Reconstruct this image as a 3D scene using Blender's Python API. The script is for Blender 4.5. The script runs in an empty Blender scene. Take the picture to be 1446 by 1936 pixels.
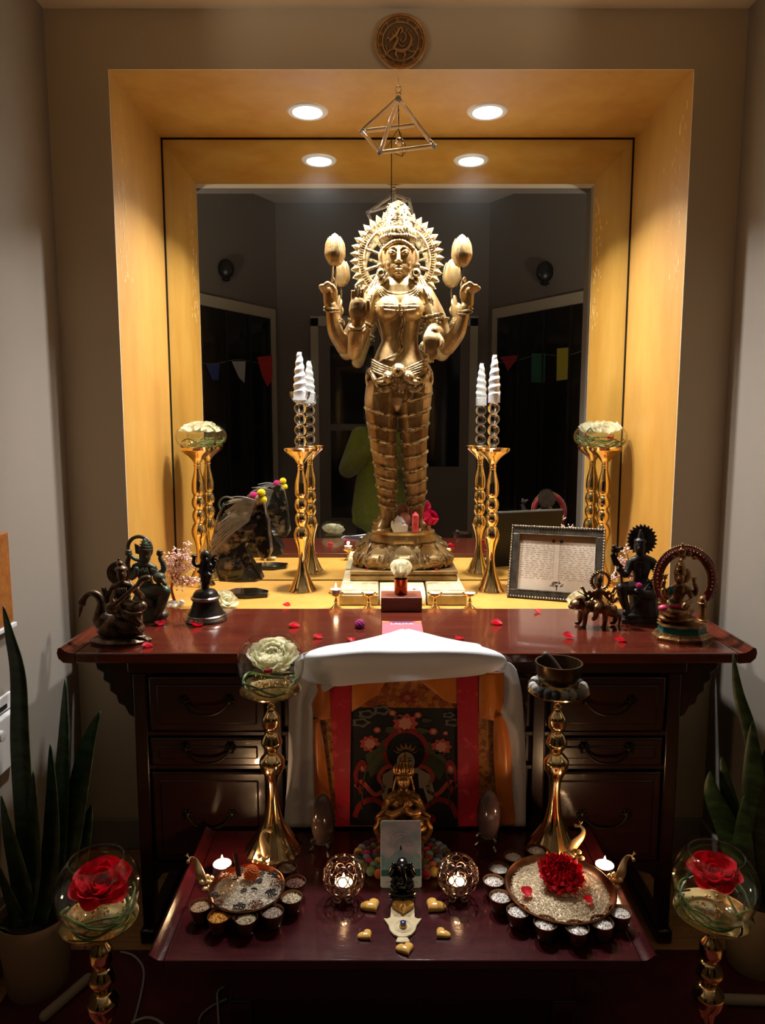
import bpy, bmesh, math, random
from math import pi, sin, cos, radians, sqrt, atan2
from mathutils import Vector as V, Matrix, Quaternion
S = bpy.context.scene
COL = S.collection
RND = random.Random(11)

# ---------------------------------------------------------------- camera, light, exposure
CAM = V((-.052, -2.10, 1.32)); TH = radians(6.85); F = 1340.0
cd = bpy.data.cameras.new('camera'); cam = bpy.data.objects.new('camera', cd); COL.objects.link(cam)
cam.location = CAM; cam.rotation_euler = (pi / 2 - TH, 0, 0)
cd.sensor_fit = 'VERTICAL'; cd.sensor_height = 36; cd.lens = 36 * F / 1936; cd.clip_start = .01
S.camera = cam
world = bpy.data.worlds.new('night'); S.world = world; world.use_nodes = True
world.node_tree.nodes['Background'].inputs[0].default_value = (.02, .025, .04, 1)
world.node_tree.nodes['Background'].inputs[1].default_value = .3
S.view_settings.view_transform = 'Standard'; S.view_settings.look = 'None'
S.view_settings.gamma = 1; S.view_settings.use_curve_mapping = False
S.view_settings.exposure = 0.25
S.cycles.use_denoising = True
S.cycles.transparent_max_bounces = 24
LAMP_W = 17.0       # each recessed downlight of the niche
FILL_W = 52.0        # each uplighter added unseen in the room behind as fill light
FLAME_W = 1.5       # each candle flame

def ray(px, py):
    u = (px - 723) / F; v = (968 - py) / F
    return V((u, cos(TH) + v * sin(TH), -sin(TH) + v * cos(TH)))
def at_y(px, py, y):
    d = ray(px, py); return CAM + d * ((y - CAM.y) / d.y)
def on_z(px, py, z):
    d = ray(px, py); return CAM + d * ((z - CAM.z) / d.z)
def mpp(p):            # metres per photograph pixel at a point
    q = V(p) - CAM
    return (q.y * cos(TH) - q.z * sin(TH)) / F

# ---------------------------------------------------------------- materials
def lin(c):
    c /= 255.0
    return c / 12.92 if c <= .04045 else ((c + .055) / 1.055) ** 2.4
def H(r, g, b): return (lin(r), lin(g), lin(b), 1)
def M(name, c, rough=.5, metal=0, c2=None, vs=8, bump=0, bs=60, coat=0, trans=0, ior=1.45, sss=0, emit=0, ec=None,
      stretch=(1, 1, 1), r2=None, lo=.35, hi=.65, sheen=0, spec=.5):
    m = bpy.data.materials.new(name); m.use_nodes = True; nt = m.node_tree; N = nt.nodes; L = nt.links
    b = N['Principled BSDF']; I = b.inputs
    I['Base Color'].default_value = c; I['Roughness'].default_value = rough; I['Metallic'].default_value = metal
    I['IOR'].default_value = ior; I['Specular IOR Level'].default_value = spec
    I['Coat Weight'].default_value = coat; I['Coat Roughness'].default_value = .06
    I['Transmission Weight'].default_value = trans; I['Sheen Weight'].default_value = sheen
    if sss:
        I['Subsurface Weight'].default_value = sss; I['Subsurface Radius'].default_value = (.02, .012, .008); I['Subsurface Scale'].default_value = .06
    if emit:
        I['Emission Color'].default_value = ec or c; I['Emission Strength'].default_value = emit
    if c2 or bump or r2 is not None:
        tc = N.new('ShaderNodeTexCoord'); mp = N.new('ShaderNodeMapping'); mp.inputs['Scale'].default_value = stretch
        L.new(tc.outputs['Object'], mp.inputs[0])
    if c2 or r2 is not None:
        nz = N.new('ShaderNodeTexNoise'); nz.inputs['Scale'].default_value = vs; nz.inputs['Detail'].default_value = 7; nz.inputs['Roughness'].default_value = .6
        L.new(mp.outputs[0], nz.inputs['Vector'])
    if c2:
        rp = N.new('ShaderNodeValToRGB'); rp.color_ramp.elements[0].position = lo; rp.color_ramp.elements[1].position = hi
        rp.color_ramp.elements[0].color = c; rp.color_ramp.elements[1].color = c2
        L.new(nz.outputs[0], rp.inputs[0]); L.new(rp.outputs[0], I['Base Color'])
    if r2 is not None:
        mr = N.new('ShaderNodeMapRange'); mr.inputs[1].default_value = .3; mr.inputs[2].default_value = .7
        mr.inputs[3].default_value = rough; mr.inputs[4].default_value = r2
        L.new(nz.outputs[0], mr.inputs[0]); L.new(mr.outputs[0], I['Roughness'])
    if bump:
        n2 = N.new('ShaderNodeTexNoise'); n2.inputs['Scale'].default_value = bs; n2.inputs['Detail'].default_value = 4
        bp = N.new('ShaderNodeBump'); bp.inputs['Strength'].default_value = bump; bp.inputs['Distance'].default_value = .004
        L.new(mp.outputs[0], n2.inputs['Vector']); L.new(n2.outputs[0], bp.inputs['Height']); L.new(bp.outputs[0], I['Normal'])
    return m
def thin_glass(name, tint, refl=1.0, rough=0.0, ior=1.45):
    m = bpy.data.materials.new(name); m.use_nodes = True; N = m.node_tree.nodes; L = m.node_tree.links; N.clear()
    o = N.new('ShaderNodeOutputMaterial'); mx = N.new('ShaderNodeMixShader'); t = N.new('ShaderNodeBsdfTransparent')
    g = N.new('ShaderNodeBsdfGlossy'); fr = N.new('ShaderNodeFresnel'); fr.inputs[0].default_value = ior
    t.inputs[0].default_value = tint; g.inputs['Roughness'].default_value = rough
    ge = N.new('ShaderNodeNewGeometry'); ib = N.new('ShaderNodeMapRange'); ib.inputs[3].default_value = ior; ib.inputs[4].default_value = 1 / ior
    L.new(ge.outputs['Backfacing'], ib.inputs[0]); L.new(ib.outputs[0], fr.inputs[0])
    ml = N.new('ShaderNodeMath'); ml.operation = 'MULTIPLY'; ml.inputs[1].default_value = refl
    L.new(fr.outputs[0], ml.inputs[0]); L.new(ml.outputs[0], mx.inputs[0]); L.new(t.outputs[0], mx.inputs[1]); L.new(g.outputs[0], mx.inputs[2]); L.new(mx.outputs[0], o.inputs[0])
    return m
def wood(name, c1, c2, rough=.2, coat=.6, scale=(1.2, 14, 14), bump=.04):
    m = M(name, c1, rough, c2=c2, vs=3.2, stretch=scale, coat=coat, bump=bump, bs=30, lo=.3, hi=.72)
    return m
m_wall = M('wall_paint', H(204, 186, 154), .7, bump=.06, bs=220)  # raised in colour to offset the weak light on the back wall
m_wall_dimmed = M('wall_paint_dimmed', H(146, 138, 128), .6, bump=.05, bs=160)  # same wall paint, darkened in colour where the side walls catch too much light
m_ceil = M('ceiling_paint', H(226, 210, 178), .8, bump=.05, bs=200)
m_gold = M('gold_wall_paint', H(186, 142, 66), .40, c2=H(172, 122, 44), vs=5, bump=.10, bs=26, stretch=(1, 1, .35), r2=.6)
m_dark = M('black_edge', H(18, 15, 13), .5)
m_white = M('white_enamel', H(215, 215, 215), .35)
m_mirror = M('mirror_silver', (.80, .82, .80, 1), .004, 1)
_n = m_mirror.node_tree; _g = _n.nodes.new('ShaderNodeBsdfGlossy'); _g.inputs['Roughness'].default_value = .22; _g.inputs['Color'].default_value = (.7, .75, .8, 1)
_x = _n.nodes.new('ShaderNodeMixShader'); _x.inputs[0].default_value = .018        # film of dust on the glass
_n.links.new(_n.nodes['Principled BSDF'].outputs[0], _x.inputs[1]); _n.links.new(_g.outputs[0], _x.inputs[2]); _n.links.new(_x.outputs[0], _n.nodes['Material Output'].inputs[0])
m_floor = wood('oak_floor', H(176, 128, 72), H(140, 96, 52), .35, .25, (1.5, 22, 22))
m_rug = M('dark_red_rug', H(84, 22, 22), .95, c2=H(58, 12, 16), vs=9, bump=.5, bs=300)
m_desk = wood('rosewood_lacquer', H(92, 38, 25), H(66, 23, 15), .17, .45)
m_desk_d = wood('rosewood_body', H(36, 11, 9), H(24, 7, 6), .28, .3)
m_low = wood('dark_lacquer', H(62, 16, 21), H(42, 10, 14), .17, .6, (1.2, 20, 20), .10)
m_brass = M('polished_gold', (1, .74, .36, 1), .12, 1)
m_brass2 = M('old_brass', H(170, 120, 60), .3, 1, c2=H(120, 80, 40), vs=30)
m_silver = M('antique_silver', H(165, 160, 150), .3, 1, c2=H(110, 104, 98), vs=50)
m_bronze = M('golden_bronze', H(190, 164, 114), .34, .6, c2=H(126, 90, 48), vs=11, bump=.16, bs=90, r2=.46)
m_bronze_o = M('worn_bronze_ornament', H(200, 178, 132), .38, .5, c2=H(84, 58, 34), vs=70, bump=.5, bs=160, lo=.42, hi=.62)
m_dbronze = M('dark_bronze', H(118, 94, 70), .33, .7, c2=H(58, 45, 36), vs=40, bump=.45, bs=90)
m_black = M('black_stone', H(16, 15, 15), .18, coat=.3)
m_blackb = M('black_bronze', H(40, 36, 33), .3, .5, bump=.2, bs=120)
m_glass = thin_glass('clear_glass', (.985, .99, .985, 1), 1.0)
m_water = thin_glass('water', (.985, .99, .97, 1), .9, ior=1.33)
m_crystal = M('crystal_glass', (1, 1, 1, 1), 0.0, trans=1, ior=1.5)
m_selen = M('selenite', H(244, 246, 250), .3, c2=H(226, 230, 238), vs=20, stretch=(6, 6, 1), coat=.3)
m_leaf = M('green_stem', H(84, 108, 44), .4, c2=H(54, 78, 32), vs=40)
m_redp = M('red_petal', H(206, 10, 34), .6, c2=H(170, 6, 26), vs=20)
m_whitep = M('white_petal', H(240, 236, 212), .55, c2=H(228, 226, 190), vs=10)
m_pinkp = M('pink_petal', H(214, 24, 84), .5, c2=H(184, 14, 62), vs=20)
m_white_silk = M('white_silk', H(228, 228, 232), .42, sheen=.3, bump=.5, bs=16, stretch=(1, 1, .6))
def translucent(m, col, fac):     # thin petals and cloth let light through
    nt = m.node_tree; t = nt.nodes.new('ShaderNodeBsdfTranslucent'); t.inputs[0].default_value = col; x = nt.nodes.new('ShaderNodeMixShader'); x.inputs[0].default_value = fac
    nt.links.new(nt.nodes['Principled BSDF'].outputs[0], x.inputs[1]); nt.links.new(t.outputs[0], x.inputs[2]); nt.links.new(x.outputs[0], nt.nodes['Material Output'].inputs[0])
translucent(m_whitep, H(244, 240, 214), .45); translucent(m_redp, H(220, 16, 40), .35); translucent(m_pinkp, H(230, 30, 90), .35); translucent(m_white_silk, H(226, 226, 228), .22)
m_wax = M('candle_wax', H(240, 232, 215), .45, sss=.6)
m_flame = M('flame', (1, .6, .2, 1), emit=16, ec=(1, .66, .3, 1))

# ---------------------------------------------------------------- mesh helpers
ORG = {}
def cr(pts, n):        # Catmull-Rom through tuples, n steps per span
    P = [V(p) for p in pts]; out = []
    for i in range(len(P) - 1):
        a = P[max(i - 1, 0)]; b = P[i]; c = P[i + 1]; d = P[min(i + 2, len(P) - 1)]
        for k in range(n):
            t = k / n
            out.append(.5 * ((2 * b) + (c - a) * t + (2 * a - 5 * b + 4 * c - d) * t * t + (3 * b - a - 3 * c + d) * t ** 3))
    out.append(P[-1]); return out
class MB:
    def __init__(s): s.v = []; s.f = []; s.T = None
    def add(s, vs, fs):
        o = len(s.v)
        s.v += [(s.T @ V(p)) if s.T else V(p) for p in vs]; s.f += [tuple(i + o for i in f) for f in fs]; return s
    def box(s, c, d, rz=0, top=1.0):
        x, y, z = d[0] / 2, d[1] / 2, d[2] / 2; R = Matrix.Rotation(rz, 3, 'Z'); q = []
        for sz, k in ((-1, 1), (1, top)):
            for a, b in ((-1, -1), (1, -1), (1, 1), (-1, 1)): q.append(V(c) + R @ V((a * x * k, b * y * k, sz * z)))
        return s.add(q, [(3, 2, 1, 0), (4, 5, 6, 7), (0, 1, 5, 4), (1, 2, 6, 5), (2, 3, 7, 6), (3, 0, 4, 7)])
    def bx(s, x0, x1, y0, y1, z0, z1): return s.box(((x0 + x1) / 2, (y0 + y1) / 2, (z0 + z1) / 2), (x1 - x0, y1 - y0, z1 - z0))
    def lathe(s, prof, seg=32, c=(0, 0, 0), flute=None, q=None):
        vs = []; fs = []; rows = []; c = V(c)
        for j, (r, z) in enumerate(prof):
            if r < 1e-6: rows.append([len(vs)]); p = V((0, 0, z)); vs.append(c + (q @ p if q else p))
            else:
                row = []
                for k in range(seg):
                    a = 2 * pi * k / seg; rr = r * (flute(a, z) if flute else 1)
                    p = V((rr * cos(a), rr * sin(a), z)); row.append(len(vs)); vs.append(c + (q @ p if q else p))
                rows.append(row)
        for A, B in zip(rows, rows[1:]):
            if len(A) == 1 and len(B) == 1: continue
            for k in range(seg):
                k2 = (k + 1) % seg
                if len(A) == 1: fs.append((A[0], B[k2], B[k]))
                elif len(B) == 1: fs.append((A[k], A[k2], B[0]))
                else: fs.append((A[k], A[k2], B[k2], B[k]))
        return s.add(vs, fs)
    def solid(s, prof, seg=32, c=(0, 0, 0), flute=None, q=None):
        return s.lathe([(0, prof[0][1])] + list(prof) + [(0, prof[-1][1])], seg, c, flute, q)
    def ball(s, c, r, seg=14, rings=8, q=None):
        r = (r, r, r) if not hasattr(r, '__len__') else r; c = V(c); vs = []; fs = []
        vs.append(V((0, 0, -r[2])))
        for j in range(1, rings):
            t = -pi / 2 + pi * j / rings
            for k in range(seg): a = 2 * pi * k / seg; vs.append(V((r[0] * cos(t) * cos(a), r[1] * cos(t) * sin(a), r[2] * sin(t))))
        vs.append(V((0, 0, r[2]))); n = len(vs) - 1
        for k in range(seg):
            k2 = (k + 1) % seg; fs.append((0, 1 + k2, 1 + k)); fs.append((n, n - seg + k, n - seg + k2))
            for j in range(rings - 2): o = 1 + j * seg; fs.append((o + k, o + k2, o + seg + k2, o + seg + k))
        return s.add([c + (q @ p if q else p) for p in vs], fs)
    def tube(s, pts, rad, seg=8, n=0, round_=False, close=False, up=None, flat=1.0):
        P = [V(p) for p in pts]; rl = list(rad) if hasattr(rad, '__len__') else [rad] * len(P)
        if n:
            rr = cr([(r, 0, 0) for r in rl], n); P = cr(P, n); rl = [max(r.x, 1e-5) for r in rr]
        if round_:
            a = (P[0] - P[1]).normalized(); b = (P[-1] - P[-2]).normalized(); r0, r1 = rl[0], rl[-1]; p0, p1 = P[0].copy(), P[-1].copy()
            P = [p0 + a * r0 * sin(t) for t in (1.5, 1.15, .75, .35)] + P + [p1 + b * r1 * sin(t) for t in (.35, .75, 1.15, 1.5)]
            rl = [r0 * cos(t) for t in (1.5, 1.15, .75, .35)] + rl + [r1 * cos(t) for t in (.35, .75, 1.15, 1.5)]
        m = len(P); vs = []; fs = []; pu = None
        for i in range(m):
            t = (P[(i + 1) % m] - P[i - 1]) if close else (P[min(i + 1, m - 1)] - P[max(i - 1, 0)])
            if t.length < 1e-9: t = V((0, 0, 1))
            t.normalize()
            if pu is None:
                pu = V(up) if up else (V((0, 1, 0)) if abs(t.y) < .9 else V((1, 0, 0)))
            u = pu - t * pu.dot(t)
            if u.length < 1e-6: u = V((1, 0, 0)).cross(t)
            u.normalize(); w = t.cross(u); pu = u
            for k in range(seg):
                a = 2 * pi * k / seg; vs.append(P[i] + u * (cos(a) * rl[i] * flat) + w * (sin(a) * rl[i]))
        for i in range(m if close else m - 1):
            o = i * seg; o2 = ((i + 1) % m) * seg
            for k in range(seg): k2 = (k + 1) % seg; fs.append((o + k, o + k2, o2 + k2, o2 + k))
        if not close:
            fs.append(tuple(range(seg))[::-1]); fs.append(tuple(range((m - 1) * seg, m * seg)))
        return s.add(vs, fs)
    def limb(s, pts, rad, seg=12, n=4, flat=1.0, up=None): return s.tube(pts, rad, seg, n, True, flat=flat, up=up)
    def torus(s, c, R, r, nrm=(0, 0, 1), seg=24, rs=6, flat=1.0, sx=1.0):
        q = V((0, 0, 1)).rotation_difference(V(nrm).normalized())
        return s.tube([V(c) + q @ V((R * sx * cos(2 * pi * k / seg), R * sin(2 * pi * k / seg), 0)) for k in range(seg)], r, rs, close=True, up=tuple(q @ V((0, 0, 1))), flat=flat)
    def prism(s, poly, o, ux, uy, un):        # polygon in the plane (ux, uy) at o, pushed along un
        o, ux, uy, un = V(o), V(ux), V(uy), V(un); n = len(poly)
        vs = [o + ux * a + uy * b for a, b in poly] + [o + ux * a + uy * b + un for a, b in poly]
        return s.add(vs, [tuple(range(n))[::-1], tuple(range(n, 2 * n))] + [(k, (k + 1) % n, n + (k + 1) % n, n + k) for k in range(n)])
    def grid(s, fn, nu, nv):
        return s.add([fn(i / nu, j / nv) for j in range(nv + 1) for i in range(nu + 1)],
                     [(j * (nu + 1) + i, j * (nu + 1) + i + 1, (j + 1) * (nu + 1) + i + 1, (j + 1) * (nu + 1) + i) for j in range(nv) for i in range(nu)])
    def sheet(s, rows, n=6, m=6):             # smooth surface through a net of points (rows may hold V)
        R = [cr(r, n) for r in rows]; cols = [cr([r[i] for r in R], m) for i in range(len(R[0]))]
        a, b = len(cols), len(cols[0])
        return s.add([cols[i][j] for j in range(b) for i in range(a)], [(j * a + i, j * a + i + 1, (j + 1) * a + i + 1, (j + 1) * a + i) for j in range(b - 1) for i in range(a - 1)])
    def mesh(s, name, org=None, smooth=True, ang=40):
        me = bpy.data.meshes.new(name); o = org or V((0, 0, 0))
        me.from_pydata([tuple(p - o) for p in s.v], [], s.f)
        bm = bmesh.new(); bm.from_mesh(me); bmesh.ops.recalc_face_normals(bm, faces=bm.faces); bm.to_mesh(me); bm.free()
        if smooth:
            me.shade_smooth(); me.set_sharp_from_angle(angle=radians(ang))
        return me
    def build(s, name, mat, parent=None, smooth=True, ang=40, bev=0, sub=0, vox=0, sm=0, solid=0, label=None, kind=None, org=None):
        o = ORG.get(parent.name) if parent else (V(org) if org else None)
        ob = bpy.data.objects.new(name, s.mesh(name, o, smooth, ang)); COL.objects.link(ob)
        ob.data.materials.append(mat)
        if parent: ob.parent = parent
        elif o: ob.location = o
        ORG[ob.name] = o or V((0, 0, 0))
        if vox:
            md = ob.modifiers.new('fuse', 'REMESH'); md.mode = 'VOXEL'; md.voxel_size = vox; md.use_smooth_shade = True
            if sm: k = ob.modifiers.new('soft', 'SMOOTH'); k.factor = .5; k.iterations = sm
        if sub: k = ob.modifiers.new('sub', 'SUBSURF'); k.levels = k.render_levels = sub
        if solid: k = ob.modifiers.new('cloth', 'SOLIDIFY'); k.thickness = solid; k.offset = 0
        if bev: k = ob.modifiers.new('bevel', 'BEVEL'); k.width = bev; k.segments = 2; k.limit_method = 'ANGLE'
        if label: ob['label'] = label
        if kind: ob['kind'] = kind
        return ob
class Fig(MB):         # modelling in photograph pixels on a vertical plane at y0; third number = depth in pixels, minus towards the camera
    def __init__(s, y0, px, py): super().__init__(); s.y0 = y0; s.k = mpp(at_y(px, py, y0))
    def p(s, q): q = tuple(q) + (0,); return at_y(q[0], q[1], s.y0 + q[2] * s.k)
    def L(s, pts, rs, seg=12, n=4, flat=1.0):
        rs = rs if hasattr(rs, '__len__') else [rs] * len(pts)
        return s.tube([s.p(q) for q in pts], [r * s.k for r in rs], seg, n if len(pts) > 2 else 1, True, flat=flat, up=(0, 1, 0))
    def B(s, q, r, seg=14, rings=9, rot=None):
        r = (r, r, r) if not hasattr(r, '__len__') else r
        return s.ball(s.p(q), tuple(a * s.k for a in r), seg, rings, rot)
    def O(s, q, R, r, nrm=(0, 0, 1), seg=24, rs=6, sx=1.0): return s.torus(s.p(q), R * s.k, r * s.k, nrm, seg, rs, sx=sx)
    def poly(s, pts, d0, d1):  # outline in pixels, thick from depth d0 to d1
        n = len(pts); A = [s.p((x, y, d0)) for x, y in pts]
        Bk = [a + V((0, (d1 - d0) * s.k, 0)) for a in A]
        return s.add(A + Bk, [tuple(range(n)), tuple(range(n, 2 * n))[::-1]] + [(k, (k + 1) % n, n + (k + 1) % n, n + k) for k in range(n)])
def tag(o, label, cat, group=None, kind=None):
    o['label'] = label; o['category'] = cat
    if group: o['group'] = group
    if kind: o['kind'] = kind
    return o
def thing(name, label, cat, loc=(0, 0, 0), group=None):
    o = bpy.data.objects.new(name, None); COL.objects.link(o); o.location = loc; o.empty_display_size = .02
    ORG[o.name] = V(loc); return tag(o, label, cat, group)
def place(name, mesh, mat, parent, M4):      # a part that shares its mesh with its alikes
    ob = bpy.data.objects.new(name, mesh); COL.objects.link(ob); ob.parent = parent; ob.matrix_local = M4
    if not mesh.materials: mesh.materials.append(mat)
    ob.material_slots[0].link = 'OBJECT'; ob.material_slots[0].material = mat
    return ob
def struct(o): o['kind'] = 'structure'; return o
def lamp(name, kind, loc, watts, color, **kw):
    l = bpy.data.lights.new(name, kind); l.energy = watts; l.color = color
    for k, v in kw.items(): setattr(l, k, v)
    o = bpy.data.objects.new(name, l); COL.objects.link(o); o.location = loc; return o
# ================================================================ the room
D2 = 2.1
NX, NT, NB, ND = .8135, 2.3055, .756, .477     # niche half width, top, sill, depth
XL, XR, YA = -.985, .955, -.62                 # alcove side walls and where the alcove opens into the room
ZC = 2.462                                     # alcove ceiling
DZ = .774                                      # desk top
w = MB()
w.bx(XL - .1, -NX, 0, .004, 0, ZC); w.bx(NX, XR + .1, 0, .004, 0, ZC); w.bx(-NX, NX, 0, .004, NT, ZC); w.bx(-NX, NX, 0, .004, 0, NB - .03)
wb = struct(w.build('wall_back', m_wall, smooth=False))
for nm, b in (('niche_side', (-NX - .02, -NX, .004, ND, NB - .02, NT + .02)), ('niche_side', (NX, NX + .02, .004, ND, NB - .02, NT + .02)),
              ('niche_soffit', (-NX - .02, NX + .02, .004, ND, NT, NT + .02)), ('niche_sill', (-NX - .02, NX + .02, .004, ND, NB - .03, NB))):
    MB().bx(*b).build(nm, m_gold, wb, smooth=False)
# worn, blistered flecks on the gold side panels
fl = MB(); r = random.Random(3)
for sx in (-1, 1):
    for k in range(46):
        y = .03 + abs(r.gauss(0, .05)); z = r.choice((2.15, 2.02, 1.92, 1.80)) + r.gauss(0, .05); h = r.uniform(.003, .012); b = r.uniform(.0008, .002)
        fl.bx(sx * NX - .0006, sx * NX + .0006, y - b, y + b, z - h, z + h)
fl.build('paint_blister', M('bare_plaster', H(232, 200, 140), .35), wb, kind='stuff')
mr = thing('mirror', 'large two-panel mirror filling the back of the gold niche', 'mirror', (0, ND - .012, NB))
MB().bx(-NX + .006, -.0225, ND - .008, ND - .002, NB + .004, NT - .006).build('mirror_panel', m_mirror, mr, smooth=False)
MB().bx(-.0195, NX - .006, ND - .008, ND - .002, NB + .004, NT - .006).build('mirror_panel', m_mirror, mr, smooth=False)
e = MB(); e.bx(-NX, NX, ND - .0015, ND, NB, NT)
for x in (-NX + .003, NX - .003): e.bx(x - .003, x + .003, ND - .010, ND - .001, NB, NT)
e.bx(-NX, NX, ND - .010, ND - .001, NT - .006, NT)
e.build('mirror_edge', m_dark, mr, smooth=False)
struct(MB().bx(XL - .1, XR + .1, YA, .0, ZC, ZC + .1).build('ceiling', m_ceil, smooth=False))
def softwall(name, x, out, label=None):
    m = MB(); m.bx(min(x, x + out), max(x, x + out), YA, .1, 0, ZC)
    return struct(m.build(name, m_wall_dimmed, smooth=False))
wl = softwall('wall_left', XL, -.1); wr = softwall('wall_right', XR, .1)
# higher room behind the camera, seen in the mirror: an octagon end with tall dark windows
ZR = 3.6; RX = 2.15
pts = [(XL, YA), (-RX, YA), (-RX, -2.9), (-1.15, -4.55), (1.05, -4.55), (RX, -2.9), (RX, YA), (XR, YA)]
PTS = pts
m_room = M('room_paint', H(112, 102, 92), .8, bump=.05, bs=150)
m_trim = M('painted_trim', H(176, 162, 140), .5)
m_night = M('night_glass', H(6, 7, 10), .06, coat=.2)
def wallseg(name, a, b, z0=0, z1=ZR, th=.08, mat=None):
    a, b = V((*a, 0)), V((*b, 0)); d = (b - a).normalized(); n = V((d.y, -d.x, 0))
    return struct(MB().prism([(0, z0), ((b - a).length, z0), ((b - a).length, z1), (0, z1)], a, d, (0, 0, 1), n * th).build(name, mat or m_room, smooth=False))
nmz = ['wall_front_left', 'wall_room_left', 'wall_bay_left', 'wall_far', 'wall_bay_right', 'wall_room_right', 'wall_front_right']
for nm, a, b in zip(nmz, pts, pts[1:]): wallseg(nm, a, b, 0, ZR, -.08 if 0 else .08)
struct(MB().bx(XL, XR, YA - .0, YA + .08, ZC, ZR).build('wall_header', m_room, smooth=False))
struct(MB().prism([p for p in pts], (0, 0, ZR), (1, 0, 0), (0, 1, 0), (0, 0, .1)).build('ceiling_room', M('room_ceiling', H(176, 166, 154), .8), smooth=False))
def window(nm, a, b, u0, u1, z0, z1, n):
    a, b = V((*a, 0)), V((*b, 0)); d = (b - a).normalized(); nn = V((d.y, -d.x, 0))
    nn = nn if nn.y > 0 else -nn
    L = (b - a).length
    o = a + nn * .012
    w_ = struct(MB().prism([(u0, z0), (u1, z0), (u1, z1), (u0, z1)], o, d, (0, 0, 1), nn * .004).build(nm, m_night, smooth=False))
    f = MB()
    for (p, q, r_, t) in ((u0 - .05, u0, z0 - .05, z1 + .1), (u1, u1 + .05, z0 - .05, z1 + .1), (u0, u1, z1, z1 + .1), (u0, u1, z0 - .05, z0)):
        f.prism([(p, r_), (q, r_), (q, t), (p, t)], o, d, (0, 0, 1), nn * .03)
    f.build('window_frame', m_trim, w_, smooth=False)
    for k in range(1, n):
        x = u0 + (u1 - u0) * k / n
        MB().prism([(x - .012, z0), (x + .012, z0), (x + .012, z1), (x - .012, z1)], o, d, (0, 0, 1), nn * .02).build('window_mullion', m_dark, w_, smooth=False)
    return w_
window('window_1', pts[2], pts[3], .16, 1.80, .25, 2.42, 5)
window('window_2', pts[4], pts[5], .16, 1.80, .25, 2.42, 5)
dr = struct(MB().bx(-.72, -.02, -4.54, -4.52, 0, 2.36).build('door_1', m_room, smooth=False))
MB().bx(-.60, -.14, -4.525, -4.515, 1.35, 2.16).build('door_pane', m_night, dr, smooth=False)
MB().bx(-.60, -.14, -4.525, -4.515, .35, 1.28).build('door_pane', m_night, dr, smooth=False)
fr = MB(); fr.bx(-.80, -.72, -4.545, -4.50, 0, 2.44); fr.bx(-.02, .06, -4.545, -4.50, 0, 2.44); fr.bx(-.80, .06, -4.545, -4.50, 2.36, 2.46)
fr.build('door_frame', m_trim, dr, smooth=False)
MB().ball((-.08, -4.49, 1.02), .03).build('door_knob', m_brass2, dr)
dr2 = struct(MB().bx(.16, .86, -4.54, -4.52, 0, 2.36).build('door_2', m_room, smooth=False))
MB().bx(.26, .76, -4.525, -4.515, .9, 2.2).build('door_pane', m_night, dr2, smooth=False)
fr = MB(); fr.bx(.10, .16, -4.545, -4.50, 0, 2.44); fr.bx(.86, .94, -4.545, -4.50, 0, 2.44); fr.bx(.10, .94, -4.545, -4.50, 2.36, 2.46); fr.build('door_frame', m_trim, dr2, smooth=False)
# floor: slab with boards near the desk, rug in front
fl = struct(MB().bx(-RX - .1, RX + .1, -4.65, .1, -.06, -.012).build('floor', m_floor, smooth=False))
bm_ = MB().bx(-.5, .5, -.0395, .0395, -.012, 0).mesh('board', smooth=False)
r = random.Random(5)
for i in range(16):
    x = XL - .01 - r.uniform(0, .8); y = .0 - .04 - .08 * i
    while x < XR:
        L = r.uniform(.7, 1.3); x1 = min(x + L, XR + .02); x0 = max(x, XL - .02)
        if x1 - x0 > .05:
            place('floor_board', bm_, m_floor, fl, Matrix.Translation(((x0 + x1) / 2, y, 0)) @ Matrix.Diagonal((x1 - x0 - .003, 1, 1, 1)))
        x += L
rg = MB().bx(-.93, .94, -2.28, -.452, .0, .009)
tag(rg.build('rug', m_rug, bev=.004), 'dark red pile rug under the low table', 'rug')
struct(MB().bx(XL, XR, -.014, 0, 0, .10).build('baseboard_back', m_wall_dimmed, bev=.004))
struct(MB().bx(XL, XL + .014, YA, -.014, 0, .10).build('baseboard_left', m_wall_dimmed, bev=.004))
struct(MB().bx(XR - .014, XR, YA, -.014, 0, .10).build('baseboard_right', m_wall_dimmed, bev=.004))
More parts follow.
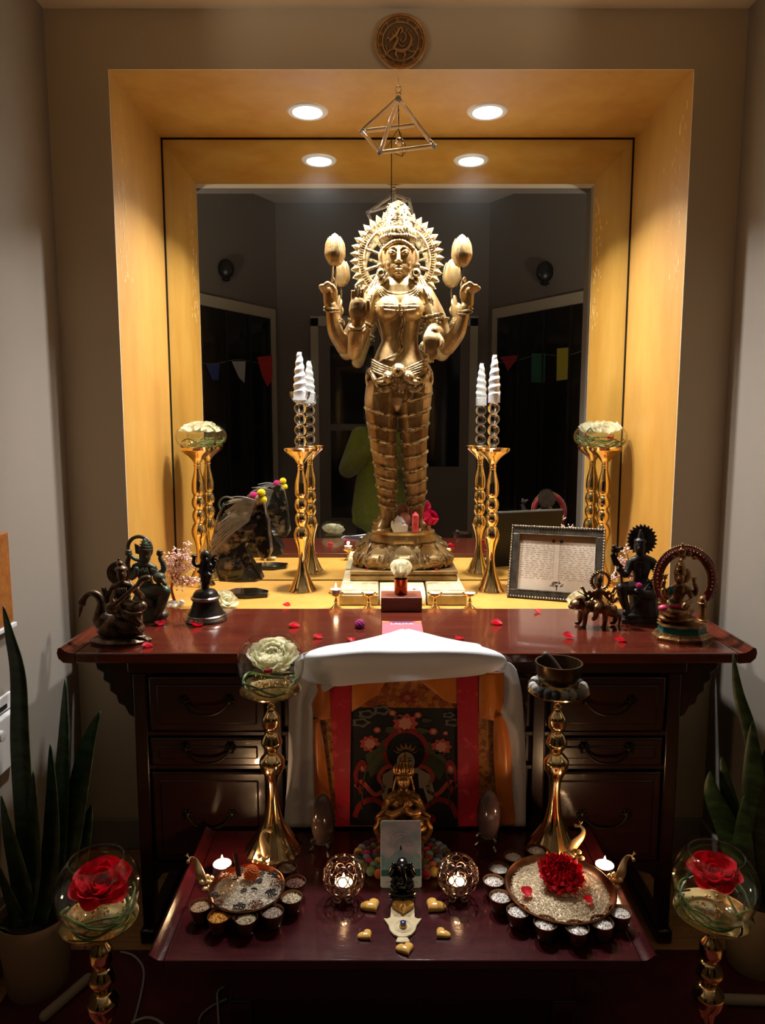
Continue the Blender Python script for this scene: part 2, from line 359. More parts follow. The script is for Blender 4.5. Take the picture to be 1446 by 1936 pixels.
# recessed downlights in the niche
def downlight(x, y, z, watts, label, col=(1, .97, .93), group='niche downlights', size=.086):
    t = thing('recessed_light', label, 'light', (x, y, z), group)
    MB().lathe([(size / 2, -.001), (size / 2 + .004, -.006), (.060 * size / .086, -.005), (.065 * size / .086, 0), (size / 2, 0)], 40, (x, y, z)).build('trim_ring', m_white, t)
    MB().solid([(size / 2, -.004), (size / 2, -.001)], 40, (x, y, z)).build('lens', M('lit_lens', (1, 1, 1, 1), emit=12, ec=(*col, 1)), t)
    l = lamp('bulb', 'AREA', (0, 0, -.008), watts, col, shape='DISK', size=size, spread=radians(122)); l.parent = t
    return t
downlight(-.288, .262, NT, LAMP_W, 'glowing recessed light in niche soffit left of the crystal pyramid')
downlight(.278, .262, NT, LAMP_W, 'glowing recessed light in niche soffit right of the crystal pyramid')
def uplighter(x, y, label):  # invented lamp out of view, added to brighten the upper walls
    t = thing('fill_lamp', label, 'added fill lamp', (x, y, 0), 'added uplighter fill lamps')
    MB().lathe([(0, 0), (.14, 0), (.14, .02), (.03, .035), (0, .035)], 32, (x, y, -.011)).build('base', m_dark, t)
    MB().tube([(x, y, .02), (x, y, 1.66)], .012, 12).build('pole', m_dark, t)
    MB().lathe([(.01, 1.64), (.06, 1.66), (.13, 1.72), (.16, 1.78), (.155, 1.78), (.125, 1.725), (.05, 1.668), (0, 1.668)], 32, (x, y, 0)).build('bowl_shade', m_dark, t)
    MB().ball((x, y, 1.70), .028).build('bulb', M('fill_bulb', (1, .8, .6, 1), emit=3), t)
    l = lamp('fill_light', 'SPOT', (0, 0, 1.76), FILL_W, (1, .90, .77), spot_size=radians(168), spot_blend=.35, shadow_soft_size=.10); l.rotation_euler = (pi, 0, 0); l.parent = t
uplighter(-1.78, -1.62, 'unseen fill uplighter added by the left wall of the room'); uplighter(1.78, -1.62, 'unseen fill uplighter added by the right wall of the room')
# ================================================================ desk
YF = -.432                                     # front edge of the desk top
bw = .0
dk = thing('desk', 'long dark red lacquered pedestal desk with scalloped brackets below the niche', 'desk', (0, -.2, 0))
X0, X1 = -.80, .815
MB().bx(X0, X1, YF, -.003, DZ - .026, DZ).build('desk_top', m_desk, dk, bev=.004)
for sx, x in ((-1, X0), (1, X1)):              # rolled ends
    prof = [(0, DZ), (.015, DZ + .001), (.026, DZ + .007), (.033, DZ + .014), (.040, DZ + .012), (.043, DZ), (.040, DZ - .013), (.028, DZ - .024), (0, DZ - .026)]
    MB().prism([(sx * a, z) for a, z in prof], (x, YF, 0), (1, 0, 0), (0, 0, 1), (0, -YF - .003, 0)).build('rolled_end', m_desk, dk, ang=60)
BX0, BX1, BYF = -.672, .690, -.405
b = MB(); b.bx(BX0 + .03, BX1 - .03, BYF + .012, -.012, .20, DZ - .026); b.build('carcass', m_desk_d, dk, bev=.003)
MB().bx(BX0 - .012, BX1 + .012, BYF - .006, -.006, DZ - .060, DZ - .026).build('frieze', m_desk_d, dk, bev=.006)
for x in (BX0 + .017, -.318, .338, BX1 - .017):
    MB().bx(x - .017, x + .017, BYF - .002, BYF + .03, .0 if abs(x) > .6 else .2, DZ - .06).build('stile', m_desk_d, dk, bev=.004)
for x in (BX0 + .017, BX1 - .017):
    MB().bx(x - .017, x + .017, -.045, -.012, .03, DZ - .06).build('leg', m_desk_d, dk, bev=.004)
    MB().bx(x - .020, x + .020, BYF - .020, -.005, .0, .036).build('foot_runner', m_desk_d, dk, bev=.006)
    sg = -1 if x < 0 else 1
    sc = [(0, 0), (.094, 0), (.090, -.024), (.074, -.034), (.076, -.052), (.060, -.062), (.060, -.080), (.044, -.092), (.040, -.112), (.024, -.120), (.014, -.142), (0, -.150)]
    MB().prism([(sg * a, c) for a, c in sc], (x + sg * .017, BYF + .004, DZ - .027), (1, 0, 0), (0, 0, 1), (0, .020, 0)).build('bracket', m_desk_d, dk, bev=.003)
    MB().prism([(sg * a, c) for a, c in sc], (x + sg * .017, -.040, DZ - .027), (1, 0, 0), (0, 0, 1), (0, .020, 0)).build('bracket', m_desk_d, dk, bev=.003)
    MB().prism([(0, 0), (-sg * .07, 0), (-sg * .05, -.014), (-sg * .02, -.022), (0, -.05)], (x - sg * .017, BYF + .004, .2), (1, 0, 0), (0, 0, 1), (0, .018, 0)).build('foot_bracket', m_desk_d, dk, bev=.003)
def pull(x, z, parent, w=.056):
    g = MB()
    for s_ in (-1, 1):
        g.ball((x + s_ * w, BYF - .020, z), (.009, .005, .009), 10, 6)
        for k in range(6): a = k * pi / 3; g.ball((x + s_ * w + .010 * cos(a), BYF - .016, z + .010 * sin(a)), .0045, 8, 5)
    g.tube([(x + w * q, BYF - .022 - .010 * (1 - q * q), z - .030 * (1 - abs(q) ** 3)) for q in [i / 10 - 1 for i in range(21)]], .0034, 8)
    g.build('handle', m_brass2_d, parent)
m_brass2_d = M('dark_handle_brass', H(34, 25, 19), .45, .7)
def drawer(x0, x1, z0, z1, h=True):
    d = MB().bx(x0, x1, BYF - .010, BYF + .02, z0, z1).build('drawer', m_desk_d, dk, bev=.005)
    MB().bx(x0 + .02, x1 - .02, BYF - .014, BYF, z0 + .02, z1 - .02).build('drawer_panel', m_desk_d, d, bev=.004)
    if h: pull((x0 + x1) / 2, (z0 + z1) / 2 + .012, d)
for a, b_ in ((BX0 + .042, -.343), (.363, BX1 - .042)):
    drawer(a, b_, .567, .708); drawer(a, b_, .477, .550); drawer(a, b_, .222, .460)
xs = [-.293, -.125, .145, .313]
for i in range(3):
    for z0, z1 in ((.640, .706), (.567, .630), (.477, .550), (.222, .460)):
        drawer(xs[i] + .006, xs[i + 1] - .006, z0, z1, False)
for z in (.208, .470, .558): MB().bx(BX0 + .03, BX1 - .03, BYF - .001, BYF + .02, z - .006, z + .006).build('rail', m_desk_d, dk, bev=.002)
# ================================================================ low table
LZ = .33; LY0, LY1, LX0, LX1 = -.886, -.455, -.462, .432
lt = thing('low_table', 'low dark red lacquered table with upturned ends in front of the desk', 'table', (0, -.67, 0))
MB().bx(LX0, LX1, LY0, LY1, LZ - .020, LZ).build('table_top', m_low, lt, bev=.003)
for sx, x in ((-1, LX0), (1, LX1)):
    prof = [(0, LZ), (.010, LZ + .001), (.018, LZ + .006), (.024, LZ + .011), (.029, LZ + .009), (.031, LZ - .001), (.028, LZ - .011), (.018, LZ - .019), (0, LZ - .020)]
    MB().prism([(sx * a, z) for a, z in prof], (x, LY0, 0), (1, 0, 0), (0, 0, 1), (0, LY1 - LY0, 0)).build('rolled_end', m_low, lt, ang=60)
MB().bx(LX0 + .12, LX1 - .12, LY0 + .03, LY1 - .02, .22, LZ - .02).build('apron', m_desk_d, lt, bev=.004)
for x in (LX0 + .135, LX1 - .135):
    for y in (LY0 + .045, LY1 - .035): MB().box((x, y, .1155), (.045, .03, .209)).build('leg', m_desk_d, lt, bev=.004)
    MB().bx(x - .024, x + .024, LY0 + .03, LY1 - .02, .011, .045).build('foot_runner', m_desk_d, lt, bev=.004)
MB().bx(LX0 + .155, LX1 - .155, LY0 + .040, LY0 + .055, .03, .22).build('front_panel', m_desk_d, lt, bev=.003)
# ================================================================ painted scroll with brocade, and the silk scarf
YS = YF - .006
def sp(px, py, d=0): return at_y(px, py, YS - .004 - d)
m_ybroc = M('gold_brocade', H(176, 112, 28), .45, c2=H(120, 62, 18), vs=70, lo=.48, hi=.56, sheen=.3)
m_orange = M('orange_silk', H(214, 122, 18), .32, c2=H(192, 98, 10), vs=9, sheen=.5)
m_redb = M('red_brocade', H(178, 14, 38), .36, c2=H(206, 50, 70), vs=38, lo=.58, hi=.63, sheen=.3)
m_paint = M('thangka_ground', H(20, 20, 26), .6)
tk = thing('scroll_painting', 'hanging temple scroll in gold brocade with red ribbons on the desk front', 'scroll', sp(765, 1560))
def panel(name, quad, d, mat, parent=tk, th=.0012):
    P = [sp(x, y, d) for x, y in quad]; n = V((0, -th, 0))
    return MB().add(P + [p + n for p in P], [(0, 1, 2, 3), (7, 6, 5, 4), (0, 4, 5, 1), (1, 5, 6, 2), (2, 6, 7, 3), (3, 7, 4, 0)]).build(name, mat, parent, smooth=False)
panel('brocade_ground', ((594, 1262), (952, 1262), (948, 1562), (600, 1562)), 0, m_ybroc)
pt = panel('painting', ((665, 1338), (866, 1340), (866, 1564), (660, 1560)), .003, m_paint)
cols = dict(cloud=M('cloud_grey', H(104, 98, 92), .7), coral=M('coral_pink', H(186, 74, 62), .7), red=M('vermilion', H(140, 28, 30), .7), green=M('olive_leaf', H(70, 74, 44), .7), cream=M('cream_paint', H(176, 158, 132), .7), dark=M('ink_blue', H(16, 18, 24), .7), gold=M('gold_ochre', H(150, 98, 46), .7), pink=M('pale_pink', H(206, 140, 120), .7))
def motif(name, col, poly, d=.0052, parent=pt):
    P = [sp(x, y, d) for x, y in poly]; n = len(P)
    return MB().add(P + [p - V((0, .0004, 0)) for p in P], [tuple(range(n)), tuple(range(n, 2 * n))[::-1]] + [(k, (k + 1) % n, n + (k + 1) % n, n + k) for k in range(n)]).build(name, cols[col], parent, smooth=False)
def disc(cx, cy, rx, ry, n=22, lob=0, amp=0, a0=0): return [(cx + rx * cos(t) * (1 + amp * cos(lob * t)), cy + ry * sin(t) * (1 + amp * cos(lob * t))) for t in [a0 + 2 * pi * k / n for k in range(n)]]
for x, y, s_ in ((693, 1350, 13), (722, 1343, 14), (682, 1366, 14), (855, 1366, 12), (848, 1352, 9)):
    motif('painted_cloud', 'cloud', disc(x, y, s_ * 1.2, s_ * .6, 30, 5, .16)); motif('painted_cloud', 'dark', disc(x, y, s_ * .7, s_ * .3, 20, 5, .1), .0058)
for x, y, s_ in ((766, 1368, 22), (699, 1406, 18), (834, 1412, 18), (713, 1380, 7), (819, 1383, 8), (742, 1348, 7), (790, 1352, 7), (851, 1454, 11), (688, 1452, 9), (842, 1386, 5)):
    motif('painted_flower', 'coral', disc(x, y, s_, s_ * .8, 36, 9, .14)); motif('painted_flower', 'pink', disc(x, y, s_ * .55, s_ * .5, 28, 7, .15), .0058)
for x, y, a, b_ in ((740, 1380, 13, 6), (796, 1382, 13, 6), (716, 1418, 16, 7), (823, 1424, 15, 7), (752, 1356, 9, 4), (806, 1362, 9, 4)): motif('painted_leaf', 'green', disc(x, y, a, b_, 20, 3, .15))
motif('painted_hill', 'green', [(690, 1428), (728, 1396), (748, 1410), (744, 1440), (700, 1470)], .0047); motif('painted_hill', 'green', [(846, 1440), (812, 1402), (790, 1410), (790, 1440), (832, 1476)], .0047)
motif('halo_ring', 'red', disc(767, 1420, 44, 44, 44)); motif('halo_field', 'dark', disc(767, 1422, 36, 36, 40), .0058)
for k in range(7): t = radians(200 + k * 23.5); motif('crown_leaf', 'gold', [(767 + 14 * cos(t) - 4, 1428 + 12 * sin(t)), (767 + 26 * cos(t), 1426 + 22 * sin(t)), (767 + 14 * cos(t) + 4, 1428 + 12 * sin(t))], .0062)
motif('painted_face', 'cream', disc(767, 1440, 17, 18, 28), .0066)
for sx in (-1, 1): motif('painted_eye', 'dark', disc(767 + sx * 7, 1438, 4.5, 1.3, 12), .0070); motif('painted_brow', 'dark', disc(767 + sx * 7, 1433, 5.5, .8, 12), .0070)
motif('painted_mouth', 'red', disc(767, 1451, 4, 1.6, 12), .0070)
motif('painted_robe', 'cream', [(724, 1464), (745, 1452), (790, 1452), (812, 1464), (822, 1500), (812, 1526), (800, 1490), (734, 1490), (728, 1520), (720, 1500)], .0058)
motif('painted_robe', 'dark', [(744, 1462), (790, 1462), (796, 1540), (738, 1540)], .0064)
def band(name, col, pts, w_, d=.006):
    Q = cr([(x, y, 0) for x, y in pts], 6); l = []; r_ = []
    for i, q in enumerate(Q):
        t = (Q[min(i + 1, len(Q) - 1)] - Q[max(i - 1, 0)]).normalized(); nrm = V((-t.y, t.x, 0)) * w_
        l.append((q.x + nrm.x, q.y + nrm.y)); r_.append((q.x - nrm.x, q.y - nrm.y))
    m = MB(); n = len(Q); m.add([sp(a, b, d) for a, b in l] + [sp(a, b, d) for a, b in r_], [(k, k + 1, n + k + 1, n + k) for k in range(n - 1)]); m.build(name, cols[col], pt, smooth=False, solid=.0004)
for sgn in (-1, 1):
    fx = lambda x: 767 + sgn * (x - 767)
    band('painted_sash', 'coral', [(fx(786), 1448), (fx(806), 1452), (fx(818), 1470), (fx(808), 1490), (fx(826), 1502), (fx(850), 1478), (fx(862), 1488)], 4)
    band('painted_sash', 'red', [(fx(800), 1530), (fx(826), 1512), (fx(852), 1520), (fx(864), 1545)], 5)
    band('painted_sash', 'red', [(fx(842), 1456), (fx(850), 1440), (fx(862), 1466), (fx(850), 1500)], 4)
    band('painted_stem', 'green', [(fx(790), 1408), (fx(826), 1432), (fx(846), 1470), (fx(850), 1530)], 1.6)
for k in range(5): motif('lotus_petal', 'red', disc(722 + k * 22, 1548, 14, 10, 18), .0058)
panel('brocade_heading', ((665, 1278), (866, 1278), (866, 1339), (665, 1337)), .002, M('heading_brocade', H(176, 108, 40), .5, c2=H(140, 70, 28), vs=55, lo=.49, hi=.53))
motif('heading_flower', 'red', disc(770, 1319, 15, 11, 36, 8, .25), .004, tk); motif('heading_flower', 'gold', disc(770, 1319, 6, 5, 20), .0048, tk)
for x0, y, w_ in ((690, 1318, 22), (718, 1328, 18), (838, 1326, 20), (815, 1304, 22), (722, 1300, 22)):
    for k in range(3): b2 = [(x0 + (w_ - k * 6) * cos(t), y - (w_ - k * 6) * .6 * sin(t)) for t in [pi * j / 8 for j in range(9)]]; m = MB(); m.tube([sp(a, c, .0036) for a, c in b2], .0006, 5); m.build('heading_scroll', cols['red'], tk)
panel('red_ribbon', ((623, 1272), (664, 1272), (661, 1562), (636, 1563)), .008, m_redb); panel('red_ribbon', ((864, 1272), (903, 1272), (906, 1562), (866, 1562)), .008, m_redb)
def drape(name, rows, mat, parent, n=6, m=6, solid=.0012):
    return MB().sheet([[sp(*p) for p in r_] for r_ in rows], n, m).build(name, mat, parent, solid=solid, ang=80)
drape('silk_curtain', [[(905, 1272, .006), (920, 1272, .014), (938, 1272, .010), (953, 1272, .016)], [(905, 1330, .008), (922, 1325, .018), (938, 1330, .010), (952, 1322, .014)], [(906, 1356, .008), (922, 1360, .014), (936, 1362, .012), (946, 1352, .010)]], m_orange, tk)
drape('silk_curtain', [[(934, 1356, .012), (940, 1354, .016), (945, 1352, .018), (948, 1350, .012)], [(932, 1390, .010), (942, 1394, .018), (954, 1394, .018), (966, 1392, .008)], [(934, 1450, .010), (944, 1450, .016), (956, 1450, .020), (966, 1448, .010)], [(940, 1510, .008), (950, 1510, .016), (960, 1510, .012), (970, 1510, .010)], [(948, 1561, .008), (958, 1561, .014), (968, 1561, .010), (978, 1561, .010)]], m_orange, tk)
drape('silk_curtain', [[(664, 1280, .006), (690, 1280, .012), (716, 1280, .010), (742, 1280, .006)], [(664, 1320, .007), (684, 1308, .014), (704, 1298, .010), (730, 1288, .006)], [(664, 1346, .006), (680, 1336, .012), (696, 1324, .010), (715, 1312, .006)]], m_orange, tk)
drape('silk_curtain', [[(790, 1280, .006), (820, 1280, .012), (845, 1280, .010), (866, 1280, .006)], [(800, 1292, .007), (824, 1302, .014), (846, 1306, .010), (866, 1302, .006)], [(826, 1312, .006), (838, 1322, .012), (850, 1328, .010), (866, 1330, .006)]], m_orange, tk)
drape('silk_curtain', [[(592, 1296, .006), (604, 1290, .016), (614, 1290, .010), (626, 1290, .006)], [(590, 1330, .008), (602, 1326, .018), (614, 1332, .012), (626, 1330, .006)], [(594, 1356, .007), (604, 1360, .014), (614, 1360, .012), (626, 1358, .006)]], m_orange, tk)
drape('silk_curtain', [[(592, 1360, .008), (597, 1360, .012), (601, 1360, .014), (604, 1360, .008)], [(594, 1420, .008), (600, 1420, .014), (608, 1420, .012), (614, 1420, .008)], [(595, 1500, .008), (604, 1500, .014), (614, 1500, .010), (624, 1500, .006)], [(600, 1561, .008), (608, 1561, .012), (618, 1561, .010), (630, 1561, .006)]], m_orange, tk)
# white scarf: a fold lying on the desk, a band over the edge, two tails
sc_ = thing('silk_scarf', 'long white silk scarf folded over the desk edge above the hanging scroll', 'scarf', at_y(765, 1215, YF))
def dz(px, py, h=.0): return on_z(px, py, DZ + .003 + h)
MB().sheet([[dz(655, 1216), dz(700, 1206, .010), dz(735, 1197, .008), dz(765, 1189), dz(800, 1196, .006), dz(840, 1206, .008), dz(880, 1214)],
            [dz(640, 1222, .004), dz(690, 1216, .016), dz(730, 1213, .010), dz(765, 1211, .004), dz(805, 1211, .012), dz(850, 1214, .012), dz(905, 1218, .004)],
            [dz(628, 1232, .002), dz(690, 1230, .010), dz(730, 1230, .006), dz(765, 1228, .004), dz(805, 1228, .006), dz(850, 1228, .008), dz(915, 1228, .002)]], 6, 6).build('top_fold', m_white_silk, sc_, solid=.0012, ang=80)
MB().sheet([[dz(572, 1236, .004), dz(620, 1221, .010), dz(690, 1213, .020), dz(760, 1216, .022), dz(830, 1216, .018), dz(890, 1218, .014), dz(940, 1232, .006)],
            [sp(560, 1244, .012), sp(615, 1238, .020), sp(690, 1232, .026), sp(760, 1234, .028), sp(830, 1232, .026), sp(895, 1232, .022), sp(952, 1240, .012)],
            [sp(556, 1262, .016), sp(612, 1262, .022), sp(690, 1262, .022), sp(760, 1262, .024), sp(830, 1260, .022), sp(900, 1256, .026), sp(958, 1250, .016)],
            [sp(560, 1284, .014), sp(622, 1292, .018), sp(690, 1288, .016), sp(760, 1284, .018), sp(830, 1278, .018), sp(900, 1272, .016), sp(955, 1264, .014)],
            [sp(575, 1286, .012), sp(632, 1297, .015), sp(690, 1292, .014), sp(760, 1288, .016), sp(830, 1283, .016), sp(900, 1277, .014), sp(950, 1265, .012)]], 7, 6).build('front_band', m_white_silk, sc_, solid=.0012, ang=80)
def tail(rows): MB().sheet([[sp(*p) for p in r_] for r_ in rows], 5, 7).build('tail', m_white_silk, sc_, solid=.0012, ang=80)
tail([[(548, 1276, .012), (566, 1280, .018), (590, 1286, .010), (612, 1294, .016), (632, 1297, .012)], [(546, 1320, .010), (562, 1324, .018), (574, 1326, .008), (584, 1326, .016), (594, 1324, .010)],
      [(546, 1360, .008), (558, 1366, .018), (572, 1366, .008), (584, 1364, .014), (592, 1350, .008)], [(544, 1460, .008), (554, 1460, .018), (568, 1460, .008), (582, 1460, .014), (594, 1460, .008)], [(536, 1563, .008), (550, 1564, .018), (566, 1564, .008), (580, 1564, .014), (598, 1562, .006)]])
tail([[(940, 1262, .010), (950, 1258, .014), (960, 1252, .018), (968, 1256, .014), (976, 1266, .008)], [(950, 1300, .006), (962, 1300, .010), (972, 1300, .020), (982, 1300, .016), (986, 1310, .008)],
      [(944, 1360, .006), (958, 1370, .010), (974, 1370, .020), (984, 1370, .016), (990, 1370, .008)], [(962, 1440, .005), (970, 1450, .010), (980, 1450, .018), (988, 1450, .018), (994, 1450, .008)], [(968, 1561, .005), (975, 1562, .010), (982, 1562, .014), (988, 1562, .014), (993, 1562, .008)]])
# ================================================================ the big four-armed statue
SY = .350
st = thing('goddess_statue', 'tall golden bronze four-armed standing goddess statue in front of the mirror', 'statue', at_y(760, 1097, SY))
f = Fig(SY, 755, 740)
# legs
f.L([(722, 735), (719, 770, -3), (724, 835, -9), (729, 880, 0), (731, 925, 4), (732, 965, 3), (733, 985, 2)], [31, 30, 25, 23, 19, 13, 13])
f.L([(786, 735), (783, 770, -3), (784, 830, -9), (785, 880, 0), (788, 925, 4), (789, 965, 3), (790, 985, 2)], [32, 31, 24, 22, 18, 13, 13])
for sx, x in ((-1, 724), (1, 798)):            # feet with toes
    f.L([(x + 6 * -sx, 986, 4), (x, 991, -12), (x - sx * -5, 1000, -24)], [12, 11, 9], flat=.8)
    for k in range(5): f.L([(x - 9 + k * 5, 1002, -26), (x - 10 + k * 5.4, 1005, -36 + abs(k - (1 if sx < 0 else 3)) * 2)], [3.4, 3.0])
# hips, belly, chest
f.L([(755, 738), (756, 716), (754, 695), (754, 672), (756, 645), (756, 622), (755, 595), (755, 572), (755, 556)], [44, 54, 54, 44, 34, 36, 42, 46, 38], seg=24, flat=.62)
f.B((731, 706, 0), (34, 30, 30)); f.B((783, 706, 0), (34, 30, 30))
f.B((733, 583, -24), (22, 20, 22), 20, 14); f.B((779, 583, -24), (22, 20, 22), 20, 14)
f.L([(716, 556, 0), (755, 550, 2), (796, 556, 0)], [17, 19, 17])
f.L([(755, 560, 4), (755, 530, 0)], [19, 18])
# head
f.B((753.5, 486, -4), (31, 31, 37), 24, 16); f.B((753.5, 505, -10), (24, 22, 17), 20, 12)
f.B((753.5, 517, -22), (9, 8, 6))
f.build_head = True
# rear arms
f.L([(707, 556, 10), (683, 600, 18), (662, 634, 14), (650, 655, 6)], [16, 16, 15, 15])
f.L([(650, 655, 6), (634, 628, -8), (628, 600, -16), (626, 578, -20)], [15, 14, 11, 10])
f.L([(804, 556, 10), (826, 600, 18), (836, 634, 14), (845, 657, 6)], [16, 17, 16, 15])
f.L([(845, 657, 6), (864, 630, -8), (874, 604, -16), (879, 582, -20)], [15, 15, 11, 10])
# front arms
f.L([(708, 560, -6), (690, 610, -10), (678, 645, -16), (670, 668, -22)], [16, 15, 14, 13])
f.L([(670, 668, -22), (672, 645, -40), (675, 622, -52), (676, 608, -58)], [13, 14, 12, 10])
f.L([(806, 560, -4), (814, 590, -10), (820, 616, -14), (826, 634, -20)], [15, 15, 14, 13])
f.L([(826, 634, -20), (826, 628, -44), (820, 626, -62)], [13, 12, 10])
# raised rear hands
for sx, hx in ((-1, 623), (1, 884)):
    f.L([(hx, 574, -20), (hx - sx * 1, 556, -22)], [11, 13], flat=.7)
    f.L([(hx - sx * -6, 556, -26), (hx + sx * 14, 548, -34), (hx + sx * 17, 541, -40), (hx + sx * 9, 541, -42)], [4.2, 3.9, 3.6, 3.2])
    f.L([(hx + sx * 3, 550, -28), (hx + sx * 9, 541, -40), (hx + sx * 3, 535, -44), (hx - sx * 2, 541, -40)], [4.2, 3.9, 3.6, 3.2])
    f.L([(hx - sx * 8, 552, -20), (hx - sx * 10, 538, -26), (hx - sx * 7, 528, -32)], [4.4, 4, 3.2])
    f.L([(hx - sx * 4, 552, -20), (hx - sx * 5, 538, -20), (hx - sx * 6, 526, -24)], [4.2, 3.8, 3.2])
    f.L([(hx - sx * 9, 562, -26), (hx - sx * 10, 550, -38), (hx - sx * 5, 540, -42)], [5.5, 5, 4])
f.L([(889, 552, -26), (898, 549, -32), (905, 545, -36)], [4.5, 4.5, 4])
# open right-hand palm (blessing) and hanging left hand
f.L([(677, 606, -58), (677, 590, -62), (677, 578, -63)], [13, 17, 16], flat=.45)
for k, h_ in enumerate((547, 540, 538, 543)): f.L([(666.5 + k * 6.6, 582, -63), (665.5 + k * 6.9, 560, -64), (666 + k * 6.7, h_ + 3, -66)], [2.9, 2.5, 2.1])
f.L([(690, 598, -60), (696, 586, -66), (696, 570, -70)], [6, 5, 4])
f.L([(819, 626, -62), (816, 640, -70), (815, 654, -70)], [13, 16, 14], flat=.45)
for k, h_ in enumerate((672, 684, 687, 681)): f.L([(804 + k * 6.6, 652, -70), (804.5 + k * 6.8, 668, -70), (806 + k * 6.2, h_ - 3, -66)], [2.9, 2.5, 2.1])
f.L([(829, 636, -66), (835, 646, -72), (833, 656, -74)], [5.5, 5, 4])
f.build('body', m_bronze, st, vox=.0028, sm=2)
# face: finer
h = Fig(SY, 755, 480)
for sx in (-1, 1):
    h.B((753.5 + sx * 12.5, 476, -33), (7.5, 4, 4.2)); h.B((753.5 + sx * 12.5, 478.5, -35.5), (4.6, 2.4, 1.8))
    h.L([(753.5 + sx * 3, 472, -35), (753.5 + sx * 10, 467, -34.5), (753.5 + sx * 21, 473, -29)], [1.4, 1.6, .9], n=6)
    h.L([(753.5 + sx * 5, 478, -35), (753.5 + sx * 12, 474, -37), (753.5 + sx * 21, 479, -30.5)], [.8, 1.2, .7], n=6)
    h.L([(753.5 + sx * 5, 479, -35), (753.5 + sx * 12, 482, -36.4), (753.5 + sx * 21, 479, -30.5)], [.6, .9, .6], n=6)
    h.B((753.5 + sx * 4.5, 494, -38), (3.4, 3, 2.8))
    h.L([(753.5 + sx * 31, 474, -2), (753.5 + sx * 34, 484, -2), (753.5 + sx * 32, 498, -2), (753.5 + sx * 31, 508, -4)], [4, 5, 4.5, 3.5])
    h.B((753.5 + sx * 15, 497, -21), (9, 7, 10))
h.L([(753.5, 466, -33), (753.5, 480, -37.5), (753.5, 492, -42)], [2.4, 3.4, 4.4], n=6)
h.B((753.5, 491, -41), (4.2, 5, 3.8))
h.L([(744.5, 505.5, -33), (750, 503.4, -37.5), (753.5, 504.6, -38), (757, 503.4, -37.5), (762.5, 505.5, -33)], [.8, 2.1, 1.8, 2.1, .8], n=5)
h.L([(745.5, 506.5, -33), (753.5, 510, -38), (761.5, 506.5, -33)], [.8, 3.0, .8], n=6)
h.B((753.5, 486, -5), (30, 30.5, 35), 28, 20); h.B((753.5, 506, -11), (23, 22, 16), 24, 14); h.B((753.5, 517, -23), (8.5, 8, 6))
h.build('face', m_bronze, st, vox=.0016, sm=2)
# crown
c = Fig(SY, 750, 420); prof = [(456, 32), (450, 33.5), (446, 31), (442, 28.5), (438, 29), (432, 26.5), (428, 27), (422, 24.8), (418, 25.2), (412, 22.8), (408, 23.2), (401, 20), (397, 19), (391, 14.5), (387, 8), (384, 3)]
base = c.p((752, 456, 0))
c.lathe([(0, 0)] + [(r * c.k, (456 - y) * c.k * 1.02) for y, r in prof] + [(0, (456 - 383.5) * c.k * 1.02)], 72, base, flute=lambda a, z: 1 + .025 * abs(sin(12 * a)))
rr = random.Random(2)
for k in range(240):
    y = rr.uniform(388, 454); r_ = next(r for yy, r in prof if yy <= y + 7); a = rr.uniform(0, 2 * pi)
    c.ball(base + V((cos(a) * r_ * c.k, sin(a) * r_ * c.k, (456 - y) * c.k)), rr.uniform(.8, 2.0) * c.k, 7, 5)
for k in range(40): a = 2 * pi * k / 40; c.ball(base + V((cos(a) * 34 * c.k, sin(a) * 34 * c.k, 3 * c.k)), 2.6 * c.k, 8, 6)
for y in (446, 433, 423, 413, 403):
    r_ = next(r for yy, r in prof if yy <= y + 3); c.torus(base + V((0, 0, (456 - y) * c.k)), r_ * c.k * 1.01, 1.4 * c.k, seg=40)
for k in range(17):  # raised crest leaves on the front
    a = pi + pi * k / 16; c.ball(base + V((cos(a) * 31 * c.k, sin(a) * 31 * c.k, 13 * c.k)), (4 * c.k, 4 * c.k, 8 * c.k), 8, 6)
c.build('crown', m_bronze_o, st)
hr = Fig(SY, 755, 480)
for k in range(11): t = k / 10; hr.B((726 + 55 * t, 470 - 15 * sin(pi * t), -22 - 9 * sin(pi * t)), 4.5, 8, 6)
hr.build('hair', m_bronze, st, vox=.002, sm=1)
# halo ring with flame petals
ha = thing_part = None
g = Fig(SY + .05, 750, 491); ctr = g.p((750.5, 491, 0)); k_ = g.k
def ringpt(r, a): return ctr + V((r * k_ * cos(a), 0, r * k_ * sin(a)))
g.torus(ctr, 62 * k_, 3.2 * k_, (0, 1, 0), 72, 8); g.torus(ctr, 74 * k_, 2.6 * k_, (0, 1, 0), 72, 8)
def annulus(r0, r1, th): g.add([ringpt(r, 2 * pi * q / 72) + V((0, dy, 0)) for r, dy in ((r0, -th), (r1, -th), (r1, th), (r0, th)) for q in range(72)], [(a * 72 + q, a * 72 + (q + 1) % 72, ((a + 1) % 4) * 72 + (q + 1) % 72, ((a + 1) % 4) * 72 + q) for a in range(4) for q in range(72)])
annulus(60, 75, 2 * k_)
for q in range(96): a = 2 * pi * q / 96; g.tube([ringpt(65, a) + V((0, -2.5 * k_, 0)), ringpt(72, a) + V((0, -2.5 * k_, 0))], .9 * k_, 5)
for q in range(10): a = 2 * pi * (q + .5) / 10; g.tube([ringpt(30, a), ringpt(61, a)], [2.5 * k_, 3.5 * k_], 8)
halo = g.build('halo', m_bronze_o, st)
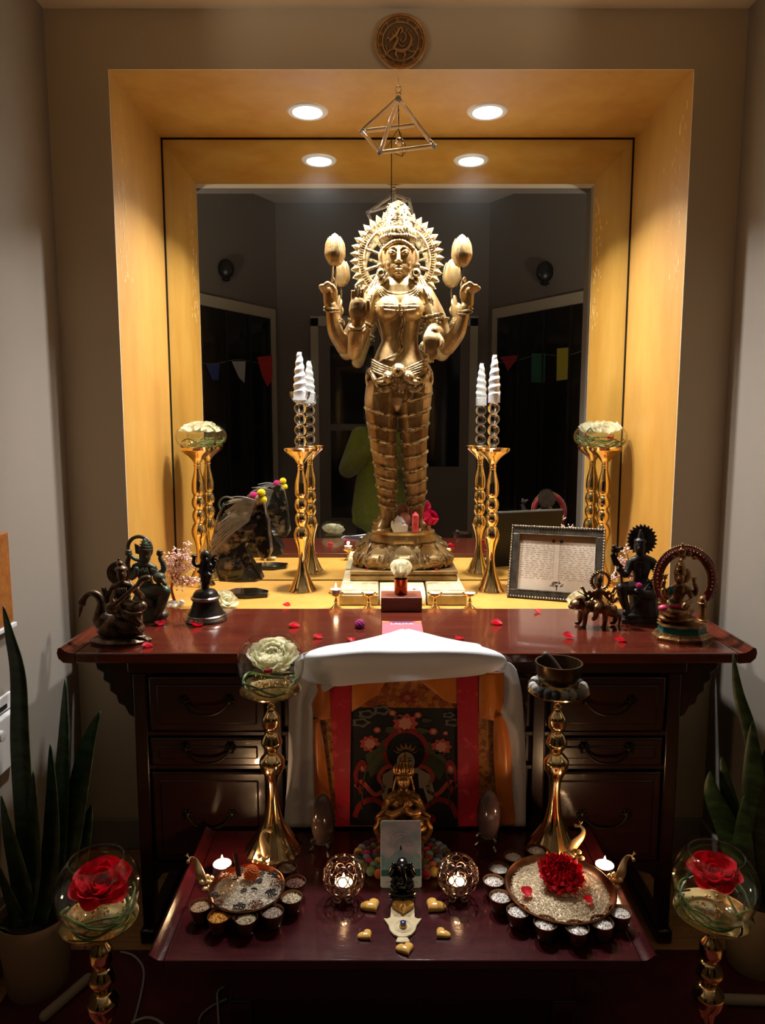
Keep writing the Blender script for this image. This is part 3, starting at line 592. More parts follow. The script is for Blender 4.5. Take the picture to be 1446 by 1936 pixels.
pm = MB().add([(0, -.5, 0), (.28, -.3, .35), (0, -.6, .4), (-.28, -.3, .35), (0, -.2, 1), (.24, 0, 0), (-.24, 0, 0), (0, .3, .3)], [(5, 1, 2, 0), (0, 2, 3, 6), (1, 4, 2), (2, 4, 3), (5, 7, 1), (1, 7, 4), (4, 7, 3), (3, 7, 6), (5, 0, 6, 7)]).mesh('halo_petal', ang=50)
for q in range(38):
    a = 2 * pi * q / 38 + .04
    if sin(a) < -.86: continue
    place('halo_petal', pm, m_bronze_o, halo, Matrix.Translation(ringpt(74, a) - ORG[st.name]) @ Matrix.Rotation(pi / 2 - a, 4, 'Y') @ Matrix.Diagonal((22 * k_, 7 * k_, 16 * k_, 1)))
# lotus buds on stems
def bud(cx, cy, d, stem, hand):
    b = Fig(SY, cx, cy); o = b.p((cx, cy + 30, d)); k = b.k
    bo = MB().lathe([(0, 0)] + [(r * k, z * k) for r, z in ((6, 1), (12, 6), (16.5, 16), (17.5, 27), (15.5, 40), (11, 50), (5, 57))] + [(0, 60 * k)], 32, o, flute=lambda a, z: 1 + .018 * cos(24 * a)).build('lotus_bud', m_bronze, st)
    for q in range(7):
        a = 2 * pi * q / 7 + .3
        MB().sheet([[o + V((rr_ * k * 1.07 * cos(a + w_), rr_ * k * 1.07 * sin(a + w_), z * k)) for w_ in (-.44 * ww, 0, .44 * ww)] for rr_, z, ww in ((10, 4, .8), (17, 17, 1.1), (17.6, 28, 1), (15.8, 41, .7), (11, 52, .12))], 4, 4).build('bud_petal', m_bronze, bo, solid=.0015)
    MB().tube([o + V((0, 0, .002)), o - V((0, 0, 14 * k)), b.p(hand)], 2.3 * k, 8).build('bud_stem', m_dbronze, st)
bud(633.5, 474, -30, None, (630, 545, -34)); bud(872.5, 476, -30, None, (878, 545, -34))
# jewellery
j = Fig(SY, 755, 640)
def arcb(pts, r, n, drop=0):
    Q = cr([j.p(p) for p in pts], n)
    for q in Q: j.ball(q, r * j.k, 7, 5)
for i, (dy, r) in enumerate(((0, 1.5), (5, 1.5), (10, 1.8), (15, 2.0))):
    arcb([(722 - i * 3, 543 + dy * .2, -14), (735 - i * 2, 552 + dy, -22 - i), (754, 556 + dy * 1.25, -25 - i), (773 + i * 2, 552 + dy, -22 - i), (787 + i * 3, 543 + dy * .2, -14)], r, 8)
for (a, b_) in ((574, 1.3), (586, 1.3)):
    j.L([(709, a, -18), (722, a - 1, -36), (735, a, -47), (755, a + 2, -38), (777, a, -47), (790, a - 1, -36), (802, a, -18)], [1.6] * 7, n=6)
for k in range(34): t = k / 33; x = 711 + 89 * t; dd = -20 - 26 * sin(pi * t) ** .5 if 0 else -(20 + 25 * abs(sin(2 * pi * t)) ** .7 + 12 * sin(pi * t)); j.B((x, 580, min(dd, -22)), (2.2, 2.6, 3.4), 7, 5)
for off in (0, 4): j.L([(756 + off, 592, -40), (761 + off, 604, -27), (757 + off, 622, -23), (753 + off, 640, -23), (757 + off, 655, -26), (750 + off, 668, -30), (735 + off, 676, -32), (716 + off, 684, -22)], [1.7] * 8, n=6)
for i in range(5): j.L([(703, 680 + i * 5, -22), (722, 690 + i * 4.5, -34), (745, 698 + i * 3, -40), (760, 699 + i * 3, -40), (782, 690 + i * 4.5, -34), (808, 678 + i * 5, -18)], [1.9] * 6, n=6)
for x, y, r in ((733.5, 713, 11), (771.5, 712, 11), (753, 700, 13)):
    j.B((x, y, -42), r, 18, 12); j.O((x, y, -46), r * .8, 1.4, (0, 1, 0)); j.O((x, y, -50), r * .45, 1.3, (0, 1, 0)); j.B((x, y, -53), 2.4, 8, 6)
for i in range(6):
    for k in range(-3 + i // 2, 4 - i // 2): j.B((755 + k * 6, 716 + i * 5, -46 + abs(k)), 2.6, 7, 5)
for sgn in (-1, 1):
    j.L([(755 + sgn * 8, 710, -44), (755 + sgn * 24, 722, -42), (755 + sgn * 44, 720, -32), (755 + sgn * 56, 700, -14), (755 + sgn * 60, 720, -6), (755 + sgn * 52, 738, -14)], [4, 5, 5, 4.5, 4.5, 3], n=6)
    j.L([(755 + sgn * 10, 722, -42), (755 + sgn * 22, 738, -40), (755 + sgn * 36, 736, -38), (755 + sgn * 44, 722, -34), (755 + sgn * 34, 716, -40)], [3, 3.6, 3.6, 3.4, 3], n=6)
    for i in range(2): arcb([(755 + sgn * 62, 742 - i * 16, -6), (755 + sgn * 46, 744 - i * 9, -30), (755 + sgn * 24, 736 - i * 4, -42), (755 + sgn * 8, 724, -46)], 1.7, 8)
    # earrings, hair tassels, shoulder ornament
    j.B((753.5 + sgn * 33, 516, -14), 9, 14, 9); j.O((753.5 + sgn * 33, 516, -22), 5, 1.4, (0, 1, 0)); j.B((753.5 + sgn * 33, 530, -10), 6); j.B((753.5 + sgn * 36, 502, -8), 5)
    for k in range(4): j.L([(753.5 + sgn * (30 + k * 3), 520, 6), (753.5 + sgn * (36 + k * 5), 540, 2), (753.5 + sgn * (36 + k * 8), 552, -8)], [3, 3.4, 2.4])
    for k in range(3): j.L([(755 + sgn * (46 + k * 4), 545 + k * 2, -14), (755 + sgn * (54 + k * 4), 562 + k * 3, -20), (755 + sgn * (55 + k * 5), 578 + k * 5, -20)], [2, 2.6, 1.2])
for cx, cy, d, r, nr in ((627, 582, -18, 12.5, (.1, -.3, 1)), (627, 587, -17, 12.8, (.1, -.3, 1)), (879, 586, -18, 12.5, (-.15, -.3, 1)), (878, 591, -17, 12.8, (-.15, -.3, 1)), (675, 616, -55, 12.6, (0, -.5, 1)), (675, 622, -52, 13, (0, -.5, 1)), (821, 627, -56, 12, (-.3, 1, 0)),
                         (688, 612, -10, 17, (.35, 0, 1)), (687, 619, -10, 17, (.35, 0, 1)), (676, 612, 17, 17.5, (.5, 0, 1)), (817, 598, -11, 17.5, (-.2, 0, 1)), (819, 606, -12, 17.5, (-.2, 0, 1)), (829, 608, 17, 18, (-.3, 0, 1))):
    j.O((cx, cy, d), r, 2.4, nr, 28, 8)
    q = V((0, 0, 1)).rotation_difference(V(nr).normalized())
    for k in range(22): a = 2 * pi * k / 22; j.ball(j.p((cx, cy, d)) + q @ V((cos(a) * r * 1.14 * j.k, sin(a) * r * 1.14 * j.k, 0)), 1.5 * j.k, 6, 4)
for k in range(9): j.B((822 + RND.uniform(-8, 10), 598 + RND.uniform(-6, 14), -28 + RND.uniform(-3, 3)), RND.uniform(2.5, 4.5), 8, 6)
# spiral cloth bands on the legs
def legc(side, y):
    T = ([(735, 722, 31, 0), (770, 719, 30, -3), (835, 724, 25, -9), (880, 729, 23, 0), (925, 731, 19, 4), (985, 733, 13, 2)] if side < 0 else [(735, 786, 32, 0), (770, 783, 31, -3), (830, 784, 24, -9), (880, 785, 22, 0), (925, 788, 18, 4), (985, 790, 13, 2)])
    for a, b_ in zip(T, T[1:]):
        if y <= b_[0]: t = (y - a[0]) / (b_[0] - a[0]); return [a[i] + (b_[i] - a[i]) * t for i in (1, 2, 3)]
    return T[-1][1:]
for side, ys in ((-1, (778, 806, 832, 856, 880, 902, 922, 940, 956)), (1, (752, 779, 807, 833, 859, 885, 910, 934, 952))):
    for y in ys:
        x, r, d = legc(side, y); nr = V((-side * -.28 if side < 0 else -.28, -.15, 1)); nr = V((.25 * -side * -1 if 0 else (.25 if side < 0 else -.28), -.12, 1))
        j.torus(j.p((x, y, d)), (r + 1.2) * j.k, 2.9 * j.k, nr, 32, 8); j.torus(j.p((x, y + 4.5, d)), (r + .2) * j.k, 1.1 * j.k, nr, 32, 6)
        q = V((0, 0, 1)).rotation_difference(nr.normalized())
        for k in range(30): a = 2 * pi * k / 30; j.ball(j.p((x, y + 2.6, d)) + q @ V((cos(a) * (r + 1.6) * j.k, sin(a) * (r + 1.6) * j.k, 0)), 1.15 * j.k, 5, 4)
j.build('jewellery', m_bronze_o, st)
# pedestal: foot plate, lotus, square plinth
p_ = Fig(SY, 760, 1040); k = p_.k
def ell(name, rows, cx, mat, sy=.62, seg=72, flute=None):
    o = p_.p((cx, rows[0][1], 0)); z0 = rows[0][1]
    mb = MB(); Z = [p_.p((cx, y, 0)).z for _, y in rows]
    mb.T = Matrix.Translation((o.x, o.y, 0)) @ Matrix.Diagonal((1, sy, 1, 1))
    mb.lathe([(0, Z[0])] + [(r * k, z) for (r, _), z in zip(rows, Z)] + [(0, Z[-1])], seg, flute=flute); return mb.build(name, mat, st)
ell('foot_plate', [(56, 1026), (62, 1021), (61, 1012), (57, 1008), (60, 1003), (58, 1001)], 762, m_bronze, .60)
lo = ell('lotus_base', [(84, 1069), (88, 1060), (86, 1052), (78, 1040), (68, 1030), (60, 1024)], 762, m_bronze, .56, 96, lambda a, z: 1 + .02 * cos(16 * a))
oo = p_.p((762, 1069, 0)); Zp = [p_.p((762, y, 0)).z for y in (1068, 1058, 1046, 1034, 1026)]
for q in range(10):
    a = 2 * pi * q / 10 + pi / 2
    for s_, lift in ((1.0, .0), (.62, .004), (.34, .007)):
        rows = []
        for (r, z, w_) in ((89, Zp[0], .18), (92, Zp[1], .30), (87, Zp[2], .31), (76, Zp[3], .24), (66, Zp[4], .08)):
            zz = Zp[2] + (z - Zp[2]) * s_; rows.append([V((oo.x + (r * k + lift) * cos(a + w_ * s_ * u), oo.y + (r * k + lift) * .56 * sin(a + w_ * s_ * u), zz + (.006 * (1 - abs(u)) if z == Zp[0] else 0))) for u in (-1, -.5, 0, .5, 1)])
        MB().sheet(rows, 3, 3).build('lotus_petal', m_bronze, lo, solid=.004)
        MB().tube([r_[0] for r_ in rows] + [rows[-1][2]] + [r_[-1] for r_ in rows[::-1]] + [rows[0][2]], .0036, 7, 4).build('petal_outline', m_bronze_o, lo)
b = MB(); z0, z1 = p_.p((760, 1097, -66)).z, p_.p((760, 1069, 0)).z
zb = .802
b.bx(oo.x - 98 * k, oo.x + 98 * k, SY - .095, SY + .105, zb, zb + .018); b.bx(oo.x - 94 * k, oo.x + 94 * k, SY - .092, SY + .102, zb + .018, z1 - .012); b.bx(oo.x - 98 * k, oo.x + 98 * k, SY - .097, SY + .107, z1 - .012, z1)
b.build('plinth', m_bronze, st, bev=.003)
# carved stone blocks under the plinth
m_stone = M('pale_carved_stone', H(206, 190, 150), .75, c2=H(180, 162, 122), vs=30, bump=.3, bs=80)
for nm, xa, xb in (('left', 641, 716), ('right', 808, 882)):
    A = at_y(xa, 1143, .105); B = at_y(xb, 1143, .105)
    s_ = thing('carved_stone_block', f'pale carved stone block under the {nm} half of the statue plinth', 'stone block', ((A.x + B.x) / 2, .28, NB), 'carved stone blocks')
    mb = MB().bx(A.x, B.x, .100, .455, NB + .0005, NB + .036); mb.box(((A.x + B.x) / 2, .2775, NB + .0405), (B.x - A.x, .355, .009), top=.965); mb.build('block', m_stone, s_, bev=.005)
    for k2 in range(3):
        for sx in (-1, 1):
            cx = (A.x + B.x) / 2 + sx * .030; w2 = .026 - k2 * .008
            MB().tube([(cx - w2, .118 + .004 * k2, NB + .0455), (cx - w2, .215, NB + .0455), (cx, .225 + w2 * .4, NB + .0455), (cx + w2, .215, NB + .0455), (cx + w2, .118 + .004 * k2, NB + .0455), (cx, .112 + .006 * k2, NB + .0455)], .0022, 6, close=True).build('carved_ridge', m_stone, s_)
A, B = at_y(716, 1140, .11), at_y(806, 1140, .11)
pc = thing('printed_card', 'cream printed card lying between the two carved stone blocks', 'card', ((A.x + B.x) / 2, .2, NB))
MB().sheet([[V((x, y, NB + z)) for x in (A.x + .003, (A.x + B.x) / 2, B.x - .003)] for y, z in ((.098, .002), (.112, .030), (.16, .042), (.24, .044))], 4, 4).build('card_sheet', M('cream_paper', H(232, 216, 172), .7, c2=H(222, 200, 150), vs=40), pc, solid=.001)
g = MB(); ox = at_y(783, 1110, .15).x
for dx, dy, r in ((0, 0, .005), (-.008, .007, .0026), (-.003, .012, .0026), (.004, .012, .0026), (.009, .007, .0026)): g.lathe([(0, .0001), (r, .0001), (r, .0008), (0, .0008)], 12, (ox + dx, .150 + dy * 1.6, NB + .0420))
g.build('paw_print', M('blue_ink', H(60, 70, 96), .6), pc)
# ================================================================ candlestick stands
ST1 = [(0, 0), (118, 0), (118, 4), (112, 14), (96, 36), (82, 62), (60, 110), (44, 155), (33, 205), (28, 255), (30, 310), (40, 360), (57, 410), (63, 440), (60, 470), (46, 505), (38, 512), (37, 520), (46, 540), (53, 575), (47, 605), (36, 620), (38, 635), (50, 655), (54, 690), (46, 722), (37, 735), (38, 745), (45, 757), (50, 780), (48, 850), (34, 910), (25, 955), (28, 963), (24, 975), (30, 990), (25, 1002), (50, 1040), (85, 1070)]
DISH1 = [(84, 1069), (110, 1090), (127, 1106), (133, 1126), (129, 1130), (122, 1118), (60, 1112), (0, 1112)]
ST2 = [(0, 0), (236, 0), (236, 6), (222, 22), (182, 80), (132, 150), (92, 220), (66, 300), (48, 400), (42, 480), (48, 560), (64, 610), (92, 660), (104, 710), (101, 745), (62, 790), (50, 800), (56, 822), (80, 862), (87, 890), (62, 950), (46, 968), (50, 985), (71, 1010), (74, 1060), (70, 1090), (50, 1120), (32, 1150), (36, 1170), (28, 1190), (40, 1225), (100, 1252)]
DISH2 = [(98, 1251), (190, 1270), (246, 1300), (252, 1310), (242, 1308), (180, 1286), (80, 1276), (0, 1276)]
def mkstand(prof, dish, us, uz, name, label, loc, fl=None, group=None, base_n=12):
    t = thing(name, label, 'candle stand', loc, group); o = V(loc)
    P = cr([(r * us, z * uz, 0) for r, z in prof[1:]], 3); cut = base_n * 3
    base = [(p.x, p.y) for p in P[:cut + 1]]; stem = [(p.x, p.y) for p in P[cut:]]
    MB().lathe([(0, 0)] + base, 48, o, flute=fl).build('base', m_brass, t, ang=30)
    MB().lathe(stem, 40, o).build('stem', m_brass, t, ang=30)
    MB().lathe([(r * us, z * uz) for r, z in dish], 48, o).build('dish', m_brass, t, ang=30)
    return t
def copytree(src, loc, label):
    o = src.copy(); COL.objects.link(o); o.location = loc; o['label'] = label; ORG[o.name] = V(loc)
    for ch in src.children:
        c = ch.copy(); COL.objects.link(c); c.parent = o
        for g in ch.children: d = g.copy(); COL.objects.link(d); d.parent = c
    return o
def sill(px, py): return on_z(px, py, NB)
u1 = .000436
P_L2 = sill(572, 1116); P_R2 = sill(927, 1116); P_L1 = sill(380, 1106); P_R1 = sill(1135, 1106)
gs = 'gold stands in the niche'
s1 = mkstand(ST1, DISH1, u1, u1, 'gold_stand', 'tall gold stand holding a crystal candlestick left of the big statue', P_L2, group=gs)
copytree(s1, P_R2, 'tall gold stand holding a crystal candlestick right of the big statue')
copytree(s1, P_L1, 'tall gold stand under the low glass bowl, left end of the niche')
copytree(s1, P_R1, 'tall gold stand under the low glass bowl, right end of the niche')
h1 = 1113 * u1
flu = lambda a, z: 1 + .035 * max(0, 1 - z / .13) * cos(20 * a)
u2 = .000282
T_L = V((on_z(521, 1590, LZ).x, -.530, LZ)); T_R = V((on_z(1040, 1590, LZ).x, -.530, LZ))
s2 = mkstand(ST2, DISH2, u2, .000298, 'gold_stand', 'fluted gold stand under the bowl with the white flower on the low table', T_L, flu, 'fluted gold stands', 10)
copytree(s2, T_R, 'fluted gold stand under the singing bowl on the low table')
G_L = V((at_y(187, 1720, -.862).x, -.862, .009)); G_R = V((at_y(1349, 1700, -.845).x, -.845, .009))
copytree(s2, G_L, 'gold stand on the rug under the left red rose bowl'); copytree(s2, G_R, 'gold stand on the rug under the right red rose bowl')
h2 = 1278 * .000298
# ================================================================ flowers
def petal_mesh(name, w=.55, cup=.55, curl=.35, ruf=0, n=6, tip=.5):
    def fn(u, v):
        a = (u - .5) * 2; ww = w * (sin(pi * min(v * .62 + .12, 1)) ** .8) * (1 - tip * max(0, v - .75) ** 1.2)
        x = a * ww; y = cup * (a * a) * ww - .22 * sin(pi * v * .9) - curl * max(0, v - .6) ** 2 * 2.2
        z = v * (1 - .10 * a * a * (1 if v > .5 else 0)) + ruf * v * .5 * sin(a * 11) * .18
        return V((x, y + ruf * v * .12 * sin(a * 14 + 1), z))
    me = MB().grid(fn, n + (6 if ruf else 0), n); return me.mesh(name, ang=90)
PM = petal_mesh('rose_petal_shape'); PR = petal_mesh('ruffled_petal_shape', .66, .62, .12, .45); PC = petal_mesh('carnation_petal_shape', .72, .35, .2, 1.3, 9, .2); PB = petal_mesh('bud_petal_shape', .62, .75, .12)
ROSE = [(3, .42, 4, .04), (4, .55, 12, .08), (5, .72, 24, .12), (6, .86, 40, .16), (6, .95, 58, .20)]
PEON = [(4, .5, 2, .05), (5, .62, 10, .10), (7, .74, 22, .15), (8, .86, 38, .20), (8, .94, 56, .24)]
BUD = [(3, .8, 2, .05), (4, .92, 6, .09), (4, 1.0, 13, .12)]
def flower(name, label, cat, c, r, mat, up=(0, 0, 1), rings=ROSE, pm=PM, group=None, seed=1, hscale=1.0):
    t = thing(name, label, cat, c, group); q = V((0, 0, 1)).rotation_difference(V(up).normalized()).to_matrix().to_4x4(); rr = random.Random(seed)
    for i, (n, s_, tilt, off) in enumerate(rings):
        for k in range(n):
            a = 2 * pi * (k + .5 * (i % 2)) / n + rr.uniform(-.15, .15); ti = radians(tilt + rr.uniform(-5, 5)); sc = s_ * r * 1.25 * rr.uniform(.93, 1.05)
            m4 = q @ Matrix.Rotation(a, 4, 'Z') @ Matrix.Translation((0, -off * r, -.45 * r * hscale)) @ Matrix.Rotation(ti, 4, 'X') @ Matrix.Diagonal((sc, sc, sc * hscale, 1))
            place('petal', pm, mat, t, m4)
    return t
def stem_ob(pts, r, label, group=None, mat=None):
    return tag(MB().tube(pts, r, 7, 4).build('flower_stem', mat or m_leaf, org=tuple(V(pts[0]))), label, 'stem', group)
# ================================================================ glass bowls with water, beads, stems
m_bead = M('gold_bead', (.9, .62, .22, 1), .15, 1)
def bowl(base, R, hgt, where, open_=.66, lvl=.5, beads=26, stems=4, seed=1, lean=None):
    o = V(base); rr = random.Random(seed); ph0 = -radians(62); ph1 = math.acos(open_)
    def prof(Rq, a0, a1, n=14):
        return [(Rq * cos(a0 + (a1 - a0) * k / n), (hgt / (sin(a1) - sin(a0)) / R) * Rq * (sin(a0 + (a1 - a0) * k / n) - sin(a0))) for k in range(n + 1)]
    outer = prof(R, ph0, ph1); inner = [(max(r - .0016, 0), z + .0016 if i < 4 else z) for i, (r, z) in enumerate(outer)]
    sh = MB().lathe([(0, 0)] + outer + inner[::-1] + [(0, .002)], 48, o)
    sh.torus(o + V((0, 0, hgt)), outer[-1][0] - .0008, .0014, seg=48, rs=8)
    g = tag(sh.build('glass_bowl', m_glass, org=o, ang=50), f'round clear glass bowl {where}', 'bowl')
    lz = hgt * lvl; W = [(r - .0026, z + .0022) for r, z in outer if z < lz - .001] ; rl = W[-1][0]
    def rad(z): return next((r for r, zz in outer if zz >= z), R) - .006
    MB_w = MB().lathe([(0, .0028)] + W + [(rad(lz) + .003, lz), (0, lz)], 40, o)
    tag(MB_w.build('water', m_water, org=o), f'clear water in the glass bowl {where}', 'water')
    if beads:
        b = MB()
        for k in range(beads):
            a = rr.uniform(0, 2 * pi); z = abs(rr.gauss(0, .016)) + .006; z = min(z, lz * .8); q = rad(z) * sqrt(rr.random()) * .92; b.ball(o + V((q * cos(a), q * sin(a), z)), rr.choice((.0016, .0022, .003)), 8, 6)
        tag(b.build('gold_beads', m_bead, org=o), f'scatter of tiny gold beads in the glass bowl {where}', 'beads', kind='stuff')
    for k in range(stems):
        a0 = rr.uniform(0, 6); z0 = lz * rr.uniform(.18, .75); q = rad(z0) * .94; ar = rr.uniform(1.6, 3.2)
        pts = [o + V((rad(z0 + .006 * sin(i)) * .94 * cos(a0 + ar * i / 7), rad(z0) * .94 * sin(a0 + ar * i / 7), z0 + .010 * sin(i * .9 + k))) for i in range(8)]
        stem_ob(pts, rr.uniform(.0014, .0026), f'green stem coiled in the bowl {where}', f'stems in the bowl {where}')
    return o + V((0, 0, lz))
zt = V((0, 0, h1))
W1 = bowl(P_L1 + zt, .073, .083, 'on the far left gold stand', .62, .62, 40, 6, 3)
W2 = bowl(P_R1 + zt, .073, .083, 'on the far right gold stand', .62, .62, 10, 7, 4)
flower('white_rose', 'white rose floating in the bowl on the far left gold stand', 'rose', W1 + V((-.016, -.01, .028)), .036, m_whitep, (-.3, -.2, 1), seed=3)
flower('white_rose', 'small white rose beside another one in the far left bowl', 'rose', W1 + V((.026, .006, .024)), .027, m_whitep, (.3, 0, 1), seed=4)
flower('white_flower', 'ruffled white flower in the bowl on the far right gold stand', 'flower', W2 + V((-.004, -.004, .024)), .042, m_whitep, (0, -.2, 1), PEON, PR, seed=5)
for dx in (-.006, .006): tag(MB().ball(W2 + V((dx - .005, -.062, -.008)), .0055).build('red_berry', m_redp, org=W2 + V((dx - .005, -.062, -.008))), 'small red berry floating in the far right glass bowl', 'berry', 'red berries in the far right bowl')
W3 = bowl(T_L + V((0, 0, h2)), .078, .128, 'with the white flower on the low table stand', .64, .55, 70, 6, 5)
flower('white_peony', 'large ruffled white flower floating in the bowl above the low table', 'flower', W3 + V((.006, -.006, .022)), .046, m_whitep, (.05, -.35, 1), PEON, PR, seed=6)
tag(MB().ball(W3 + V((.005, -.060, .004)), (.010, .006, .006)).build('red_bud', m_redp, org=W3 + V((.005, -.060, .004))), 'red bud floating below the large white flower', 'bud')
W4 = bowl(G_L + V((0, 0, h2)), .078, .128, 'with the red rose at the left edge', .64, .50, 40, 8, 7)
W5 = bowl(G_R + V((0, 0, h2)), .078, .128, 'with the red rose at the right edge', .64, .52, 24, 9, 8)
flower('red_rose', 'open red rose floating in the bowl left of the low table', 'rose', W4 + V((.004, .004, .014)), .044, m_redp, (.1, -.42, 1), seed=7)
flower('red_rose', 'open red rose floating in the bowl right of the low table', 'rose', W5 + V((.004, .012, .018)), .040, m_redp, (-.1, -.15, 1), seed=9)
# ================================================================ crystal candlesticks with spiral selenite spires
def candlestick(o, cup, label):
    t = thing('crystal_candlestick', label, 'candlestick', o, 'crystal candlesticks'); z = 0
    MB().lathe([(0, 0), (.022, 0), (.022, .004), (.016, .009), (.012, .013), (0, .013)], 12, o).build('foot', m_crystal, t, smooth=False); z = .012
    for k in range(4):
        MB().ball(o + V((0, 0, z + .0195)), .0205, 24, 16).build('crystal_ball', m_crystal, t); z += .0365
    if cup:
        MB().lathe([(0, z - .002), (.014, z), (.026, z + .010), (.034, z + .024), (.036, z + .038), (.033, z + .038), (.029, z + .024), (.021, z + .013), (0, z + .008)], 16, o).build('cup', m_crystal, t, smooth=False); z += .0095
    return o + V((0, 0, z + (.0005 if cup else .001)))
def spire(o, r, hgt, label, sq):
    t = MB()
    def fn(u, v):
        z = v * hgt; base = .18
        a = 2 * pi * u
        if v < base: rad = r
        else:
            w_ = (v - base) / (1 - base); rad = r * (1 - .66 * w_ ** 1.7) * (1 + .09 * sin(w_ * 2 * pi * 5.2 - a * 1.0))
        if v < base: rad *= 1 / max(abs(cos(a)), abs(sin(a))) ** .55
        return V(o) + V((rad * cos(a), rad * sin(a), z))
    t.grid(fn, 40, 90); t.lathe([(0, hgt), (r * .27, hgt)], 16, o); t.lathe([(0, 0), (r, 0)], 16, o)
    return tag(t.build('selenite_spire', m_selen, org=o, ang=60), label, 'crystal spire', 'selenite spires')
c1 = candlestick(P_L2 + zt, True, 'beaded crystal candlestick with a cup left of the big statue'); spire(c1, .021, .158, 'white spiral selenite spire in the cup left of the statue', 0)
c2_ = candlestick(P_R2 + zt, False, 'beaded crystal candlestick without a cup right of the big statue'); spire(c2_, .020, .158, 'white spiral selenite spire right of the statue', 1)
# ================================================================ tea lights and brass holders
def flame(o, sc=1.0, watts=None, parent=None):
    MB().lathe([(0, 0), (.0024 * sc, .003 * sc), (.0034 * sc, .007 * sc), (.0026 * sc, .012 * sc), (.0012 * sc, .017 * sc), (0, .020 * sc)], 12, o).build('flame', m_flame, parent)
    l = lamp('flame_light', 'POINT', V(o) + V((0, 0, .012)) - ORG[parent.name], watts or FLAME_W, (1, .60, .30), shadow_soft_size=.006); l.parent = parent
m_tin = M('tealight_tin', H(200, 200, 200), .25, 1)
def tealight(o, label, lit=True, r=.0195, hgt=.017, watts=None, group='tea lights'):
    t = thing('tea_light', label, 'candle', o, group); o = V(o)
    MB().lathe([(0, 0), (r, 0), (r, hgt), (r - .0006, hgt), (r - .0006, .001), (0, .001)], 28, o).build('tin_cup', m_tin, t)
    MB().lathe([(0, .0012), (r - .001, .0012), (r - .001, hgt - .002), (r * .6, hgt - .003), (0, hgt - .003)], 28, o).build('wax', m_wax, t)
    MB().tube([o + V((0, 0, hgt - .004)), o + V((.0005, 0, hgt + .004))], .0006, 6).build('wick', m_dark, t)
    if lit: flame(o + V((0, 0, hgt + .001)), 1.0, watts, t)
    return t
HP = [(0, 0), (.016, 0), (.017, .002), (.012, .007), (.007, .012), (.0045, .018), (.007, .022), (.004, .026), (.004, .034), (.007, .037), (.014, .039), (.0225, .045), (.0235, .050), (.022, .050), (.0205, .046), (0, .0455)]
def holder(px, label):
    o = V((at_y(px, 1140, .065).x, .065, NB)); t = thing('brass_tealight_holder', label, 'candle holder', o, 'brass tea light holders')
    MB().lathe(HP[:9], 28, o).build('foot', m_brass, t); MB().lathe(HP[8:], 28, o).build('dish', m_brass, t); return o + V((0, 0, .0462))
a = holder(635, 'small brass tea light holder, leftmost of four, with the pink candle'); tealight(a, 'lit pale tea light in the leftmost brass holder', True, .0185, .016, .06)
a = holder(697, 'small brass tea light holder, second from the left in front of the statue'); tealight(a, 'unlit low tea light in the second brass holder from the left', False, .0185, .006)
a = holder(822, 'small brass tea light holder just right of the copper cup'); tealight(a, 'burnt down tea light in the brass holder right of the copper cup', False, .0185, .005)
a = holder(888, 'small brass tea light holder, rightmost of four'); tealight(a, 'burnt down tea light in the rightmost brass holder', False, .0185, .004)
# ================================================================ wooden block, copper cup, rose
o = on_z(759, 1157, DZ); bk = MB().box((o.x, o.y + .045, DZ + .022), (.122, .09, .043))
tag(bk.build('wooden_block', M('red_brown_wood', H(122, 62, 36), .45, c2=H(104, 48, 28), vs=6, stretch=(1, 12, 12)), org=(o.x, o.y + .045, DZ), bev=.002), 'small red brown wooden block in front of the statue', 'block')
q = V((o.x - .001, o.y + .050, DZ + .0440))
tag(MB().lathe([(0, 0), (.018, 0), (.0195, .002), (.0205, .046), (.0195, .046), (.0185, .004), (0, .003)], 32, q).build('copper_cup', M('copper', H(176, 96, 60), .25, 1), org=q), 'small copper cup on the wooden block', 'cup')
flower('white_rose', 'white rose standing in the copper cup', 'rose', q + V((0, 0, .068)), .042, m_whitep, (0, -.15, 1), BUD, PB, seed=12)
# ================================================================ crystals and rose at the statue's feet
def crystal_pt(mb, base, tip, r, n=6, cap=.25):
    b, t = V(base), V(tip); ax = t - b; q = V((0, 0, 1)).rotation_difference(ax.normalized()); Lh = ax.length
    mb.lathe([(0, 0), (r * .9, 0), (r, Lh * (1 - cap)), (0, Lh)], n, b, q=q)
m_quartz = M('white_quartz', H(225, 224, 220), .3, sss=.3, bump=.3, bs=70)
f = Fig(SY - .055, 750, 985); g = MB(); rr = random.Random(8)
zft = p_.p((762, 1001, 0)).z + .001
cen = f.p((757, 985, 0))
def feet(px, py, y): p = at_y(px, py, y); return V((p.x, y, zft))
qc = feet(757, 1000, SY - .060)
for k in range(26):
    a = rr.uniform(0, 2 * pi); rad_ = rr.uniform(0, .024); hh = .055 * (1 - rad_ / .035) + rr.uniform(0, .012) - .02 * (cos(a) > 0) * rad_ / .03
    crystal_pt(g, qc + V((rad_ * cos(a), rad_ * .6 * sin(a), 0)), qc + V((rad_ * cos(a) * 1.4 - .005, rad_ * .6 * sin(a) * 1.3, max(hh, .014))), rr.uniform(.007, .013))
g.build('tmp', m_quartz, org=qc, smooth=False)
qz = bpy.data.objects['tmp']; qz.name = 'quartz_cluster'; tag(qz, 'white quartz cluster at the feet of the big statue', 'crystal')
rc = feet(785, 1000, SY - .064); g = MB(); crystal_pt(g, rc, rc + V((0, 0, .070)), .0125, 6, .2)
tag(g.build('red_crystal_point', M('red_quartz', H(214, 60, 70), .12, c2=H(235, 120, 120), vs=50, coat=.5), org=rc, smooth=False), 'upright red crystal point beside the white quartz cluster', 'crystal')
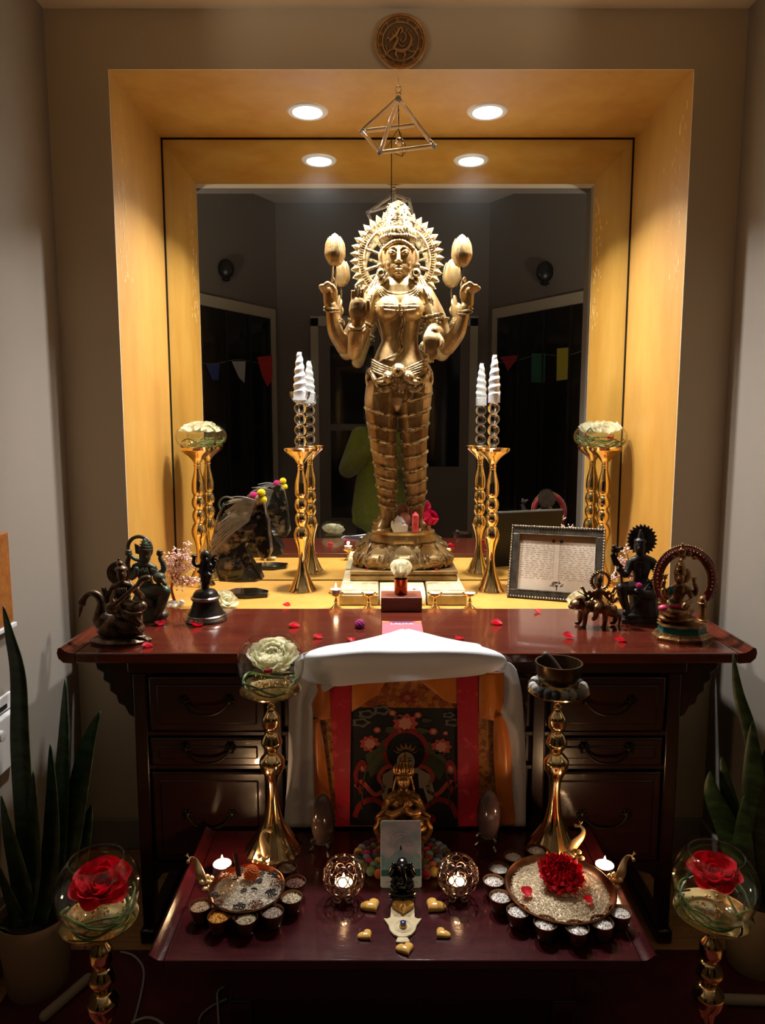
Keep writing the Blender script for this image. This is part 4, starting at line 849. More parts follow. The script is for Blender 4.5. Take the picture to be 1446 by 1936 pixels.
tb = feet(765, 1001, SY - .028); mm = M('pink_tumbled_stone', H(196, 140, 122), .3, c2=H(170, 108, 92), vs=30)
tag(MB().lathe([(0, 0), (.016, .0), (.021, .016), (.024, .034), (.022, .052), (.012, .062), (0, .063)], 9, tb).build('pink_stone', mm, org=tb, sub=1), 'pink rough stone standing behind the quartz cluster', 'stone')
flower('pink_rose', 'bright pink rose lying at the feet of the big statue', 'rose', feet(811, 1000, SY - .058) + V((0, 0, .042)), .037, m_pinkp, (.45, -.5, .6), BUD, PB, seed=14)
# ================================================================ loose petals, small flowers and the booklet on the desk
PL = MB().grid(lambda u, v: V(((u - .5) * 1.0 * sin(pi * (.12 + .8 * v)), v - .5, .35 * ((u - .5) * 2) ** 2 * sin(pi * v) + .18 * (v - .4) ** 2 * 3 + .02)), 8, 8).mesh('loose_petal', ang=90)
pet = [(302, 1182, .032, 40, 'in front of the green patinated figurine'), (371, 1184, .036, 80, 'in front of the bronze bell'), (279, 1224, .026, 120, 'by the base of the swan figurine'), (541, 1147, .026, 70, 'nearest the left gold stand'), (556, 1186, .030, 85, 'on the desk left of the purple flower'), (600, 1207, .026, 60, 'on the desk just left of the white scarf'), (664, 1212, .022, 10, 'touching the left slope of the white scarf'),
       (868, 1210, .024, 130, 'touching the right slope of the white scarf'), (938, 1181, .032, 75, 'on the desk below the right gold stand'), (1016, 1158, .022, 30, 'on the desk below the picture frame'), (1074, 1206, .030, 80, 'on the desk in front of the lion figurine'), (1172, 1213, .028, 95, 'on the desk left of the arched figurine')]
for x, y, sz, a, lb in pet:
    o = on_z(x, y, DZ); ob = bpy.data.objects.new('rose_petal', PL); COL.objects.link(ob); ob.location = o + V((0, 0, .0008)); ob.rotation_euler = (0, 0, radians(a)); ob.scale = (sz, sz, sz * 1.1)
    if not PL.materials: PL.materials.append(m_redp)
    tag(ob, f'loose red rose petal {lb}', 'petal', 'loose rose petals')
for x, lb in ((692, 'left'), (824, 'right')):
    o = V((at_y(x, 1070, SY - .085).x, SY - .085, z1 + .0006)); ob = bpy.data.objects.new('rose_petal', PL); COL.objects.link(ob); ob.location = o; ob.rotation_euler = (0, 0, .6); ob.scale = (.012, .012, .010)
    tag(ob, f'tiny red petal on the {lb} front corner of the statue plinth', 'petal', 'loose rose petals')
def pompom(c, r, n, seed=1):
    g = MB(); rr = random.Random(seed); g.ball(c, r * .8, 10, 7)
    for k in range(n):
        z = 1 - 1.6 * (k + .5) / n; a = k * 2.39996; q = sqrt(max(0, 1 - z * z)); d = V((q * cos(a), q * sin(a), z)); g.ball(V(c) + d * r * .82, (r * .24, r * .24, r * .2), 6, 4)
    return g
o = on_z(680, 1187, DZ); tag(pompom(o + V((0, 0, .010)), .0145, 50).build('purple_flower', M('purple_petal', H(150, 40, 110), .6), org=o), 'small round purple flower head lying on the desk', 'flower')
A, B_ = on_z(726, 1196, DZ), on_z(796, 1177, DZ); bkx, bky = (A.x + at_y(796, 1196, A.y).x) / 2, A.y
bt = thing('booklet', 'pink booklet titled LALITA half under the white scarf', 'book', (bkx, bky, DZ))
MB().bx(bkx - .055, bkx + .055, bky - .030, B_.y, DZ + .0003, DZ + .004).build('cover', M('pink_cover', H(226, 96, 110), .4), bt, bev=.001)
MB().bx(bkx - .055, bkx + .055, B_.y - .018, B_.y - .001, DZ + .0041, DZ + .0044).build('cover_band', M('violet_print', H(96, 50, 90), .4), bt)
for sx in (-1, 1): MB().prism([(0, 0), (.028, 0), (.014, .014), (0, .016)], (bkx + sx * .055, B_.y - .017, DZ + .0045), (-sx, 0, 0), (0, 1, 0), (0, 0, .0004)).build('cover_corner', M('coral_print', H(236, 130, 80), .4), bt, smooth=False)
tc = bpy.data.curves.new('title', 'FONT'); tc.body = 'LALITA'; tc.size = .020; tc.align_x = 'CENTER'; tc.extrude = .0002
to = bpy.data.objects.new('title_tmp', tc); COL.objects.link(to); bpy.context.view_layer.update()
tm = bpy.data.meshes.new_from_object(to.evaluated_get(bpy.context.evaluated_depsgraph_get())); bpy.data.objects.remove(to)
place('title_lettering', tm, M('white_ink', H(240, 230, 230), .5), bt, Matrix.Translation((0, B_.y - bky - .034, .0044)))
# ================================================================ medallion and hanging glass pyramid
f = Fig(-.002, 757, 82); k = f.k; o = f.p((757, 81, 0)); m_carv = M('carved_gold_wood', H(206, 154, 88), .4, .15, c2=H(170, 118, 62), vs=30); m_carv_d = M('carved_ground', H(118, 90, 58), .7)
md = thing('wall_medallion', 'round carved medallion with a dragon relief on the wall above the niche', 'medallion', o)
Y_ = V((0, -1, 0)); rq = Matrix.Rotation(pi / 2, 3, 'X')
MB().lathe([(0, .001), (47 * k, .001), (47 * k, .005), (0, .005)], 56, o, q=rq).build('disc', m_carv_d, md)
g = MB()
for R_, r_ in ((47.5, 2.4), (42.5, 1.0), (34, 1.3)): g.torus(o + Y_ * .007, R_ * k, r_ * k, (0, 1, 0), 64, 6)
g.build('rim', m_carv, md)
g = MB()
for q in range(72): a = 2 * pi * q / 72; g.ball(o + Y_ * .008 + V((cos(a) * 45 * k, 0, sin(a) * 45 * k)), 1.5 * k, 6, 4)
g.build('rim_beading', m_carv, md)
for q in range(12): a = 2 * pi * (q + .3) / 12; MB().torus(o + Y_ * .007 + V((cos(a) * 38.5 * k, 0, sin(a) * 38.5 * k)), 2.2 * k, 1.0 * k, (0, 1, 0), 12, 5).build('stud', m_carv, md)
g = MB()
def sc2(pts, rs): g.tube([o + Y_ * .008 + V(((x - 757) * k, 0, (81 - y) * k)) for x, y in pts], [r * k for r in rs], 8, 5, True)
sc2([(736, 82), (741, 76), (748, 70), (753, 62), (757, 57), (760, 61), (757, 67)], [1, 2.2, 2.6, 2.2, 1.8, 1.4, .8])
sc2([(737, 78), (733, 74), (731, 78)], [1.2, 1.0, .6]); sc2([(748, 71), (752, 78), (748, 86), (744, 93)], [1.4, 2.6, 2.8, 2.2])
sc2([(744, 92), (751, 97), (761, 98), (770, 94), (776, 85), (777, 74), (772, 66)], [1.8, 3.0, 3.2, 2.8, 2.4, 1.8, .8])
sc2([(760, 63), (766, 68), (767, 76), (762, 82), (757, 80), (759, 75)], [.8, 1.3, 1.5, 1.4, 1.2, .8]); sc2([(754, 84), (758, 90), (765, 89)], [.8, 1.2, .8])
for x, y in ((748, 66), (744, 71), (752, 60), (768, 63), (780, 80), (779, 88)): sc2([(x, y), (x + (2 if x > 757 else -2), y - 5)], [1.2, .5])
sc2([(750, 98), (748, 104), (752, 110), (750, 115)], [1.6, 1.8, 1.2, .6]); sc2([(762, 98), (766, 105), (762, 111)], [1.6, 1.6, .6]); sc2([(770, 95), (778, 100), (784, 98), (782, 104)], [1.6, 1.4, 1.2, .6])
sc2([(742, 95), (735, 98), (731, 104), (736, 106)], [1.6, 1.4, 1.2, .6]); sc2([(752, 110), (747, 112)], [.9, .5]); sc2([(762, 111), (768, 113)], [.9, .5]); sc2([(728, 88), (731, 93), (730, 98)], [.6, 1.0, .6])
g.build('dragon_relief', m_carv, md)
py_y = .045; m_rod_g = M('bright_glass_rod', (1, 1, 1, 1), .03, trans=.9, ior=1.5)
hp = thing('glass_pyramid', 'clear glass rod pyramid hanging under the niche soffit', 'hanging ornament', at_y(753, 175, py_y))
pt_ = {n: at_y(x, y, py_y + d) for n, x, y, d in (('apex', 753, 186, 0), ('L', 684, 248, .03), ('F', 718, 288, -.07), ('R', 820, 276, -.03), ('B', 789, 236, .075))}
for a, b_ in (('apex', 'L'), ('apex', 'F'), ('apex', 'R'), ('apex', 'B'), ('L', 'F'), ('F', 'R'), ('R', 'B'), ('B', 'L')): MB().tube([pt_[a], pt_[b_]], .0062, 12).build('glass_rod', m_rod_g, hp)
for n in 'LFRB': MB().ball(pt_[n], .0078).build('joint', m_crystal, hp)
ap = pt_['apex']; MB().lathe([(0, -.006), (.009, -.003), (.006, .008), (.008, .012), (.005, .015), (.0095, .023), (.008, .031), (0, .034)], 14, ap).build('finial', m_crystal, hp)
MB().tube([ap + V((0, 0, .03)), V((ap.x, ap.y, NT))], .0004, 5).build('thread', M('fishing_line', H(200, 200, 200), .3, trans=.6), hp)
wc = at_y(755, 268, py_y); g = MB(); g.tube([ap - V((0, 0, .004)), at_y(753, 205, py_y), at_y(754, 240, py_y)], .0011, 6)
for x in (729, 769, 762): g.tube([at_y(753, 243, py_y), at_y(x, 283, py_y), at_y(760, 296, py_y)], .0010, 6)
g.build('wire_pendant', m_dark, hp); MB().ball(wc, .0125, 20, 12).build('pendant_ball', m_crystal, hp)
for y in (209, 219, 225): MB().ball(at_y(753.5, y, py_y), .0042, 10, 7).build('bead', m_crystal, hp)
# ================================================================ figurines
def fig(px, py, z): y = on_z(px, py, z).y; return Fig(y, px, py - 50)
def root(f, px, py, z, name, label, cat='figurine'): p = on_z(px, py, z); return thing(name, label, cat, (p.x, f.y0, z))
m_green = M('green_patina', H(62, 84, 68), .45, .4, c2=H(74, 54, 40), vs=30, bump=.5, bs=90)
# --- swan with lute player
f = fig(229, 1213, DZ); t = root(f, 229, 1213, DZ, 'swan_figurine', 'dark bronze figurine of a lute player seated on a swan')
zb_ = lambda px, py, d=0: (px, py, d)
f.B((222, 1186, 0), (40, 26, 27), 24, 16); f.B((200, 1176, 0), (22, 20, 22)); f.B((248, 1188, 0), (26, 22, 16))
f.L([(190, 1172), (192, 1154), (192, 1140), (186, 1127), (174, 1121), (163, 1126), (156, 1136)], [16, 12, 9, 7.5, 6.5, 6, 7.5]); f.B((155, 1139), (8.5, 8, 9)); f.L([(153, 1146), (151, 1156), (149.5, 1166)], [5, 4, 1.8])
f.build('swan', m_dbronze, t, vox=.0016, sm=3)
g = MB(); o = V((ORG[t.name].x, f.y0, DZ)); k = f.k
g.T = Matrix.Translation(o) @ Matrix.Diagonal((1, .62, 1, 1)); g.lathe([(0, .0004), (54 * k, .0004), (56 * k, .007), (50 * k, .013), (30 * k, .018), (0, .02)], 48, flute=lambda a, z: 1 + .03 * cos(22 * a) + .02 * cos(7 * a)); g.build('wave_base', m_dbronze, t)
g = Fig(f.y0, 229, 1150)
for i in range(7): g.L([(246 + i * 4, 1210 - i * 2, -14 + i * 3), (262 + i * 3, 1204, -16 + i * 4), (280, 1212 - i * 1.5, -8 + i * 4)], [2.2, 2.6, 1.4])
for i in range(6): g.L([(216 + i * 7, 1174 + i, -27), (232 + i * 6, 1188 + i, -29), (254 + i * 3, 1194 + i, -24)], [2.4, 2.8, 1.4])
g.build('feathers', m_dbronze, t)
h = Fig(f.y0, 230, 1110)
h.L([(236, 1150, -6), (234, 1134, -6), (231, 1118, -6), (231, 1108, -6)], [20, 14, 15, 12], flat=.7); h.L([(216, 1110, -6), (231, 1105, -6), (246, 1108, -6)], [7, 8, 7]); h.L([(231, 1104, -6), (230, 1096, -8)], [6, 6])
h.B((230, 1086, -9), (9.5, 10, 12)); h.B((232, 1086, -18), (2, 2.5, 3)); h.B((229, 1076, -6), (12, 12, 7)); h.B((227, 1066, -5), (7, 7, 6)); h.L([(225, 1062, -4), (224.5, 1057, -4)], [3.4, 2.4])
h.L([(215, 1111, -6), (206, 1126, -10), (202, 1136, -12), (199, 1126, -14), (196, 1114, -14)], [6.5, 6, 6, 5, 5])
h.L([(247, 1108, -6), (259, 1120, -12), (268, 1128, -16), (262, 1120, -22), (256, 1113, -26)], [6.5, 6, 6, 5, 4.6])
h.L([(220, 1116, -8), (212, 1132, -20), (216, 1144, -28)], [6, 5.5, 5])
h.L([(238, 1146, -10), (254, 1150, -20), (268, 1146, -16)], [14, 14, 10]); h.L([(240, 1156, -8), (252, 1166, -20), (262, 1178, -18)], [15, 14, 8]); h.B((240, 1160, -6), (24, 18, 16))
h.build('musician', m_dbronze, t, vox=.0014, sm=2)
g = Fig(f.y0, 230, 1110); g.B((223, 1084, 6), (22, 3, 23), 28, 12)
for i in range(4): g.O((223, 1084, 4 - i * .4), 20 - i * 4, .9, (0, 1, 0), 36)
g.build('halo', m_dbronze, t)
g = Fig(f.y0, 230, 1110); g.B((211, 1151, -30), (13, 7, 11)); g.L([(216, 1146, -32), (240, 1124, -32), (262, 1104, -32)], [6, 4, 4]); g.L([(262, 1104, -32), (270, 1095, -32), (280, 1093, -32)], [5, 6, 6])
for i in range(4): g.L([(206 + i * 1.5, 1152 - i * 2.4, -37), (264 + i * 1.2, 1101 - i * 1.2, -37)], [.5, .5])
g.build('lute', m_dbronze, t)
g = Fig(f.y0, 230, 1110)
for i in range(9): g.L([(230 + i * 3, 1152 + i * 1.6, -28), (246 + i * 2.4, 1160 + i * 2.2, -37 + i * .6), (268 - i * .6, 1158 + i * 3, -28)], [1.8, 2.4, 1.4])
for i in range(5): g.L([(222 + i * 4, 1112, -18), (228 + i * 3, 1122, -22), (240 + i * 2, 1128, -20)], [1, 1.2, .8])
g.build('robe_folds', m_dbronze, t)
# --- seated green figure with ring halo
f = fig(294, 1170, DZ); t = root(f, 294, 1170, DZ, 'seated_figurine', 'green patinated seated four-armed figurine with a ring halo behind the swan')
f.L([(280, 1118), (276, 1100), (273, 1084), (272, 1072)], [17, 13, 14, 11], flat=.7); f.L([(256, 1072), (273, 1068), (290, 1074)], [7, 8, 7]); f.L([(273, 1068), (273, 1060)], [6, 6])
f.B((274, 1052), (11, 11, 14)); f.B((277, 1054, -11), (2, 2, 3)); f.L([(274, 1042), (274, 1032), (273, 1022)], [12.5, 9, 4])
f.L([(257, 1073), (250, 1084), (243, 1082, -6), (241, 1066, -8), (243, 1056, -8)], [6, 6, 6, 5, 4.5]); f.B((243, 1047, -8), (7, 7, 4)); f.B((243, 1042, -8), (6, 6, 3))
f.L([(289, 1075), (300, 1084, 4), (309, 1078, -2), (308, 1066, -4), (303, 1056, -4)], [6, 6, 5.5, 5, 4.5]); f.B((302, 1047, -4), (6.5, 6.5, 5)); f.B((302, 1042, -4), (6, 6, 2.5))
f.L([(258, 1076, -4), (248, 1092, -10), (257, 1086, -20), (258, 1076, -22)], [6, 6, 5, 5]); f.L([(288, 1078, -4), (296, 1090, -12), (300, 1100, -18)], [6, 6, 5]); f.B((301, 1092, -18), (12, 11, 10)); f.L([(306, 1096, -22), (312, 1104, -26)], [5, 4])
f.L([(276, 1120, -4), (296, 1116, -16), (312, 1118, -18)], [15, 13, 11]); f.L([(312, 1118, -18), (307, 1134, -18), (302, 1152, -16), (296, 1162, -18)], [11, 10, 8, 6]); f.L([(278, 1122, -4), (262, 1134, -14), (282, 1140, -22)], [14, 12, 9])
f.L([(284, 1128, 0), (288, 1150, 0), (292, 1168, 0)], [20, 20, 22]); f.B((304, 1162, -2), (15, 16, 10))
f.build('figure', m_green, t, vox=.0015, sm=2)
g = Fig(f.y0, 270, 1040); g.O((264, 1037, 12), 23, 3.6, (.1, 1, 0), 48, 10); g.poly([(254, 1028), (262, 1032), (262, 1048), (256, 1046)], 4, 8)
for y in (1024, 1029, 1034, 1039): g.O((274, y), 7 + (y - 1022) * .36, 1.0, (0, .15, 1), 28)
for i in range(5): g.L([(262 + i * 4, 1074, -10), (268 + i * 3, 1082, -14), (280 + i, 1090, -12)], [.9, 1.1, .8])
g.build('halo_ring', m_green, t)
g = MB(); g.T = Matrix.Translation((ORG[t.name].x, f.y0, DZ)) @ Matrix.Diagonal((1, .7, 1, 1)); g.lathe([(0, .0004), (22 * f.k, .0004), (24 * f.k, .006), (20 * f.k, .014), (0, .016)], 9); g.build('rock_base', m_green, t, sub=1)
# --- bell
f = fig(390, 1172, DZ); t = root(f, 390, 1172, DZ, 'hand_bell', 'black and silver hand bell with a winged figure handle', 'bell'); o = ORG[t.name]; k = f.k
sc = lambda L_: [(r / 7.23 * k, z / 7.23 * k * 1.03) for r, z in L_]
MB().lathe(sc([(0, 8), (250, 8), (272, 0), (284, 12), (280, 35)]), 48, o).build('lip', m_silver, t)
MB().lathe(sc([(280, 35), (262, 62), (268, 78), (252, 92)]), 48, o).build('rim_band', m_silver, t)
MB().lathe(sc([(250, 90), (232, 120), (200, 180), (178, 240), (172, 278)]), 48, o).build('bell_body', m_blackb, t)
MB().lathe(sc([(172, 276), (192, 284), (200, 300), (198, 316), (178, 330)]), 48, o).build('shoulder_band', m_silver, t)
MB().lathe(sc([(178, 328), (160, 370), (130, 405), (70, 425), (52, 430), (50, 520), (64, 530), (62, 640), (0, 660)]), 32, o).build('neck', m_blackb, t)
h = Fig(f.y0, 390, 1070)
h.L([(391, 1098), (390, 1086), (389, 1074), (389, 1064)], [9, 12, 13, 11]); h.B((390, 1080), (18, 14, 6)); h.B((389, 1052, -4), (11, 11, 12)); h.L([(389, 1046), (388.5, 1041)], [7, 3]); h.B((391, 1058, -12), (3, 6, 4))
h.L([(382, 1068, -4), (372, 1070, -8), (366, 1064, -8), (367, 1054, -8)], [4, 3.6, 3.6, 3.4]); h.B((367, 1051, -8), (6, 6, 3)); h.L([(396, 1068, -4), (404, 1072, -8), (406, 1062, -8)], [4, 3.6, 3])
for i in range(4): h.L([(394, 1062, 4), (404 + i * 1.5, 1052 + i * 6, 4), (411 - i, 1050 + i * 8, 2)], [3, 2.6, 1.4])
h.L([(388, 1084, -8), (396, 1088, -14), (394, 1096, -12)], [5, 4.6, 4])
h.build('figure_handle', m_blackb, t, vox=.0013, sm=1)
# --- horse head
f = Fig(.235, 455, 1030); hz = NB + .0
t = thing('horse_head', 'black and cream marbled stone horse head on a dark base', 'sculpture', (at_y(463, 1120, .235).x, .235, NB))
m_marb = M('marbled_jasper', H(22, 20, 19), .26, c2=H(150, 130, 100), vs=17, coat=.2, lo=.5, hi=.62)
f.poly([(414, 1100), (398, 1060), (399, 1020), (408, 985), (420, 958), (434, 946), (462, 943), (484, 940), (490, 938), (498, 950), (501, 968), (506, 985), (507, 1003), (510, 1024), (512, 1045), (506, 1056), (496, 1058), (488, 1052), (484, 1040), (474, 1030), (466, 1026), (463, 1034), (470, 1054), (480, 1070), (490, 1084), (496, 1097), (484, 1101), (450, 1102)], -16, 16)
f.B((440, 1000), (34, 24, 50)); f.B((440, 1070), (34, 26, 28)); f.B((470, 985), (28, 22, 32)); f.B((496, 1020), (10, 16, 26)); f.B((462, 1012), (18, 20, 16))
for d in (-12, 12): f.L([(482, 952, d), (486, 943, d * 1.3), (489, 934, d * 1.3)], [6, 5, 1.6])
f.build('head', m_marb, t, vox=.0026, sm=7)
g = Fig(.235, 455, 1000); rr = random.Random(4)
for i in range(26):
    s_ = i / 25; a = (484 - 4 * s_, 946 + 10 * s_); b_ = (436 - 38 * min(1, s_ * 1.3), 944 + 112 * s_)
    for sd in (-1, 1): g.L([(a[0] - 10 * s_, a[1] + 30 * s_, sd * 24), ((a[0] + b_[0]) / 2 - 4, (a[1] + b_[1]) / 2 - 6 + 12 * s_, sd * 29), (b_[0] + rr.uniform(-4, 3), b_[1] + rr.uniform(-4, 4), sd * 20)], [.4, .8, .5])
g.build('mane', M('mane_stone', H(156, 152, 144), .3), t)
g = Fig(.235, 455, 1000)
for d in (-1, 1): g.B((488, 978, d * 19), (4, 3, 3)); g.B((507, 1044, d * 8), (2.4, 3, 2))
g.build('eye', m_black, t)
cx = ORG[t.name].x
MB().tube([(cx - .008, .235, NB + .014), (cx - .008, .235, at_y(456, 1096, .235).z)], .004, 10).build('peg', m_crystal, t)
MB().prism([(-.078, -.02), (-.04, .045), (.03, .05), (.078, .012), (.080, -.028), (.01, -.05)], (cx, .235, NB + .0003), (1, 0, 0), (0, 1, 0), (0, 0, .016)).build('base_slab', m_black, t, bev=.002)
q = at_y(480, 940, .215); tag(pompom(q + V((0, 0, .004)), .014, 60, 3).build('magenta_flower', M('magenta_petal', H(190, 24, 104), .6), org=q), 'magenta pompom flower on the horse head', 'flower')
for px, py, lb in ((494, 932, 'upper'), (497, 945, 'lower')):
    q = at_y(px, py, .215); tag(pompom(q, .0135, 60, 4).build('yellow_flower', M('yellow_petal', H(226, 200, 20), .6), org=q), f'yellow pompom flower on the horse forehead, {lb} of two', 'flower', 'yellow flowers on the horse')
# --- pink gem trees
def gemtree(px, py, y, w_, hgt, label, seed, clusters):
    f = Fig(y, px, py - 40); b0 = at_y(px, py, y); b0.z = NB; t = thing('gem_tree', label, 'gem tree', (b0.x, y, NB)); rr = random.Random(seed)
    m_q = M('rose_quartz_chip', H(250, 206, 192), .25, c2=H(252, 232, 222), vs=60, coat=.4); m_c = M('copper_wire', H(150, 84, 54), .35, .8)
    g = MB(); rb = random.Random(seed + 1)
    for k in range(14): a = rb.uniform(0, 6.28); q = rb.uniform(0, .022); crystal_pt(g, (b0.x + q * cos(a), y + q * sin(a), NB), (b0.x + 1.5 * q * cos(a), y + 1.5 * q * sin(a), NB + rb.uniform(.014, .026) * (1 - q * 12)), .010)
    g.build('crystal_base', m_quartz, t, smooth=False)
    g = MB(); bd = MB(); tr = [V((b0.x, y, NB + .016)), f.p((px - 6, py - 20)), f.p((px - 3, py - 34)), f.p((px + 4, py - 50))]; g.tube(tr, [.005, .0045, .004, .0028], 8, 4)
    for cx, cy, r_, n in clusters:
        c = f.p((cx, cy)); s_ = tr[2] if cy < py - 30 else tr[1]; g.tube([s_, (s_ + c) / 2 + V((0, 0, .006)), c], [.0028, .0018, .0008], 6, 4)
        for k in range(n):
            d = V((rr.gauss(0, 1), rr.gauss(0, .8), rr.gauss(0, .8))) * (r_ * f.k * .55); bd.ball(c + d, (rr.uniform(1.6, 2.8) * f.k, rr.uniform(1.4, 2.4) * f.k, rr.uniform(1.4, 2.4) * f.k), 6, 4)
            if k % 3 == 0: g.tube([c, c + d], .0005, 4)
    g.build('trunk', m_c, t); bd.build('chip_leaves', m_q, t, kind='stuff')
gemtree(330, 1134, .090, 0, 0, 'pink gem tree on a quartz base left of the bronze bell', 5, [(334, 1050, 18, 60), (318, 1068, 14, 44), (350, 1050, 12, 36), (352, 1030, 8, 16), (328, 1085, 14, 40), (344, 1074, 12, 36), (362, 1068, 10, 24), (350, 1100, 14, 44), (370, 1098, 10, 24), (330, 1100, 10, 20)])
gemtree(1196, 1128, .075, 0, 0, 'pink gem tree half hidden behind the dark seated figurine', 6, [(1178, 1062, 10, 26), (1168, 1078, 10, 28), (1190, 1082, 12, 36), (1184, 1040, 8, 18), (1162, 1092, 8, 20), (1196, 1100, 10, 30), (1204, 1070, 12, 30)])
# --- lion rider
f = fig(1130, 1183, DZ); t = root(f, 1130, 1183, DZ, 'lion_rider_figurine', 'small bronze many-armed rider on a lion with a toothed ring halo')
m_mb = M('warm_bronze', H(150, 114, 78), .36, .8, c2=H(66, 46, 34), vs=40, bump=.45, bs=110)
f.L([(1100, 1144, 0), (1118, 1146, 0), (1138, 1150, 0), (1156, 1156, 0)], [13, 12, 11, 11]); f.B((1088, 1143, -3), (11, 12, 10)); f.B((1080, 1147, -4), (6, 7, 5)); f.B((1098, 1138, 0), (13, 14, 12)); f.L([(1092, 1133, -6), (1095, 1128, -7)], [3, 1.6])
for x, d, lean in ((1106, -7, 0), (1100, 8, -3), (1144, -8, 0), (1160, 6, 3)):
    bt_ = on_z(x, 1184, DZ); f.L([(x, 1150, d), (x + lean, 1164, d), (x + lean - 1, 1178 + (4 if d < 0 else 0) - 4, d), (x + lean - 3, 1186 - (0 if d < 0 else 9), d)], [7, 5.5, 4.2, 4]); f.L([(x + lean - 3, 1186 - (0 if d < 0 else 9), d), (x + lean - 8, 1187 - (0 if d < 0 else 9), d - 2)], [3.6, 3])
f.L([(1162, 1156, 4), (1172, 1166, 6), (1170, 1180, 6), (1174, 1186, 6)], [3.4, 2.8, 2.4, 2.8])
f.L([(1128, 1140, -4), (1130, 1128, -6), (1132, 1118, -6)], [11, 8, 8], flat=.7); f.L([(1124, 1119, -6), (1140, 1119, -6)], [4.5, 4.5]); f.B((1132, 1104, -7), (6, 6.5, 8)); f.L([(1133, 1097, -6), (1134, 1091, -6), (1135, 1086, -6)], [6.5, 5, 2])
f.L([(1122, 1142, -10), (1112, 1142, -16), (1110, 1156, -18)], [7, 6.5, 5]); f.L([(1134, 1142, -10), (1128, 1150, -20), (1126, 1166, -18), (1122, 1170, -20)], [8, 7, 4.5, 4]); f.B((1127, 1142, -10), (14, 11, 9))
for sx in (-1, 1):
    for j_, (dx, dy) in enumerate(((12, 2), (20, 8), (26, -6), (30, 14))): f.L([(1132 + sx * 8, 1120, -4), (1132 + sx * (8 + dx * .6), 1122 + dy * .8 + 5, -6), (1132 + sx * (4 + dx), 1122 + dy - 4, -10)], [3, 2.6, 2.4]); f.B((1132 + sx * (6 + dx), 1117 + dy, -11), 3.2)
f.build('figure', m_mb, t, vox=.0012, sm=1)
g = Fig(f.y0, 1130, 1100); g.O((1135, 1098, 4), 16, 2.4, (0, 1, 0), 40, 8); c = g.p((1135, 1098, 4))
for q in range(24): a = 2 * pi * q / 24; g.ball(c + V((cos(a) * 19 * g.k, 0, sin(a) * 19 * g.k)), 1.9 * g.k, 7, 5)
g.L([(1092, 1118, -12), (1116, 1132, -14)], [1, 1]); g.L([(1150, 1148, -20), (1166, 1116, -14)], [1, 1]); g.O((1155, 1137, -16), 6, 1, (0, 1, 0), 20)
g.build('halo_and_arms', m_mb, t)
# --- dark seated figure with flame halo
f = fig(1207, 1172, DZ); t = root(f, 1207, 1172, DZ, 'seated_figurine', 'tall black bronze seated figurine with spiked halo, trident and sword')
m_bk = M('black_patina', H(52, 46, 42), .38, .45, c2=H(30, 26, 24), vs=40, bump=.45, bs=90)
f.L([(1212, 1106), (1211, 1092), (1212, 1074), (1213, 1060)], [17, 14, 18, 14], flat=.7); f.L([(1194, 1062), (1213, 1056), (1232, 1062)], [8, 9, 8]); f.L([(1212, 1056), (1210, 1046)], [8, 7]); f.B((1209, 1034, -2), (11, 12, 15)); f.B((1207, 1037, -14), (2, 3, 3)); f.B((1210, 1023), (12, 12, 6)); f.L([(1211, 1020), (1211, 1010), (1211, 1003)], [7, 5, 2.4])
f.L([(1192, 1065), (1184, 1084, -6), (1178, 1086, -16), (1173, 1078, -22)], [8, 7, 6, 6]); f.L([(1234, 1064), (1244, 1088, -4), (1240, 1102, -14), (1231, 1103, -22)], [8, 7.5, 6.5, 6])
f.L([(1206, 1112, -6), (1188, 1112, -20), (1175, 1112, -26)], [15, 13, 11]); f.L([(1175, 1112, -26), (1178, 1132, -26), (1184, 1152, -26), (1182, 1159, -32)], [11, 9, 7, 6]); f.L([(1214, 1114, -6), (1238, 1118, -18), (1222, 1124, -28), (1204, 1120, -30)], [15, 13, 11, 8])
f.L([(1216, 1120, 0), (1217, 1140, 0), (1218, 1160, 0)], [28, 27, 28]); f.B((1212, 1112, 0), (28, 18, 10))
f.build('figure', m_bk, t, vox=.0015, sm=2)
g = Fig(f.y0, 1213, 1030); c = g.p((1214, 1021, 10)); pl = []
for q in range(46): a = 2 * pi * q / 46; r_ = 24 if q % 2 else 29.5; pl.append((1214 + r_ * cos(a), 1021 + r_ * 1.02 * sin(a)))
g.poly(pl, 8, 13)
for q in range(23): a = 2 * pi * (q + .0) / 23; g.L([(1214 + 10 * cos(a), 1021 + 10 * sin(a), 7), (1214 + 26 * cos(a), 1021 + 26 * sin(a), 8)], [1.2, .8])
g.build('flame_halo', m_bk, t)
g = Fig(f.y0, 1180, 1080); g.L([(1176, 1112, -24), (1173, 1080, -26), (1166, 1058, -26), (1160, 1046, -26)], [2, 2, 2, 2]); g.poly([(1154, 1050), (1160, 1046), (1172, 1064), (1180, 1072), (1174, 1074), (1164, 1068), (1160, 1070)], -28, -24)
g.B((1164, 1040, -26), (9, 5, 6)); g.B((1160, 1034, -26), (4, 4, 4)); g.L([(1166, 1040, -26), (1175, 1036, -26)], [3, 3]); g.B((1172, 1078, -24), (8, 7, 5)); g.build('trident', m_bk, t)
g = Fig(f.y0, 1210, 1130); g.L([(1236, 1092, -24), (1210, 1128, -34), (1190, 1160, -36)], [1.8, 1.7, 1.2]); g.L([(1225, 1098, -28), (1235, 1106, -28)], [2, 2]); g.build('sword', m_bk, t)
g = Fig(f.y0, 1210, 1080)
for i in range(5):
    for k2 in range(9): g.B((1200 + k2 * 3, 1060 + i * 4 + 4 * sin(k2 * pi / 8), -15 - 3 * sin(k2 * pi / 8)), 1.5, 6, 4)
